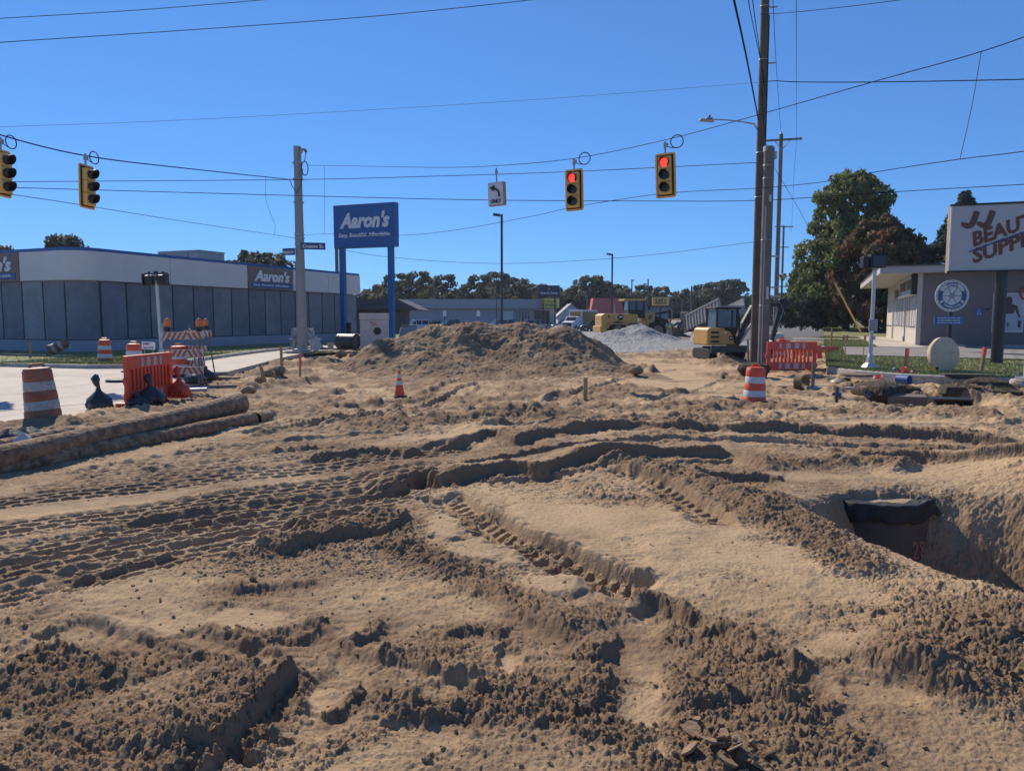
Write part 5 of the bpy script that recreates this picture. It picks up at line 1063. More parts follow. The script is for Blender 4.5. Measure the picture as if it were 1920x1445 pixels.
# traffic cone
x, y = at(748, 752, -0.28); y = 19.8; x = X_(748, y); z = T(x, y); cn = thing('traffic_cone', 'orange traffic cone with two white collars in front of the dirt pile', 'traffic cone', (x, y, z), 0.3)
MB().box((0, 0, 0.02), (0.38, 0.38, 0.04)).build('base', M_RUB, cn, bevel=0.01); cc_ = lambda z_: 0.145 - 0.118 * (z_ / 0.71)
for a, b_, m, n_ in ((0.03, 0.33, M_OR, 'body'), (0.33, 0.44, M_WH, 'collar'), (0.44, 0.51, M_OR, 'body'), (0.51, 0.62, M_WH, 'collar'), (0.62, 0.71, M_OR, 'tip')): MB().lathe([(cc_(a), a), (cc_(b_), b_)], 20, caps=(n_ == 'tip')).build(n_, m, cn, True)
# rusty pipes lying by the pavement
M_PIPE = mat('rusty_pipe', (0.17, 0.105, 0.062), 0.95, 0.5, 3.5, 0.03, 18, dirt=0.6, dirtcol=(0.36, 0.24, 0.14))
M_PDARK = mat('pipe_inside', (0.03, 0.024, 0.02), 0.9)
def pipe(a, b, r, label, hollow=True, bell=False, group='old pipes laid along the pavement edge'):
    a, b = Vector(a), Vector(b); n = 14; t = thing('old_pipe', label, 'pipe', b, 0, group); rr2 = random.Random(int(abs(a.x) * 100))
    pts = [(a + (b - a) * i / n) + Vector((rr2.uniform(-1, 1), rr2.uniform(-1, 1), rr2.uniform(-1, 1))) * 0.004 - b for i in range(n + 1)]
    rs = [r] * (n + 1)
    if bell: rs[-2] = r * 1.28; rs[-1] = r * 1.3; rs[-3] = r * 1.05
    tb_ = MB().tube(catmull([tuple(p) for p in pts], 6), list(np.interp(np.linspace(0, n, n * 6 + 1), range(n + 1), rs)), 26, caps=False); vv_ = np.array(tb_.v); q_ = fbm(vv_[:, 0] * 1.0 + vv_[:, 1], vv_[:, 2] * 3 + vv_[:, 1], 0.25, 3, 77) * 0.007
    tb_.v = [tuple(p + np.array([q * 0.6, -q * 0.6, q])) for p, q in zip(vv_, q_)]; tb_.build('shell', M_PIPE, t, True, sharp=80)
    d = (b - a).normalized(); up = Vector((0, 0, 1)); s = d.cross(up).normalized(); u2 = s.cross(d); ri = rs[-1] * 0.86; rg = MB(); N = 22
    vs = [(s * math.cos(2 * math.pi * k / N) + u2 * math.sin(2 * math.pi * k / N)) * q + d * w for q, w in ((rs[-1], 0), (ri, 0.004), (ri, -0.5)) for k in range(N)]
    rg.add(vs, [(i * N + k, i * N + (k + 1) % N, (i + 1) * N + (k + 1) % N, (i + 1) * N + k) for i in range(2) for k in range(N)]); rg.build('rim', M_PIPE, t)
    MB().add([v + d * 0.0 for v in vs[2 * N:]], [tuple(range(N))]).build('bore', M_PDARK, t)
    return t
pA = pipe(G(-260, 915, 0.14), G(450, 757, 0.30), 0.145, 'long main pipe on top of the pile, open end toward the road', bell=True)
pipe(G(-300, 940, 0.02), G(474, 785, 0.07), 0.125, 'lower dark pipe in the shade of the main pipe')
pipe(G(478, 786, 0.05), G(507, 780, 0.03), 0.125, 'short pipe stub lying past the end of the lower pipe')
pipe(G(-80, 852, 0.05), G(158, 806, 0.03), 0.10, 'thinner pipe half buried behind the main pipe at the left')
pipe(G(-200, 888, 0.02), G(60, 830, 0.0), 0.08, 'thin pipe farthest left behind the main pipe')
# stakes
M_STK = mat('stake_wood', (0.36, 0.25, 0.13), 0.85, 0.2, 6); M_PINK = mat('marker_red', (0.85, 0.12, 0.10), 0.6, 0.05); M_FLAG = mat('flag_orange', (0.62, 0.20, 0.09), 0.7)
def stake(px, Y, py_base, py_top, w, label, tilt=0.0, tip=None, m=None, flag=None):
    x = X_(px, Y); zb = P(px, py_base, Y).z; zt = P(px, py_top, Y).z; t = thing('survey_stake', label, 'stake', (x, Y, zb), 0, 'wooden survey stakes'); t.rotation_euler = (0, R(tilt), 0.3); h = zt - zb
    MB().box((0, 0, h / 2 - 0.1), (w, w * 0.5, h + 0.2)).build('stick', m or M_STK, t)
    if tip: MB().box((0, 0, h * (1 - tip / 2) + 0.002), (w * 1.08, w * 0.58, h * tip)).build('painted_tip', M_PINK, t)
    if flag: MB().add([(0, -0.01, h), (0, -0.01, h - flag), (flag * 0.5, -0.01, h - flag * 1.25), (flag * 0.5, -0.01, h - flag * .1)], [(0, 1, 2, 3)]).build('ribbon', M_FLAG, t)
    return t
stake(496, 22.5, 736, 686, 0.10, 'short brown stake leaning left of the others, above the pipe end', -8)
stake(528, 27, 700, 650, 0.10, 'straight brown stake among the dirt clumps left of the pole foot', -1)
stake(561, 25, 716, 662, 0.07, 'thin stake with orange paint below the steel pole', 2, 0.5)
stake(1098, 18.6, 767, 708, 0.10, 'pale stake standing alone in the sand in the middle', 0)
stake(57, 33, 667, 641, 0.09, 'small stake in the grass at the far left', 0)
stake(1526, 23.0, 724, 681, 0.10, 'grey-brown stake at the corner of the right kerb', 0, m=M_POLEG)
stake(1700, 25.6, 693, 653, 0.11, 'stake with a red top left of the round slab', 2, 0.38)
stake(1842, 25.3, 691, 650, 0.12, 'leaning stake with a red top right of the round slab', 8, 0.4)
stake(1558, 33, 643, 614, 0.07, 'thin stake on the far lawn', 0, m=M_STK); stake(1578, 27, 672, 628, 0.03, 'wire stake with an orange flag, left one of a pair', 4, flag=0.16); stake(1584, 26.5, 674, 628, 0.03, 'wire stake with an orange flag, right one of the pair', 3, flag=0.16); stake(1619, 27, 672, 628, 0.03, 'wire stake with an orange flag beside the silver pole', 1, flag=0.16)
stake(1424, 26, 672, 645, 0.07, 'stake in front of the thick grey pole', 0, m=M_POLEG); stake(1403, 29.5, 668, 636, 0.07, 'stake leaning at the left of the tall pole', -3, m=M_POLEG)
stake(1572, 18.5, 770, 725, 0.07, 'dark post standing in the sand before the right kerb', 0, m=M_BLUE if False else mat('dark_post_paint', (0.03, 0.04, 0.055), 0.6))
# concrete things by the store
M_BOX = mat('precast_concrete', (0.55, 0.50, 0.43), 0.85, 0.14, 1.5, 0.004, 40, dirt=0.15)
by = 42.5; bx = X_(703, by); vb = thing('catch_basin', 'big precast concrete box with a round hole beside the blue sign post', 'catch basin', (bx, by, 0.12), R(9))
MB().box((0, 0, 0.82), (1.60, 1.1, 1.64)).build('body', M_BOX, vb, bevel=0.03); MB().box((0.0, 0, 1.83), (1.66, 1.16, 0.36)).build('rim', M_BOX, vb, bevel=0.03)
h = MB(); h.lathe([(0.215, 0), (0.215, 0.012), (0.0, 0.012)], 28, M=Matrix.Translation((0.17, -0.552, 1.02)) @ Matrix.Rotation(R(90), 4, 'X'), caps=False).build('opening', mat('hole_dark', (0.035, 0.035, 0.04), 0.9), vb)
MB().tube([(0.17 + 0.23 * math.cos(a), -0.555, 1.02 + 0.23 * math.sin(a)) for a in [R(15 * i) for i in range(25)]], 0.02, 6).build('opening_rim', M_BOX, vb, True)
sc = MB(); pr_ = [(-0.25, 1.45), (-0.18, 1.55), (-0.12, 1.42), (-0.06, 1.54), (0.0, 1.44), (0.07, 1.5), (0.12, 1.40), (0.0, 1.36), (-0.12, 1.38)]; sc.tube([(x_, -0.555, z_) for x_, z_ in pr_], 0.022, 5); sc.tube([(0.12, -0.555, 0.55), (0.18, -0.555, 0.62), (0.22, -0.555, 0.5), (0.14, -0.555, 0.42)], 0.012, 5); sc.build('paint_mark', mat('marking_orange', (0.72, 0.10, 0.05), 0.7), vb)
MB().box((-0.15, 0, 2.04), (1.3, 0.8, 0.05)).box((0.3, 0, 2.10), (0.4, 0.3, 0.1)).build('lifting_plate', M_BLACK, vb)
M_CULV = mat('culvert_dark', (0.045, 0.055, 0.065), 0.5, 0.15, 2)
cv = thing('culvert_pipe', 'short wide dark culvert pipe lying beside the concrete box', 'pipe', (X_(653, 42), 42, 0.12), R(-28)); tb = MB(); N = 30; r0 = 0.43
M4 = Matrix.Translation((0, 0, r0)) @ Matrix.Rotation(R(90), 4, 'Y')
for a, b_, n_ in ((0.6, -0.6, 'shell'),): tb.lathe([(r0 * 0.86, 0.6), (r0, 0.6), (r0, -0.45), (r0 * 1.04, -0.47), (r0 * 1.04, -0.6), (r0 * 0.9, -0.6), (r0 * 0.9, 0.58)], N, M=M4, caps=False); tb.build('shell', M_CULV, cv, True)
MB().lathe([(r0 * 0.9, 0.55), (0, 0.55)], N, M=M4, caps=False).build('end_cap', mat('culvert_cap', (0.14, 0.12, 0.11), 0.8), cv)
bk = thing('bucket', 'small white bucket on the path left of the culvert pipe', 'bucket', (X_(620, 41), 41, 0.14)); MB().lathe([(0.14, 0), (0.18, 0.36), (0.185, 0.38), (0.165, 0.38), (0.13, 0.03)], 18, caps=False).build('pail', M_WHD, bk, True); MB().lathe([(0.16, 0.2), (0.15, 0.12)], 18).build('fill', M_PDARK, bk); MB().tube([(-0.18, 0, 0.34), (-0.1, -0.12, 0.22), (0.1, -0.12, 0.22), (0.18, 0, 0.34)], 0.008, 5).build('handle', M_METAL, bk)
# bench
bn = thing('bench', 'old concrete bench with a peeling white advertising back behind the steel pole', 'bench', (X_(571, 45), 45, 0.13), R(-6)); M_BN = mat('bench_concrete', (0.36, 0.34, 0.31), 0.9, 0.2, 3)
for s in (-1, 1): MB().box((s * 0.72, 0, 0.22), (0.16, 0.42, 0.44)).build('leg', M_BN, bn)
MB().box((0.05, -0.02, 0.47), (1.95, 0.45, 0.07)).build('seat', M_BN, bn, bevel=0.01); MB().box((-0.83, 0.22, 0.5), (0.10, 0.14, 1.1)).build('end_post', M_BN, bn)
bb = MB().box((-0.15, 0.24, 0.82), (1.42, 0.07, 0.6)).build('back', mat('peeling_white', (0.50, 0.50, 0.48), 0.7, 0.2, 3, dirt=0.55, dirtcol=(0.06, 0.065, 0.08)), bn, bevel=0.03)
lb_ = MB().box((0, 0, 0.35), (0.55, 0.03, 0.72), rot=(R(-18), R(-28), R(20))).build('leaning_board', mat('board_white', (0.48, 0.47, 0.44), 0.6, 0.2, 5, dirt=0.2), None); lb_.location = (X_(592, 40.5), 40.5, 0.10); tag(lb_, 'dirty white board leaning against the foot of the steel pole', 'board')
# small lawn sign
ys = thing('yard_sign', 'small white sign with two printed lines behind the red barrier', 'sign', (X_(279, 24), 24, 0.0), R(5)); MB().box((0, 0, 0.95), (0.42, 0.015, 0.24), rot=(0, R(4), 0)).build('panel', M_LETTER, ys)
MB().box((-0.13, 0.0, 0.42), (0.02, 0.02, 0.9)).box((0.13, 0, 0.42), (0.02, 0.02, 0.9)).build('stake', M_METAL, ys); text('STREET', 0.06, 0.2, 0, 0.002, 0.006, M_BLACK, ys, (-0.06, -0.015, 0.98)); text('closed ahead', 0.045, 0.3, 0, 0.001, 0.006, M_BLACK, ys, (0, -0.015, 0.87))
# manhole covers
def cover(x, y, z, r, label, m, h=0.04, tiltx=0, n=28):
    t = thing('manhole_cover', label, 'manhole cover', (x, y, z)); t.rotation_euler = (R(tiltx), 0, 0); MB().lathe([(r, -0.02), (r, h), (r * 0.93, h + 0.008), (r * 0.9, h), (0, h)], n, caps=False).build('ring', m, t, True)
    MB().lathe([(r * 0.86, h), (r * 0.86, h + 0.006), (0, h + 0.006)], n, caps=False).build('lid', m, t); return t
M_IRON = mat('cast_iron', (0.05, 0.045, 0.042), 0.7, 0.25, 4, dirt=0.25); M_RUST = mat('rusty_iron', (0.20, 0.13, 0.08), 0.85, 0.3, 4, dirt=0.4)
x, y = at(228, 715, 0.0); cover(x, y, 0.03, 0.42, 'raised iron ring on the pavement left of the red barrier', M_IRON)
x, y = at(1605, 706, -0.1); cover(x, y, -0.06, 0.50, 'round rusty lid lying before the right kerb', M_RUST, 0.05)
x, y = at(1573, 706, -.12); cover(x, y, -0.24, 0.36, 'grey ring half under the rusty lid', M_IRON, 0.06)
x, y = at(1812, 712, 0.0); fp = thing('frame_casting', 'black flat iron frame lying on the kerb at the right', 'iron frame', (x, y, 0.05), R(-12)); MB().box((0, 0, 0.10), (1.35, 0.5, 0.05)).build('plate', M_IRON, fp); MB().prism([(-0.45, -0.02), (0.4, -0.02), (0.55, 0.08), (-0.6, 0.08)], -0.2, 0.2).build('hopper', M_BLACK, fp)
# round slab standing on edge
rx, ry_ = X_(1769, 25.2), 25.2; sl_ = thing('round_slab', 'big round concrete lid standing on edge in the verge', 'concrete lid', (rx, ry_, 0.60), R(9)); sl_.rotation_euler = (R(-6), 0, R(14))
MB().lathe([(0.58, -0.09), (0.60, -0.06), (0.60, 0.07), (0.57, 0.09), (0, 0.09)], 40, M=Matrix.Rotation(R(90), 4, 'X'), noise=lambda a, z: 1 + 0.012 * math.sin(a * 2) + 0.008 * math.sin(a * 7)).build('disc', mat('slab_tan', (0.72, 0.52, 0.34), 0.9, 0.16, 2.2, 0.006, 30, dirt=0.42, dirtcol=(0.55, 0.38, 0.22)), sl_, True)
MB().lathe([(0.05, 0), (0.05, 0.02), (0.0, 0.02)], 12, M=Matrix.Translation((-0.36, -0.085, -0.46)) @ Matrix.Rotation(R(90), 4, 'X'), caps=False).build('lifting_eye', M_PDARK, sl_)
# metal ring on edge in the sand
x, y = X_(1505, 22.0), 22.0; z = T(x, y); rg = thing('sandy_ring', 'short sand-covered pipe collar standing on edge in the sand', 'pipe collar', (x, y, z + 0.19), R(35)); b = MB()
b.lathe([(0.22, -0.13), (0.24, -0.12), (0.24, 0.12), (0.22, 0.13), (0.185, 0.12), (0.185, -0.12), (0.22, -0.13)], 28, M=Matrix.Rotation(R(90), 4, 'X'), caps=False); b.build('collar', M_RUST, rg, True)
# blue pipe pieces and red flagging
M_BP = mat('blue_pipe', (0.03, 0.10, 0.30), 0.45, 0.15, 4, dirt=0.2)
def bluepipe(px, py, z, L, r, rz, label, tz=0.0):
    x, y = at(px, py, z); t = thing('blue_pipe', label, 'pipe', (x, y, z + r), rz, 'blue water pipe offcuts'); t.rotation_euler = (0, R(tz), rz)
    MB().lathe([(r, -L / 2), (r, L / 2), (r * 0.85, L / 2), (r * 0.85, -L / 2), (r, -L / 2)], 18, M=Matrix.Rotation(R(90), 4, 'Y'), caps=False).build('tube', M_BP, t, True)
bluepipe(1694, 720, -0.16, 0.38, 0.14, R(-62), 'thick blue pipe end beside the red flagging'); bluepipe(1679, 698, 0.03, 0.14, 0.08, R(80), 'small bright blue cap on the kerb')
x, y = at(1569, 745, -0.25); bluepipe(1569, 745, T(x, y), 0.2, 0.07, R(20), 'small blue pipe piece in the sand by the dark post'); bluepipe(1627, 744, -0.25, 0.26, 0.08, R(60), 'blue pipe piece at the edge of the drain pit', 20); bluepipe(1519, 726, -0.25, 0.2, 0.09, R(60), 'blue pipe piece at the foot of the corner stake')
def flagging(px, py, z, r, label, seed):
    x, y = at(px, py, z); r_ = random.Random(seed); b = MB()
    for k in range(26):
        a = r_.uniform(0, 6.28); q = r_.uniform(0, r); c = Vector((q * math.cos(a), q * math.sin(a) * 0.6, r_.uniform(0.01, r * 0.8))); 
        v = [c + Vector((r_.uniform(-1, 1), r_.uniform(-1, 1), r_.uniform(-.7, .9))) * r * 0.33 for _ in range(4)]; b.add(v, [(0, 1, 2), (0, 2, 3)])
    o = b.build('flagging', M_PINK, None); o.location = (x, y, z); tag(o, label, 'flagging tape', 'crumpled red flagging')
flagging(1697, 700, 0.03, 0.26, 'crumpled red plastic flagging on the kerb above the blue pipe', 1); flagging(1646, 712, -0.05, 0.18, 'small crumpled red flagging left of the blue pipe', 2)
# drain box in the pit, concrete face behind it
M_MHB = mat('block_concrete', (0.19, 0.16, 0.13), 0.9, 0.25, 3, dirt=0.4); x, y = 10.95, 18.4; z = -0.60; db = thing('drain_inlet', 'black curb inlet casting sitting in the sand at the right', 'drain inlet', (x, y, z), R(-12))
MB().box((0, 0.28, 0.22), (0.86, 0.04, 0.44)).box((-0.42, 0.05, 0.2), (0.05, 0.5, 0.4)).box((0.42, 0.05, 0.2), (0.05, 0.5, 0.4)).box((0, 0.05, 0.42), (0.9, 0.55, 0.04)).build('hood', M_BLACK, db); MB().box((0, -0.28, 0.03), (1.0, 0.22, 0.06)).build('grate', M_IRON, db)
for k in range(5): MB().box((-0.4 + k * 0.2, -0.24, 0.18), (0.03, 0.03, 0.34)).build('bar', M_IRON, db)
pw = MB().box((0, 0, 0), (0.95, 0.3, 0.75)).build('concrete_block', M_MHB, None, bevel=0.02); pw.location = (10.65, 19.9, -0.60); pw.rotation_euler = (R(10), 0, R(-20)); tag(pw, 'grey concrete block in the pit left of the black inlet', 'concrete block')
# turf clods round the pit
def turf(x, y, z, r, label, seed):
    r_ = random.Random(seed); t = thing('turf_clump', label, 'turf clump', (x, y, z), 0, 'torn turf clumps'); nz = lambda a, zz: 1 + 0.18 * math.sin(a * 3 + seed) + 0.12 * math.sin(a * 7 + seed * 2 + zz * 9)
    MB().lathe([(r * 0.8, -0.25), (r * 1.05, 0.0), (r * 0.9, r * 0.35), (r * 0.4, r * 0.5), (0.0, r * 0.52)], 22, noise=nz, caps=False).build('soil', mat('dark_topsoil', (0.07, 0.05, 0.033), 0.95, 0.4, 6, 0.05, 12), t, True)
    b = MB()
    for k in range(150):
        a = r_.uniform(0, 6.28); q = r * math.sqrt(r_.random()) * 0.9; zz = r * (0.5 - 0.35 * (q / r) ** 2); l = r_.uniform(0.05, 0.11); o = Vector((q * math.cos(a), q * math.sin(a), zz)); b.add([o + Vector((-0.008, 0, 0)), o + Vector((0.008, 0, 0)), o + Vector((r_.uniform(-.04, .04), r_.uniform(-.04, .04), l))], [(0, 1, 2)])
    g = b.build('grass', mat('grass_1', (0.15, 0.16, 0.05)), t); g['kind'] = 'stuff'
for i, (px, Y, z, r, lb) in enumerate(((1655, 20.6, -0.25, 0.62, 'torn turf clump left of the concrete block'), (1690, 21.0, -0.3, 0.5, 'dark turf clump directly behind the pit'), (1800, 20.2, -0.2, 0.5, 'turf clump right of the black inlet'), (1850, 20.6, -0.1, 0.55, 'turf clump left of the silver pole base'), (1890, 19.8, -0.25, 0.4, 'turf clump below the silver pole base'), (1418, 26.3, 0.02, 0.5, 'dark grassy clump at the foot of the utility poles'))):
    turf(X_(px, Y), Y, z, r, lb, i + 1)
# stones and chunks beside the left kerb
def chunk(px, py, z, s, label, seed, m=None, name='concrete_chunk', flat=0.7):
    x, y = at(px, py, z); r_ = random.Random(seed); bm = bmesh.new(); bmesh.ops.create_icosphere(bm, subdivisions=2, radius=s)
    for v in bm.verts:
        q = 1 + 0.28 * (perlin(np.array([v.co.x / s * 1.3 + seed]), np.array([v.co.y / s * 1.3 + v.co.z / s * 2]), seed)[0]); v.co = Vector((v.co.x * 1.2, v.co.y, v.co.z * flat)) * q
    me = bpy.data.meshes.new(name); bm.to_mesh(me); bm.free(); me.materials.append(m or M_RUST); o = bpy.data.objects.new(name, me); COL.objects.link(o); o.location = (x, y, z + s * flat * 0.6); o.rotation_euler = (0, 0, r_.uniform(0, 3)); return tag(o, label, 'chunk', 'broken chunks among the dug soil')
M_CLAY = mat('packed_clay', (0.27, 0.19, 0.115), 0.95, 0.3, 5, 0.02, 16)
for i, (px, py, s, lb) in enumerate(((520, 700, 0.26, 'rounded clay lump right beside the straight brown stake'), (502, 704, 0.22, 'clay lump left of the straight brown stake'), (488, 716, 0.18, 'clay lump above the leaning stake'), (466, 738, 0.2, 'clay lump beside the leaning stake'), (640, 668, 0.30, 'long soil lump below the culvert pipe'), (665, 669, 0.28, 'second soil lump below the culvert pipe'), (1192, 699, 0.26, 'dark round lump at the right foot of the dirt pile'), (1620, 732, 0.12, 'small stone before the drain pit'))):
    chunk(px, py, -0.15, s, lb, i + 3, M_CLAY)
for i, (px, py, w, d, rz, lb) in enumerate(((400, 706, 0.9, 0.5, 0.4, 'flat dark plank right of the barricades'), (415, 715, 1.1, 0.25, -0.1, 'long board in front of the barricades'), (350, 738, 1.0, 0.5, 0.3, 'flat metal plate by the orange-red sand bag'), (395, 733, 1.3, 0.14, 0.25, 'narrow beam beside the pipes'), (596, 667, 1.2, 0.3, 0.1, 'pale slab piece before the steel pole'), (690, 667, 0.9, 0.5, -0.2, 'flat slab below the concrete box'), (1535, 716, 2.4, 0.35, 0.0, 'long timber lying before the right kerb'), (1490, 690, 2.2, 0.12, 0.03, 'thin board in front of the slotted barrier'), (1600, 720, 2.6, 0.2, -0.2, 'long concrete edging strip in the sand'))):
    x, y = at(px, py, -0.08); o = MB().box((0, 0, 0.05), (w, d, 0.08)).build('plank', [M_POLEG, M_STK, M_METAL, M_POLEG, M_KERB, M_KERB, M_POLEW, M_POLEG, M_KERB][i], None, bevel=0.01); o.location = (x, y, max(T(x, y), -0.02 if px < 450 else -0.3)); o.rotation_euler = (0, 0, rz); tag(o, lb, 'plank')

# ---------------------------------------------------------------- buried manhole with the number 28
mc = Vector((3.93, 7.93, 0)); zt_ = -0.13; mh = thing('manhole_cone', 'brown concrete manhole cone marked 28 in the trench at the right', 'manhole', (mc.x, mc.y, 0))
M_MH = mat('manhole_concrete', (0.10, 0.08, 0.065), 0.85, 0.2, 2, 0.005, 40, dirt=0.2, dirtcol=(0.15, 0.11, 0.075))
MB().lathe([(0.50, zt_ - 0.01), (0.535, zt_ - 0.03), (0.55, zt_ - 0.16), (0.60, zt_ - 0.5), (0.655, zt_ - 0.8), (0.66, zt_ - 1.3)], 48, caps=False).build('cone', M_MH, mh, True)
MB().lathe([(0.535, zt_ - 0.015), (0.5, zt_ + 0.015), (0.0, zt_ + 0.03)], 48, caps=False, noise=lambda a, z: 1 + 0.01 * math.sin(5 * a)).build('sand_top', mat('sand_skin', SAND_DRY, 0.95, 0.15, 6, 0.01, 30), mh, True)
M_CH = mat('chalk_orange', (0.50, 0.24, 0.14), 0.9, 0.1)
def on_cone(a, z): # surface point
    r = np.interp(-z, [0.13, 0.16, 0.29, 0.63, 0.93], [0.535, 0.545, 0.552, 0.602, 0.657]) + 0.004; return Vector((r * math.sin(R(a)), -r * math.cos(R(a)), z))
two = [(0, .8), (.25, 1), (.6, .95), (.7, .7), (.45, .4), (.0, 0), (.8, .05)]; eight = [(.45, .5), (.1, .75), (.4, 1), (.75, .8), (.45, .5), (.1, .2), (.4, 0), (.8, .2), (.45, .5)]
for dgt, a0 in ((two, 14.5), (eight, 23.5)):
    w = catmull([(u * 7, v) for u, v in dgt], 5); MB().tube([on_cone(a0 + u, -0.62 + 0.155 * v - 0.0) for u, v in w], 0.0065, 5).build('number_mark', M_CH, mh)
# black fabric draped on the rim
NU, NV = 90, 26; fv = []; 
uu, vv = np.meshgrid(np.linspace(-75, 62, NU), np.linspace(0, 1, NV)); ua, va = uu.ravel(), vv.ravel()
fold = 0.75 * fbm(ua / 22, va * 2.0 + ua / 40, 1.0, 2, 401) + 0.22 * fbm(ua / 7, va * 4 + ua / 25, 1.0, 2, 405)
inn = 0.47 - 0.05 * np.cos(np.radians(ua)) + 0.06 * perlin(ua / 20, va * 0, 411); hang = 0.17 + 0.07 * perlin(ua / 30, va * 0 + 3, 412) + 0.012 * perlin(ua / 7, va * 0 + 3, 413)
s_ = va; rad = np.where(s_ < 0.6, inn + (0.565 - inn) * (s_ / 0.6), 0.565 + 0.03 * (s_ - 0.6)); zz = np.where(s_ < 0.6, zt_ + 0.035, zt_ + 0.035 - hang * (s_ - 0.6) / 0.4)
bun = sst(18, 35, ua) * sst(62, 50, ua)
rad = rad + 0.035 * fold * sst(0.4, 0.8, s_) + 0.07 * bun * np.abs(fold) + 0.02; zz = zz + (0.014 + 0.05 * bun) * np.abs(fold) * sst(1.2, 0.4, s_) + 0.006 + 0.03 * bun
fx = mc.x + rad * np.sin(np.radians(ua)); fy = mc.y - rad * np.cos(np.radians(ua)) * 0.98
fb_ = gridmesh('fabric', fx.reshape(uu.shape), fy.reshape(uu.shape), zz.reshape(uu.shape), mat('geotextile_black', (0.022, 0.022, 0.024), 0.7, 0.15, 4, 0.004, 60), None)
md = fb_.modifiers.new('thick', 'SOLIDIFY'); md.thickness = 0.006; tag(fb_, 'crumpled black fabric draped over the rim of the manhole', 'fabric')
# ---------------------------------------------------------------- machines, vehicles, people
M_YEL = mat('machine_yellow', (0.56, 0.33, 0.09), 0.45, 0.10, 2, dirt=0.1); M_DK = mat('machine_black', (0.02, 0.02, 0.022), 0.5, 0.2, 2); M_TIRE = mat('tyre', (0.03, 0.03, 0.032), 0.85, 0.2, 4)
M_CABG = mat('cab_glass', (0.09, 0.115, 0.15), 0.1, 0.3, 1.5); M_RIM = mat('rim_tan', (0.22, 0.15, 0.10), 0.7, 0.2)
XR = lambda d: Matrix.Rotation(R(d), 4, 'X')
def wheel(parent, x, y, r, w, rim=M_RIM, side=-1):
    t = MB().lathe([(r * 0.6, -w / 2), (r * 0.93, -w / 2), (r, -w * 0.35), (r, w * 0.35), (r * 0.93, w / 2), (r * 0.6, w / 2)], 28, M=Matrix.Translation((x, y, r)) @ XR(90), noise=None).build('tyre', M_TIRE, parent, True)
    MB().lathe([(r * 0.58, 0), (r * 0.5, -0.02 * side * 0), (r * 0.42, 0.0), (r * 0.2, 0.03), (0, 0.04)], 20, M=Matrix.Translation((x, y + side * (w / 2 + 0.002), r)) @ XR(90 if side < 0 else -90), caps=False).build('rim', rim, t, True)
    return t
# mini excavator, seen from the rear left, arm reaching right
ex = thing('mini_excavator', 'small yellow excavator with its black arm reaching right behind the poles', 'excavator', (X_(1347, 37), 37, -0.14), R(12))
k_ = 37 / F
for x0 in (-0.76, 0.76):
    tr = MB(); tr.prism([(-0.95, 0.16), (-0.80, 0.0), (0.80, 0.0), (0.95, 0.16), (0.95, 0.40), (0.80, 0.52), (-0.80, 0.52), (-0.95, 0.40)], -0.2, 0.2, M=Matrix.Translation((x0, 0, 0)) @ Matrix.Rotation(R(90), 4, 'Z')); tk = tr.build('track', M_TIRE, ex, bevel=0.03)
    for j in range(9): MB().box((x0, -0.98, 0.08 + j * 0.05), (0.42, 0.05, 0.02)).build('track_shoe', M_DK, tk) if j % 2 == 0 else None
MB().box((0, 0, 0.45), (1.3, 0.9, 0.3)).build('undercarriage', M_DK, ex)
MB().box((0, -1.12, 0.50), (1.98, 0.10, 0.34)).box((-.5, -0.8, 0.45), (0.12, 0.6, 0.1)).box((.5, -0.8, 0.45), (0.12, 0.6, 0.1)).box((0, -1.18, 0.36), (1.98, 0.05, 0.05)).build('dozer_blade', mat('blade_dark', (0.05, 0.05, 0.055), 0.5), ex)
hb = MB(); hb.prism([(-1.02, 0.68), (0.55, 0.68), (0.55, 0.95), (0.40, 1.30), (0.10, 1.52), (-0.85, 1.55), (-1.0, 1.45)], -0.80, 0.75); hs_ = hb.build('engine_cover', M_YEL, ex, bevel=0.06)
for z in (1.30, 1.08, 0.86): MB().box((-0.62, -0.815, z), (0.42, 0.03, 0.10)).build('vent', M_DK, hs_)
a = MB(); a.tube([(0.50, -0.82, 0.75), (0.42, -0.83, 1.1), (0.22, -0.83, 1.40), (-0.1, -0.83, 1.5)], 0.07, 8); a.build('trim_band', M_DK, hs_)
MB().lathe([(0.11, 0), (0.11, 0.012), (0, 0.012)], 16, M=Matrix.Translation((0.22, -0.81, 1.02)) @ XR(90)).build('badge', M_DK, hs_); MB().prism([(0.13, 0.96), (0.20, 1.02), (0.30, 1.0), (0.26, 1.06), (0.17, 1.07)], -0.835, -0.825).build('emblem', M_LETTER, hs_)
MB().lathe([(0.06, 0), (0.06, 0.012), (0, 0.012)], 12, M=Matrix.Translation((-0.08, -0.81, 1.28)) @ XR(90)).build('decal', M_LETTER, hs_)
cb = MB().box((0.15, 0.0, 1.95), (1.12, 1.05, 0.9), taper=0.97).build('cab_glass', M_CABG, ex)
for x in (-0.40, 0.70):
    for y in (-0.52, 0.52): MB().box((x, y, 1.98), (0.09, 0.08, 1.05)).build('cab_post', M_DK, ex)
MB().box((0.42, -0.53, 1.95), (0.05, 0.05, 0.9)).build('cab_post', M_DK, ex); MB().box((0.2, 0, 2.48), (1.35, 1.16, 0.10)).build('cab_roof', M_DK, ex, bevel=0.03); MB().box((0.15, 0, 1.50), (1.15, 1.1, 0.12)).build('cab_sill', M_DK, ex)
MB().box((0.05, 0, 1.75), (0.4, 0.45, 0.5)).build('seat', M_DK, ex)
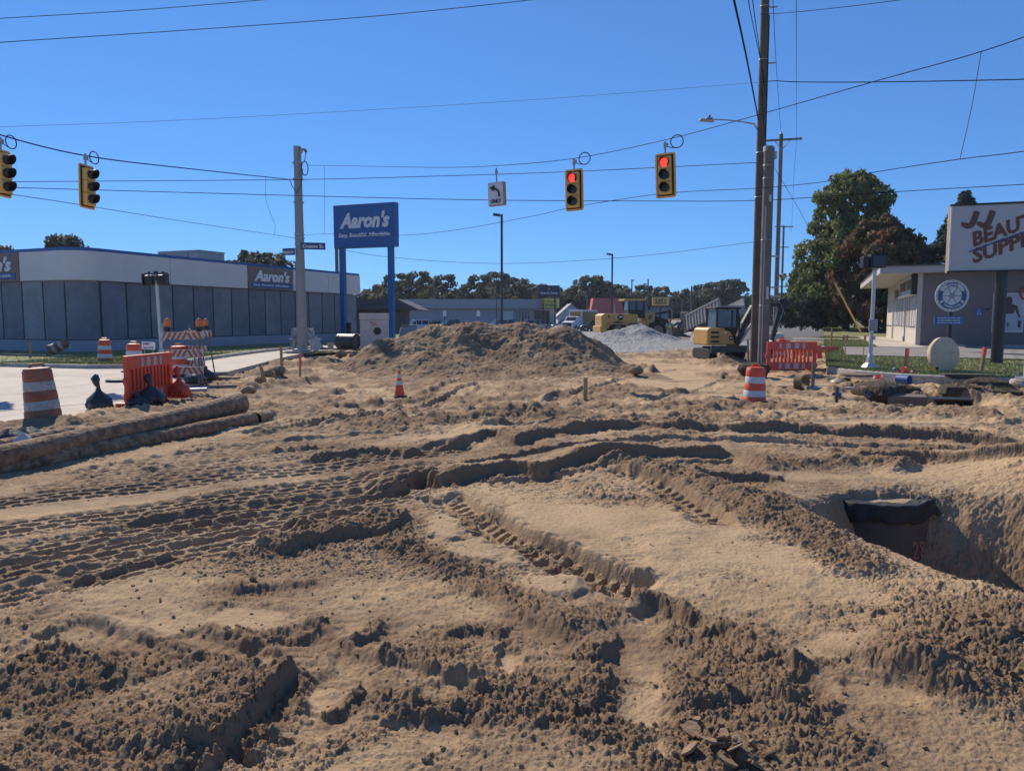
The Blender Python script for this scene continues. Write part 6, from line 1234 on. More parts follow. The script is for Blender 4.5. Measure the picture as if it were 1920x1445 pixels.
MB().tube([(0.72, -0.5, 2.35), (0.85, -0.5, 1.9), (0.78, -0.5, 0.8)], 0.04, 6).build('hose', M_DK, ex); MB().box((0.75, 0, 0.85), (0.5, 0.5, 0.5)).build('boom_mount', M_DK, ex, bevel=0.05)
MB().prism([(0.85, 0.75), (1.05, 0.65), (1.55, 1.75), (1.95, 2.50), (3.45, 2.62), (3.42, 2.88), (2.1, 2.85), (1.70, 2.62), (1.2, 1.75)], -0.13, 0.13).build('boom', M_DK, ex, bevel=0.03)
MB().prism([(3.25, 2.95), (3.60, 3.02), (3.72, 2.75), (3.45, 2.2), (2.95, 0.75), (2.78, 0.78), (3.12, 2.2)], -0.10, 0.10).build('stick', M_DK, ex, bevel=0.03)
MB().tube([(1.1, -0.02, 0.7), (1.75, -0.02, 1.7)], 0.07, 8).tube([(1.75, -0.02, 1.7), (2.0, -0.02, 2.3)], 0.045, 8).build('boom_cylinder', M_METAL, ex); MB().tube([(2.1, 0, 2.98), (3.3, 0, 3.08)], 0.06, 8).build('stick_cylinder', M_METAL, ex)
MB().tube([(2.2, -0.15, 2.75), (3.2, -0.15, 2.8), (3.42, -0.15, 2.4), (3.05, -0.15, 1.4)], 0.02, 6).build('hose', M_METAL, ex)
MB().prism([(2.75, 0.9), (3.05, 0.85), (3.0, 0.45), (2.75, 0.15), (2.35, 0.2), (2.45, 0.5)], -0.35, 0.35).build('bucket', M_DK, ex, bevel=0.02)

# wheel loader
ly = 66; ld = thing('wheel_loader', 'large yellow wheel loader behind the gravel heap, bucket to the right', 'wheel loader', (X_(1186, ly), ly, 0.0), R(10))
MB().prism([(-3.2, 0.95), (-0.75, 0.95), (-0.75, 1.45), (0.1, 1.6), (0.1, 2.25), (-2.9, 2.3), (-3.2, 2.15)], -1.05, 1.05).build('engine_cover', M_YEL, ld, bevel=0.08)
MB().box((-3.05, 0, 0.95), (0.6, 2.4, 0.55)).build('counterweight', M_YEL, ld, bevel=0.06); MB().lathe([(0.26, 0), (0.26, 0.02), (0, 0.02)], 16, M=Matrix.Translation((-1.5, -1.06, 1.95)) @ XR(90)).build('badge', M_DK, ld)
MB().prism([(-1.66, 1.86), (-1.5, 1.98), (-1.32, 1.92), (-1.36, 2.04), (-1.58, 2.08)], -1.10, -1.085).build('emblem', M_LETTER, ld); MB().box((-2.55, -1.06, 2.05), (0.2, 0.02, 0.15)).build('vent', M_DK, ld)
MB().box((0.05, 0, 2.25), (1.5, 1.5, 0.7)).build('cab_base', M_DK, ld); MB().box((0.05, 0, 2.95), (1.42, 1.42, 0.95), taper=0.95).build('cab_glass', M_CABG, ld)
for x in (-0.65, 0.05, 0.75):
    for y in (-0.72, 0.72): MB().box((x, y, 2.9), (0.10, 0.09, 1.05)).build('cab_post', M_DK, ld)
MB().box((-0.1, 0, 3.48), (2.0, 1.75, 0.16)).build('cab_roof', M_YEL, ld, bevel=0.05); MB().box((0.1, -1.05, 1.55), (1.8, 0.5, 0.12)).build('fender', M_YEL, ld); MB().box((-1.9, -1.15, 1.40), (1.5, 0.5, 0.1)).build('fender', M_YEL, ld, bevel=0.03)
MB().box((1.35, 0, 1.55), (0.9, 1.3, 1.6)).build('front_frame', M_YEL, ld, bevel=0.06); MB().lathe([(0.22, -0.7), (0.22, 0.7)], 14, M=Matrix.Translation((1.35, 0, 2.0)) @ XR(90)).build('pivot', M_RIM, ld)
for x in (-1.75, 1.85):
    for y, s in ((-1.02, -1), (1.02, 1)): wheel(ld, x, y, 0.80, 0.6, M_RIM, s)
for y in (-0.45, 0.45): MB().prism([(1.5, 1.9), (1.8, 2.15), (3.0, 1.75), (3.9, 0.9), (3.7, 0.65), (2.7, 1.35)], y - 0.09, y + 0.09).build('lift_arm', M_DK, ld)
MB().tube([(1.5, 0, 2.2), (3.3, 0, 2.5)], 0.09, 8).build('tilt_cylinder', M_DK, ld); MB().prism([(3.2, 2.75), (3.45, 2.5), (3.55, 1.6), (3.35, 1.5)], -0.12, 0.12).build('bell_crank', M_DK, ld)
MB().prism([(3.6, 0.35), (4.8, 0.2), (4.82, 0.3), (4.0, 0.6), (3.85, 1.0), (4.1, 1.55), (3.9, 1.7), (3.55, 1.1)], -1.45, 1.45).build('bucket', mat('bucket_steel', (0.06, 0.06, 0.065), 0.5), ld)
MB().tube([(0.9, -0.8, 3.3), (1.05, -1.0, 2.9)], 0.03, 6).box((1.1, -1.05, 2.8), (0.06, 0.25, 0.35)).build('mirror', M_DK, ld); MB().tube([(-1.6, 0.3, 2.3), (-1.6, 0.3, 3.05)], 0.09, 8).build('exhaust', M_METAL, ld)

# tipper body full of gravel
ty = 72; dt = thing('dump_truck', 'grey ribbed dump truck body heaped with gravel behind the small excavator', 'dump truck', (X_(1342, ty), ty, 0.0), R(16))
M_DT = mat('tipper_grey', (0.33, 0.31, 0.28), 0.6, 0.12, 1.5); w2, L2 = 1.28, 3.2
bdy = thing('body', None, None); bdy.parent = dt; bdy.location = (0, 0.2, 1.5); bdy.rotation_euler = (R(-14), 0, 0)
MB().box((0, 0, 0), (2 * w2, 2 * L2, 0.12)).build('floor', M_DT, bdy)
for s in (-1, 1):
    MB().box((s * w2, 0, 0.75), (0.08, 2 * L2, 1.5)).build('side', M_DT, bdy)
    for j in range(11): MB().box((s * (w2 + 0.07), -L2 + 0.3 + j * 0.58, 0.75), (0.09, 0.12, 1.5)).build('rib', M_DT, bdy)
    MB().box((s * (w2 + 0.03), 0, 1.5), (0.16, 2 * L2, 0.12)).build('top_rail', M_DT, bdy)
MB().box((0, L2, 0.85), (2 * w2, 0.08, 1.7)).build('headboard', M_DK, bdy); MB().box((0, -L2, 0.4), (2 * w2, 0.08, 0.8)).build('tailgate', M_DT, bdy)
ng = 26; X2, Y2 = np.meshgrid(np.linspace(-w2 + .05, w2 - .05, ng), np.linspace(-L2 + .05, L2 - .05, ng)); Z2 = 0.75 + 1.05 * np.exp(-(X2 / 0.8) ** 2 - ((Y2 - 0.3) / 1.5) ** 2) + 0.04 * fbm(X2.ravel(), Y2.ravel(), 0.4, 3, 6).reshape(X2.shape)
gl = gridmesh('gravel_load', X2, Y2, Z2, M_GRAV, None); gl.parent = bdy
MB().box((0, 0.3, 0.95), (0.9, 6.6, 0.3)).build('chassis', M_DK, dt)
for yy in (-2.2, -0.9, 3.6):
    for s in (-1, 1):
        M5 = Matrix.Translation((s * 1.0, yy, 0.52)) @ Matrix.Rotation(R(90), 4, 'Y'); MB().lathe([(0.3, -0.25), (0.5, -0.22), (0.52, 0), (0.5, 0.22), (0.3, 0.25)], 20, M=M5).build('wheel', M_TIRE, dt, True)
MB().box((0, 4.4, 1.75), (2.2, 1.7, 1.6)).build('cab', M_DK, dt, bevel=0.08)

# person builder: one continuous skinned body, clothes as thin shells
M_SKIN = mat('skin', (0.42, 0.25, 0.17), 0.6); 
def skin(verts, edges, radii, name, m, parent, sub=2, root=0):
    me = bpy.data.meshes.new(name); me.from_pydata(verts, edges, []); o = bpy.data.objects.new(name, me); COL.objects.link(o)
    o.modifiers.new('s', 'SKIN').use_smooth_shade = True
    for v, r in zip(me.skin_vertices[0].data, radii): v.radius = (r, r) if not isinstance(r, tuple) else r
    me.skin_vertices[0].data[root].use_root = True
    md = o.modifiers.new('ss', 'SUBSURF'); md.levels = sub; md.render_levels = sub
    bpy.context.view_layer.update(); dg_ = bpy.context.evaluated_depsgraph_get(); m2 = bpy.data.meshes.new_from_object(o.evaluated_get(dg_)); bpy.data.objects.remove(o); m2.name = name; m2.materials.clear(); m2.materials.append(m)
    for p_ in m2.polygons: p_.use_smooth = True
    o = bpy.data.objects.new(name, m2); COL.objects.link(o)
    if parent: o.parent = parent
    return o
def person(x, y, z, rz, label, shirt, pants, vest, hat, stride, arms):
    t = thing('person', label, 'person', (x, y, z), rz, 'road workers'); a = stride
    J = {'hip': (0, 0, .96), 'wa': (0, 0, 1.12), 'ch': (0, .01, 1.32), 'nk': (0, .0, 1.48), 'hd': (0, -.02, 1.62), 'tp': (0, -.02, 1.74),
         'lh': (.10, 0, .92), 'lk': (.12, -a * .5 - .03, .5), 'lf': (.12, -a * .6 + .06, .08), 'lt': (.13, -a * .6 - .12, .04), 'rh': (-.10, 0, .92), 'rk': (-.12, a * .3 - .05, .5), 'rf': (-.12, a * .9, .09), 'rt': (-.13, a * .9 - .16, .05),
         'ls': (.20, .0, 1.42), 'le': arms[0][0], 'lw': arms[0][1], 'rs': (-.20, .0, 1.42), 're': arms[1][0], 'rw': arms[1][1]}
    E = [('hip', 'wa'), ('wa', 'ch'), ('ch', 'nk'), ('nk', 'hd'), ('hd', 'tp'), ('hip', 'lh'), ('lh', 'lk'), ('lk', 'lf'), ('lf', 'lt'), ('hip', 'rh'), ('rh', 'rk'), ('rk', 'rf'), ('rf', 'rt'), ('ch', 'ls'), ('ls', 'le'), ('le', 'lw'), ('ch', 'rs'), ('rs', 're'), ('re', 'rw')]
    RAD = dict(hip=(.16, .12), wa=(.15, .11), ch=(.18, .12), nk=.06, hd=.095, tp=.07, lh=.10, lk=.07, lf=.045, lt=.045, rh=.10, rk=.07, rf=.045, rt=.045, ls=.075, le=.05, lw=.033, rs=.075, re=.05, rw=.033)
    N_ = list(J); V_ = [J[n] for n in N_]; skin(V_, [(N_.index(p), N_.index(q_)) for p, q_ in E], [RAD[n] for n in N_], 'body', M_SKIN, t)
    def sub(names, extra, nm, m, add=0.012):
        n = names; e = [(n.index(p), n.index(q_)) for p, q_ in E if p in n and q_ in n]
        rr = [tuple(c + add for c in RAD[k]) if isinstance(RAD[k], tuple) else RAD[k] + add for k in n]
        return skin([J[k] for k in n], e, rr, nm, m, t)
    sub(['hip', 'lh', 'lk', 'lf', 'rh', 'rk', 'rf'], None, 'trousers', pants, 0.022); sub(['wa', 'ch', 'ls', 'le', 'rs', 're'], None, 'shirt', shirt, 0.014)
    if vest: skin([J['wa'], (0, .01, 1.24), (0, .01, 1.38)], [(0, 1), (1, 2)], [(.18, .15), (.20, .16), (.16, .13)], 'vest', vest, t)
    for f in ('l', 'r'):
        skin([J[f + 'f'], J[f + 't']], [(0, 1)], [.06, .055], 'boot', mat('boot', (0.10, 0.065, 0.04), 0.8), t)
        w = Vector(J[f + 'w']); d = (w - Vector(J[f + 'e'])).normalized(); sx = d.cross(Vector((0, 1, 0.2))).normalized(); hn = MB(); hn.tube([w, w + d * 0.05, w + d * 0.10], [0.028, 0.04, 0.036], 8)
        for k in range(4): q_ = w + d * 0.09 + sx * (k - 1.5) * 0.02; hn.tube([q_, q_ + d * (0.045 if k in (1, 2) else 0.035), q_ + d * 0.07 + Vector((0, -0.02, 0))], [0.010, 0.009, 0.007], 6)
        hn.tube([w + d * 0.03 + sx * 0.035, w + d * 0.07 + sx * 0.06], [0.011, 0.009], 6); hn.build('hand', M_SKIN, t, True)
    h = MB().lathe([(0.135, 0), (0.125, 0.015), (0.115, 0.03), (0.105, 0.09), (0.06, 0.135), (0, 0.145)], 18, (0, -.02, 1.67)).build('hat', hat, t, True)
    return t
person(X_(1255, 60), 60, 0.0, R(160), 'worker in a lime vest and pale trousers walking past the loader bucket', mat('shirt_grey', (0.25, 0.25, 0.24), 0.9), mat('trousers_grey', (0.28, 0.27, 0.26), 0.9), mat('lime_vest', (0.42, 0.55, 0.12), 0.7), mat('hat_tan', (0.33, 0.22, 0.16), 0.7), 0.22, (((.33, -.1, 1.2), (.30, -.30, 1.08)), ((-.33, .08, 1.2), (-.34, .0, 0.95))))
person(X_(1287.5, 76), 76, 0.05, R(110), 'farther worker in pale shirt and dark trousers left of the dump truck', mat('shirt_pale', (0.42, 0.42, 0.40), 0.9), mat('trousers_navy', (0.04, 0.045, 0.06), 0.9), None, mat('hat_white', (0.55, 0.54, 0.5), 0.5), 0.10, (((.30, -.12, 1.18), (.24, -.34, 1.15)), ((-.30, -.1, 1.18), (-.26, -.32, 1.12))))

# cars
def car(px, Y, rz, label, col, L=4.6, W_=1.85, H=1.65, suv=True, zb=0.05, cat='car', name='parked_car'):
    t = thing(name, label, cat, (X_(px, Y), Y, zb), rz, 'cars parked in the lot'); m = mat('paint_%d_%d_%d' % tuple(int(c * 99) for c in col), col, 0.25, 0.04, 1, coat=0.6)
    h1 = H * 0.56; l = L / 2; r = 0.35
    prof = [(-l, 0.32), (-l, h1 - .12), (-l + .12, h1), (-l + (0.3 if suv else 0.95), h1 + 0.04), (l - 1.25, h1 + 0.03), (l - 0.25, h1 - 0.14), (l, h1 - 0.32), (l, 0.3)]
    MB().prism(prof, -W_ / 2, W_ / 2).build('body', m, t, bevel=0.07)
    a, b_ = (-l + 0.12, -l + 0.42) if suv else (-l + 0.75, -l + 1.3); g = MB(); c, d = l - 1.20, l - 2.0; w = W_ / 2 - 0.07; wt = W_ / 2 - 0.24
    g.add([(a, -w, h1), (c, -w, h1), (d, -wt, H - .06), (b_, -wt, H - .06), (a, w, h1), (c, w, h1), (d, wt, H - .06), (b_, wt, H - .06)], [(0, 1, 2, 3), (7, 6, 5, 4), (0, 3, 7, 4), (1, 5, 6, 2), (3, 2, 6, 7)]).build('windows', M_GLASS, t)
    MB().box(((b_ + d) / 2, 0, H - 0.035), (d - b_ + 0.1, 2 * wt + 0.04, 0.07)).build('roof', m, t, bevel=0.03)
    for xx in ((a + c) / 2 - 0.1, b_ + 0.15, d - 0.05):
        for s in (-1, 1): k = 1; MB().add([(xx - .05, s * (w + .005), h1), (xx + .05, s * (w + .005), h1), (xx + .03, s * (wt + .005), H - .06), (xx - .07, s * (wt + .005), H - .06)], [(0, 1, 2, 3)]).build('pillar', m, t)
    for x in (-l + 0.85, l - 0.85):
        for s in (-1, 1):
            MB().lathe([(r + .05, 0), (r + .05, 0.02), (0, 0.02)], 18, M=Matrix.Translation((x, s * (W_ / 2 + 0.0), r)) @ XR(-90 * s), caps=False).build('wheel_arch', M_BLACK, t)
            wheel(t, x, s * (W_ / 2 - 0.08), r, 0.24, M_METAL, s)
    for s in (-1, 1):
        MB().box((l - 0.04, s * (W_ / 2 - 0.28), h1 - 0.30), (0.14, 0.42, 0.14)).build('headlight', M_INS, t, bevel=0.03); MB().box((-l + 0.02, s * (W_ / 2 - 0.2), h1 - 0.18), (0.08, 0.25, 0.2)).build('tail_light', mat('tail_red', (0.3, 0.01, 0.01), 0.3), t)
        MB().box((l - 1.35, s * (W_ / 2 + 0.08), h1 + 0.08), (0.12, 0.16, 0.12)).build('mirror', m, t, bevel=0.02)
    MB().box((l + 0.0, 0, 0.55), (0.06, W_ * 0.62, 0.26)).box((l, 0, 0.3), (0.08, W_ * 0.9, 0.14)).build('grille', M_BLACK, t); MB().box((l + .04, 0, 0.45), (0.02, 0.4, 0.12)).build('number_plate', M_LETTER, t)
    return t
WHT, BLK, GRY, SIL, DBL = (0.62, 0.63, 0.65), (0.02, 0.022, 0.026), (0.10, 0.11, 0.13), (0.32, 0.34, 0.36), (0.03, 0.05, 0.09)
car(780, 112, R(-148), 'white SUV parked facing left behind the blue waste bin', WHT)
car(744, 116, R(170), 'dark grey sedan half hidden by the right blue sign post', GRY, 4.7, 1.8, 1.42, False)
car(814, 142, R(-155), 'black sedan beyond the white SUV', BLK, 4.7, 1.8, 1.42, False); car(841, 134, R(-140), 'black SUV at the left shoulder of the dirt pile', BLK)
car(870, 140, R(175), 'white car roof showing just above the dirt pile', WHT, 4.6, 1.8, 1.5, False); car(933, 138, R(-150), 'silver car roof showing in front of the store entrance', SIL)
car(957, 142, R(30), 'dark blue pickup beside the silver car', DBL); car(985, 128, R(180), 'white sedan above the right crest of the dirt pile', WHT, 4.7, 1.8, 1.45, False)
car(1008, 124, R(8), 'grey-blue SUV next to the white sedan above the crest', SIL, 4.8); car(1062, 118, R(195), 'white car in front of the box truck', WHT, 4.5, 1.8, 1.4, False); car(1056, 140, R(180), 'navy car beneath the yellow sign', DBL)
car(1118, 108, R(172), 'dark SUV between the box truck and the loader', BLK, 4.7, 1.85, 1.75)
car(1390, 150, R(170), 'red car far beyond the excavator arm', (0.35, 0.02, 0.02), 4.6, 1.8, 1.5, True, -0.15)
car(1380, 190, R(172), 'dark far car beside the distant red shop', BLK, 4.6, 1.8, 1.5, True, -0.15)
# box truck
bt = thing('box_truck', 'white box truck with an orange-brown side left of the loader', 'truck', (X_(1085, 112), 112, 0.04), R(-128)); M_BTO = mat('truck_orange', (0.42, 0.22, 0.08), 0.6, 0.25, 2)
MB().box((-1.2, 0, 1.95), (4.4, 2.3, 2.4)).build('box', M_LETTER, bt, bevel=0.04); MB().box((-1.2, -1.17, 1.95), (4.0, 0.03, 1.9)).build('side_print', M_BTO, bt); MB().box((-1.2, 1.17, 1.95), (4.0, 0.03, 1.9)).build('side_print', M_BTO, bt); MB().box((1.02, 0, 2.45), (0.04, 1.9, 0.9)).build('front_print', M_BTO, bt)
MB().prism([(1.0, 0.6), (3.2, 0.6), (3.2, 1.35), (2.4, 1.5), (1.8, 2.15), (1.0, 2.2)], -1.0, 1.0).build('cab', M_LETTER, bt, bevel=0.06); MB().add([(2.42, -0.9, 1.54), (2.42, 0.9, 1.54), (1.86, 0.85, 2.12), (1.86, -0.85, 2.12)], [(0, 1, 2, 3)]).build('windscreen', M_GLASS, bt)
MB().box((3.22, 0, 0.95), (0.05, 1.5, 0.5)).build('grille', M_BLACK, bt)
for x in (-2.2, 2.3):
    for s in (-1, 1): wheel(bt, x, s * 0.9, 0.42, 0.3, M_METAL, s)
text('U-HAUL', 0.6, 2.4, 0.1, 0.02, 0.01, mat('truck_text', (0.16, 0.08, 0.04), 0.6), bt, (-1.2, -1.20, 1.8))
# bin in front of the white SUV, small lot signs
wb = thing('waste_bin', 'grey-blue covered bin on the lawn in front of the white SUV', 'bin', (X_(767, 62), 62, 0.05), R(10)); MB().prism([(-0.9, 0), (0.55, 0), (0.7, 1.0), (0.6, 1.15), (-0.55, 1.2), (-0.72, 0.9)], -0.5, 0.5).build('shell', mat('bin_blue', (0.20, 0.25, 0.31), 0.5, 0.1), wb, bevel=0.05); MB().box((0.0, 0, 1.2), (1.3, 1.05, 0.06)).build('lid', M_DK, wb)
for px, lb in ((765, 'small white sign on a pole above the white SUV'), (834, 'small white sign on a pole before the grey store wall, middle one'), (897, 'small white sign on a pole before the grey store wall, right one')):
    t = thing('lot_sign', lb, 'sign', (X_(px, 125), 125, 0.04), 0, 'small signs along the lot'); zz = P(px, 588, 125).z; MB().box((0, 0, zz), (0.55, 0.04, 0.95)).build('panel', M_LETTER, t); MB().box((0, 0.03, zz / 2), (0.09, 0.05, zz)).build('post', M_DK, t)
# background clutter past the gravel
for i, (px, Y, w, h, col, lb) in enumerate(((1298, 68, 1.4, 0.7, (0.36, 0.34, 0.31), 'pale debris heap at the foot of the dump truck'), (1315, 66, 1.2, 0.9, (0.33, 0.31, 0.28), 'second pale debris heap beside the excavator'), (1275, 80, 3.2, 1.9, (0.17, 0.12, 0.085), 'brown soil heap behind the loader bucket'), (1496, 40, 0.9, 0.4, (0.4, 0.3, 0.2), 'sandy lump behind the slotted barrier'))):
    r_ = random.Random(i); ph = i * 2.1; o = MB().lathe([(w, -0.2), (w * 0.85, h * 0.25), (w * 0.5, h * 0.75), (w * 0.2, h), (0, h * 1.02)], 26, noise=lambda a, z: 1 + 0.12 * math.sin(a * 3 + ph) + 0.07 * math.sin(a * 8 + z * 6), caps=False).build('debris_heap', mat('debris_%d' % i, col, 0.95, 0.3, 4, 0.08, 5), None, True); o.location = (X_(px, Y), Y, -0.05); tag(o, lb, 'heap')
cyl = thing('pipe_section', 'pale concrete pipe section lying right of the utility poles', 'pipe', (X_(1442, 42), 42, 0.3), R(10)); MB().lathe([(0.36, -0.7), (0.40, -0.7), (0.40, 0.7), (0.36, 0.7), (0.33, 0.68), (0.33, -0.7)], 24, M=Matrix.Translation((0, 0, 0.35)) @ Matrix.Rotation(R(90), 4, 'Y'), caps=False).build('tube', M_BOX, cyl, True)
# ---------------------------------------------------------------- trees
def leafmat(name, cols):
    m = bpy.data.materials.new(name); m.use_nodes = True; t = m.node_tree; n = t.nodes; L = t.links; b = n['Principled BSDF']; b.inputs['Roughness'].default_value = 0.6; b.inputs['Specular IOR Level'].default_value = 0.3
    ge = n.new('ShaderNodeNewGeometry'); cr = n.new('ShaderNodeValToRGB'); e = cr.color_ramp
    while len(e.elements) > 1: e.elements.remove(e.elements[-1])
    for i, (p, c) in enumerate(cols):
        q = e.elements[0] if i == 0 else e.elements.new(p); q.position = p; q.color = (*c, 1)
    no = n.new('ShaderNodeTexNoise'); no.inputs['Scale'].default_value = 0.45; no.inputs['Detail'].default_value = 3; L.new(ge.outputs['Position'], no.inputs['Vector'])
    ad = n.new('ShaderNodeMath'); ad.operation = 'MULTIPLY_ADD'; L.new(ge.outputs['Random Per Island'], ad.inputs[0]); ad.inputs[1].default_value = 0.5; mm = n.new('ShaderNodeMath'); mm.operation = 'MULTIPLY_ADD'; L.new(no.outputs[0], mm.inputs[0]); mm.inputs[1].default_value = 1.6; mm.inputs[2].default_value = -0.55; L.new(mm.outputs[0], ad.inputs[2])
    L.new(ad.outputs[0], cr.inputs[0]); L.new(cr.outputs[0], b.inputs['Base Color'])
    tr = n.new('ShaderNodeBsdfTranslucent'); L.new(cr.outputs[0], tr.inputs['Color']); mx = n.new('ShaderNodeMixShader'); mx.inputs[0].default_value = 0.35; L.new(b.outputs[0], mx.inputs[1]); L.new(tr.outputs[0], mx.inputs[2]); L.new(mx.outputs[0], n['Material Output'].inputs[0])
    return m
ML_G = leafmat('maple_leaves', [(0.0, (0.06, 0.085, 0.028)), (0.45, (0.145, 0.18, 0.065)), (0.8, (0.30, 0.31, 0.10)), (1.0, (0.28, 0.19, 0.08))])
ML_R = leafmat('turning_leaves', [(0.0, (0.05, 0.06, 0.028)), (0.35, (0.11, 0.115, 0.045)), (0.65, (0.20, 0.12, 0.06)), (1.0, (0.24, 0.10, 0.07))])
ML_S = leafmat('spruce_needles', [(0.0, (0.03, 0.045, 0.036)), (1.0, (0.085, 0.115, 0.085))])
ML_F = leafmat('far_leaves', [(0.0, (0.05, 0.06, 0.04)), (0.5, (0.115, 0.13, 0.08)), (0.85, (0.23, 0.22, 0.13)), (1.0, (0.42, 0.36, 0.22))])
ML_Y = leafmat('yellowing_leaves', [(0.0, (0.06, 0.07, 0.025)), (0.6, (0.15, 0.145, 0.04)), (1.0, (0.22, 0.18, 0.05))])
M_BARK = mat('bark', (0.09, 0.07, 0.055), 0.95, 0.3, 3)
def leaves(centers, radii, n, size, seed, elong=1.0, up=0.0, pack=2.4):
    """leaf sprays on shells of many clumps, as arrays"""
    g = np.random.default_rng(seed); C = np.array(centers, float); Rr = np.array(radii, float); w = Rr ** 2; idx = g.choice(len(C), n, p=w / w.sum())
    d = g.normal(size=(n, 3)); d /= np.linalg.norm(d, axis=1)[:, None]; rad = Rr[idx] * (1 - 0.55 * g.random(n) ** pack); c = C[idx] + d * rad[:, None] * np.array([1, 1, 0.85])
    nrm = d * 0.6 + g.normal(size=(n, 3)) * 0.6; nrm[:, 2] += 0.3; nrm /= np.linalg.norm(nrm, axis=1)[:, None]; t = np.cross(nrm, g.normal(size=(n, 3))); t /= np.linalg.norm(t, axis=1)[:, None]; t[:, 2] += up; b = np.cross(nrm, t); s = size * (0.55 + 0.9 * g.random(n))[:, None]
    v = np.stack([c - t * s * elong * .5, c + b * s * .36 + t * s * .05, c + t * s * elong * .55, c - b * s * .36 - t * s * .03], 1).reshape(-1, 3); return v
def leafmesh(name, v, m):
    k = len(v) // 4; me = bpy.data.meshes.new(name); me.vertices.add(len(v)); me.vertices.foreach_set('co', v.astype(np.float32).ravel()); me.loops.add(4 * k); me.loops.foreach_set('vertex_index', np.arange(4 * k, dtype=np.int32)); me.polygons.add(k); me.polygons.foreach_set('loop_start', np.arange(0, 4 * k, 4, dtype=np.int32)); me.polygons.foreach_set('loop_total', np.full(k, 4, np.int32)); me.update(calc_edges=True); me.materials.append(m); return me
def clumps(profile, H, n, seed, rmin, rmax, z0):
    """clump centres filling a crown outline: profile(f) gives crown radius at height fraction f"""
    r = random.Random(seed); C, Rr = [], []
    for k in range(n):
        f = r.random(); R0 = profile(f); a = r.uniform(0, 6.283); q = R0 * math.sqrt(r.uniform(0.15, 1)) * r.uniform(0.8, 1.08); C.append((q * math.cos(a), q * math.sin(a), z0 + f * (H - z0))); Rr.append(r.uniform(rmin, rmax) * (0.6 + 0.4 * R0 / max(profile(0.4), .1)))
    return C, Rr
def tree(x, y, z, C, Rr, nleaf, size, m, label, cat='tree', name='tree', seed=1, trunk_r=0.3, limbs=10, group=None, mesh=None, rz=0, sc=(1, 1, 1), up=0.0, elong=1.3):
    t = thing(name, label, cat, (x, y, z), rz, group); t.scale = sc
    if mesh is None:
        cm = leafmesh('crown', leaves(C, Rr, nleaf, size, seed, elong, up), m); r = random.Random(seed); top = max(c[2] for c in C); b = MB(); b.tube([(0, 0, -0.2), (0.1, 0, top * .25), (-0.05, .1, top * .5), (0, 0, top * .82)], [trunk_r, trunk_r * .75, trunk_r * .5, trunk_r * .15], 10)
        for k in range(limbs): c = C[r.randrange(len(C))]; zs = max(top * .12, c[2] * r.uniform(.35, .6)); b.tube([(0, 0, zs), (c[0] * .5, c[1] * .5, (zs + c[2]) / 2 - .1), (c[0] * .95, c[1] * .95, c[2])], [trunk_r * .35, trunk_r * .2, trunk_r * .06], 6)
        to = b.build('trunk', M_BARK, t, True); mesh = (cm, to.data)
        co = bpy.data.objects.new('crown', cm); COL.objects.link(co); co.parent = t
    else:
        for nm, me in (('crown', mesh[0]), ('trunk', mesh[1])): o = bpy.data.objects.new(nm, me); COL.objects.link(o); o.parent = t
    return mesh
# big maple: outline measured at its distance
ty = 84; kx = ty / F; zg = 0.75
pf = lambda f: np.interp(f, [0, 0.06, 0.18, 0.38, 0.55, 0.63, 0.73, 0.83, 0.92, 1.0], [6.2, 7.0, 7.1, 6.5, 5.2, 4.2, 3.9, 4.0, 3.1, 1.0])
C, Rr = clumps(pf, 17.2, 560, 21, 0.4, 0.95, 0.9); tree(X_(1584, ty), ty, zg, C, Rr, 42000, 0.30, ML_G, 'tall green maple beyond the lawn, biggest tree in view', name='maple_tree', seed=5, trunk_r=0.42, limbs=26, up=0.5)
pf = lambda f: np.interp(f, [0, 0.08, 0.3, 0.6, 0.8, 1.0], [4.8, 5.4, 5.8, 4.9, 3.7, 0.9])
C, Rr = clumps(pf, 11.6, 300, 22, 0.35, 0.8, 1.5); tree(X_(1641, 78), 78, 0.65, C, Rr, 17000, 0.32, ML_R, 'shorter maple turning reddish brown in front of the tall green one', name='maple_tree', seed=6, trunk_r=0.32, limbs=20, up=0.6)
C, Rr = clumps(lambda f: np.interp(f, [0, .3, .7, 1], [2, 4, 3.2, .8]), 6.0, 60, 23, 0.6, 1.1, 0.8); tree(X_(1700, 88), 88, 0.8, C, Rr, 6000, 0.3, ML_F, 'dark shrubby tree showing just above the shop roof', name='shrubby_tree', seed=7, trunk_r=0.2)
for i, (px, Y, top, w, lb) in enumerate(((1794, 72, 366, 0.52, 'tall dark spruce behind the big pale sign'),)):
    H = CAMZ + (598 - top) / F * Y - 0.6; r = random.Random(9); C, Rr = [], []
    for k in range(420): f = r.random() ** 0.8; R0 = (1 - f) * H * w + 0.15; a = r.uniform(0, 6.28); q = R0 * r.uniform(0.55, 1.0); C.append((q * math.cos(a), q * math.sin(a), 0.8 + f * (H - 0.8) - 0.15 * q)); Rr.append(0.25 + 0.45 * (1 - f))
    tree(X_(px, Y), Y, 0.6, C, Rr, 22000, 0.30, ML_S, lb, name='spruce_tree', seed=9, trunk_r=0.22, limbs=30, elong=1.8)
    C2 = [(c[0], c[1], c[2]) for c in C]
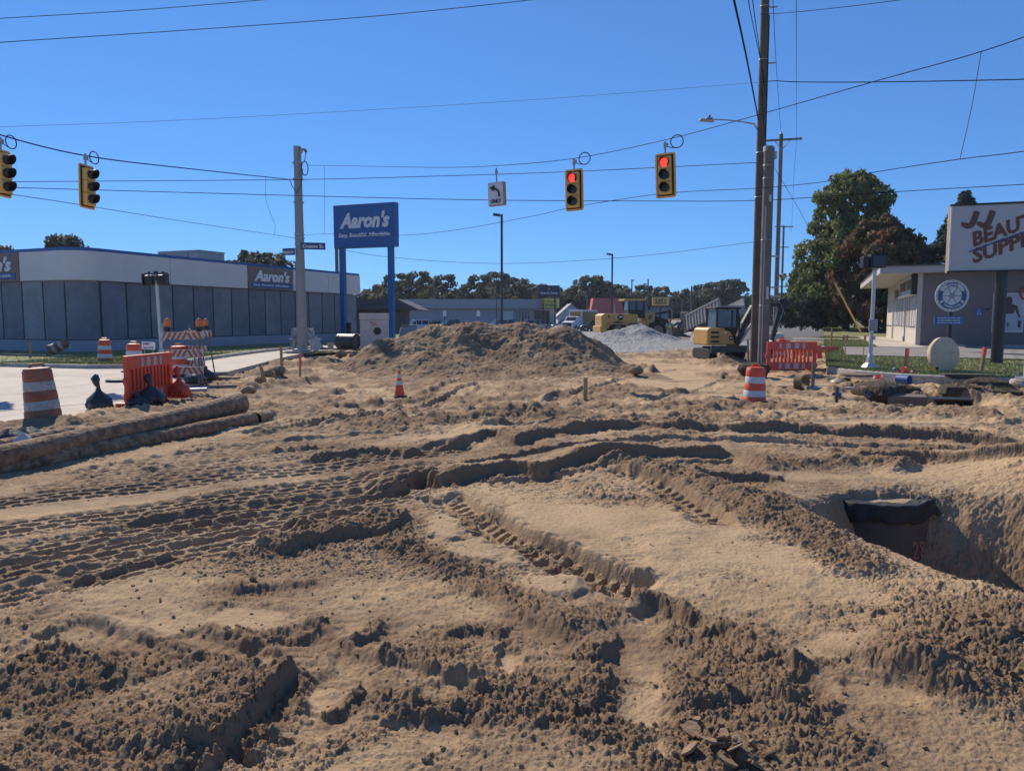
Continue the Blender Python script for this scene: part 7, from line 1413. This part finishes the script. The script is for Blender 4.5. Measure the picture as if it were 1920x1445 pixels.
# trees showing over the roof of the store
for i, (px, Y, top, sx, lb) in enumerate(((125, 75, 450, 3.6, 'rounded treetop above the left corner of the store'), (478, 95, 479, 4.2, 'treetop over the store roof left of the steel pole'), (520, 97, 484, 4.4, 'treetop over the store roof just at the steel pole'), (10, 80, 463, 3.0, 'low treetop at the left edge over the store'))):
    H = CAMZ + (598 - top) / F * Y; C, Rr = clumps(lambda f, s=sx: s * np.interp(f, [0, .4, .75, 1], [.5, 1, .85, .25]), H, 80, 40 + i, 0.55, 1.15, H * 0.35); tree(X_(px, Y), Y, 0, C, Rr, 5000, 0.42, ML_F, lb, seed=40 + i, group='trees behind the blue-grey store')
# tree line
protos = []
for i in range(6):
    r = random.Random(60 + i); H = 10.0; wd = r.uniform(4.2, 6.0); C, Rr = [], []
    for j in range(5): ox, oh = (j - 2) * wd * 0.42 + r.uniform(-.6, .6), H * r.choice((1, .93, .8, .72, .88)); c_, r_ = clumps(lambda f, w=wd * .62: w * np.interp(f, [0, .15, .5, .8, 1], [.6, .95, 1, .7, .2]), oh, 34, 60 + i * 7 + j, 0.4, 1.1, 0.8); C += [(c[0] + ox, c[1], c[2]) for c in c_]; Rr += r_; protos.append([C, Rr, None])
skyl = [(712, 518, 190), (752, 514, 185), (800, 519, 195), (832, 524, 200), (868, 520, 190), (905, 531, 205), (940, 537, 210), (972, 514, 200), (1004, 524, 215), (1034, 536, 210), (1072, 521, 205), (1102, 528, 215), (1136, 524, 200), (1160, 530, 215), (1188, 537, 230), (1214, 541, 225), (1236, 538, 230), (1262, 546, 235), (1284, 537, 240), (1304, 532, 235), (1330, 527, 230), (1352, 532, 235), (1374, 542, 240), (1398, 549, 250), (1416, 556, 255), (1440, 552, 250), (1462, 556, 250), (1250, 556, 280), (1195, 552, 270)]
desc = {0: 'broad', 1: 'upright', 2: 'rounded'}
for i, (px, top, Y) in enumerate(skyl):
    r = random.Random(500 + i); H = CAMZ + 1.0 + (598 - top) / F * Y; p_ = protos[i % 6]; s = H / 10.6; m = ML_Y if px in (972, 1072, 800) and i % 2 == 1 else ML_F
    ref = 'above the long grey store' if px < 1010 else ('over the yellow loader' if px < 1225 else ('beyond the small excavator' if px < 1400 else 'behind the utility poles'))
    lb = 'dark tree %s, %s' % (ref, ['at its left end', 'second from its left end', 'third from its left end', 'fourth from its left', 'fifth from its left', 'in its middle', 'just right of its middle', 'taller crown near its right', 'lower crown near its right', 'at its right end'][min(9, sum(1 for q in skyl[:i] if (q[0] < 1010) == (px < 1010) and (1010 <= q[0] < 1225) == (1010 <= px < 1225) and (1225 <= q[0] < 1400) == (1225 <= px < 1400)))])
    if p_[2] is None: p_[2] = tree(X_(px, Y), Y, -0.2, p_[0], p_[1], 9500, 0.5, ML_F, lb, seed=70 + i, group='trees of the far row', sc=(s * r.uniform(.95, 1.15), s, s), rz=r.choice((0.1, 3.2, -.3)), trunk_r=0.3, limbs=12)
    else: tree(X_(px, Y), Y, -0.2, None, None, 0, 0, ML_F, lb, group='trees of the far row', mesh=p_[2], sc=(s * r.uniform(.95, 1.25), s, s), rz=r.choice((0.1, 3.2, -.3, 2.9)))
C, Rr = clumps(lambda f: 2.6 * np.interp(f, [0, .4, 1], [.7, 1, .3]), 6.3, 30, 90, 0.7, 1.2, 0.6); tree(X_(967, 165), 165, 0, C, Rr, 2600, 0.5, ML_Y, 'small yellowing tree left of the navy sign board', name='small_tree', seed=90)
C, Rr = clumps(lambda f: 3.4 * np.interp(f, [0, .4, 1], [.7, 1, .3]), 8.0, 30, 91, 0.8, 1.3, 0.8); tree(X_(795, 172), 172, 0, C, Rr, 2600, 0.5, ML_Y, 'yellow-green tree above the left part of the long grey store', name='small_tree', seed=91)
# wood that closes the view between the trunks: too dense to count
g = np.random.default_rng(3); n = 26000; xx = g.uniform(-60, 120, n); yy = 262 + g.uniform(0, 30, n); zz = g.random(n) ** 1.2 * (8.0 + 2.0 * np.sin(xx / 7) + 1.5 * np.sin(xx / 3.1)); th = leaves(np.stack([xx, yy, zz], 1), np.full(n, 0.8), n, 1.3, 5)
o = bpy.data.objects.new('far_wood', leafmesh('far_wood', th, ML_F)); COL.objects.link(o); tag(o, 'dense low woodland closing the view behind the shops', 'woodland', kind='stuff')
# hedge under the maples and shade shrubs
for i, (px, Y, w, h, lb) in enumerate(((1500, 80, 2.6, 3.2, 'dark shrub left of the maple trunk, behind the poles'), (1600, 92, 4.0, 2.8, 'low dark shrub beneath the maples'), (1668, 90, 3.4, 3.0, 'low dark shrub beside the shop end'))):
    C, Rr = clumps(lambda f, w=w: w * np.interp(f, [0, .5, 1], [.9, 1, .5]), h, 30, 95 + i, 0.5, 0.9, 0.2); tree(X_(px, Y), Y, 0.75, C, Rr, 2600, 0.3, ML_S, lb, 'shrub', 'shrub', seed=95 + i, trunk_r=0.1, limbs=6)
# ---------------------------------------------------------------- thin autumn haze round the whole scene
hm = bpy.data.materials.new('haze'); hm.use_nodes = True; ht = hm.node_tree; ht.nodes.clear(); ho = ht.nodes.new('ShaderNodeOutputMaterial'); hv = ht.nodes.new('ShaderNodeVolumePrincipled')
hv.inputs['Color'].default_value = (0.80, 0.88, 1.0, 1); hv.inputs['Density'].default_value = 0.0002; hv.inputs['Anisotropy'].default_value = 0.2; ht.links.new(hv.outputs[0], ho.inputs['Volume'])
hz = MB().box((20, 150, 10.5), (620, 420, 24.5)).build('haze', hm); tag(hz, 'thin pale haze filling the air over the whole site', 'haze', kind='stuff')
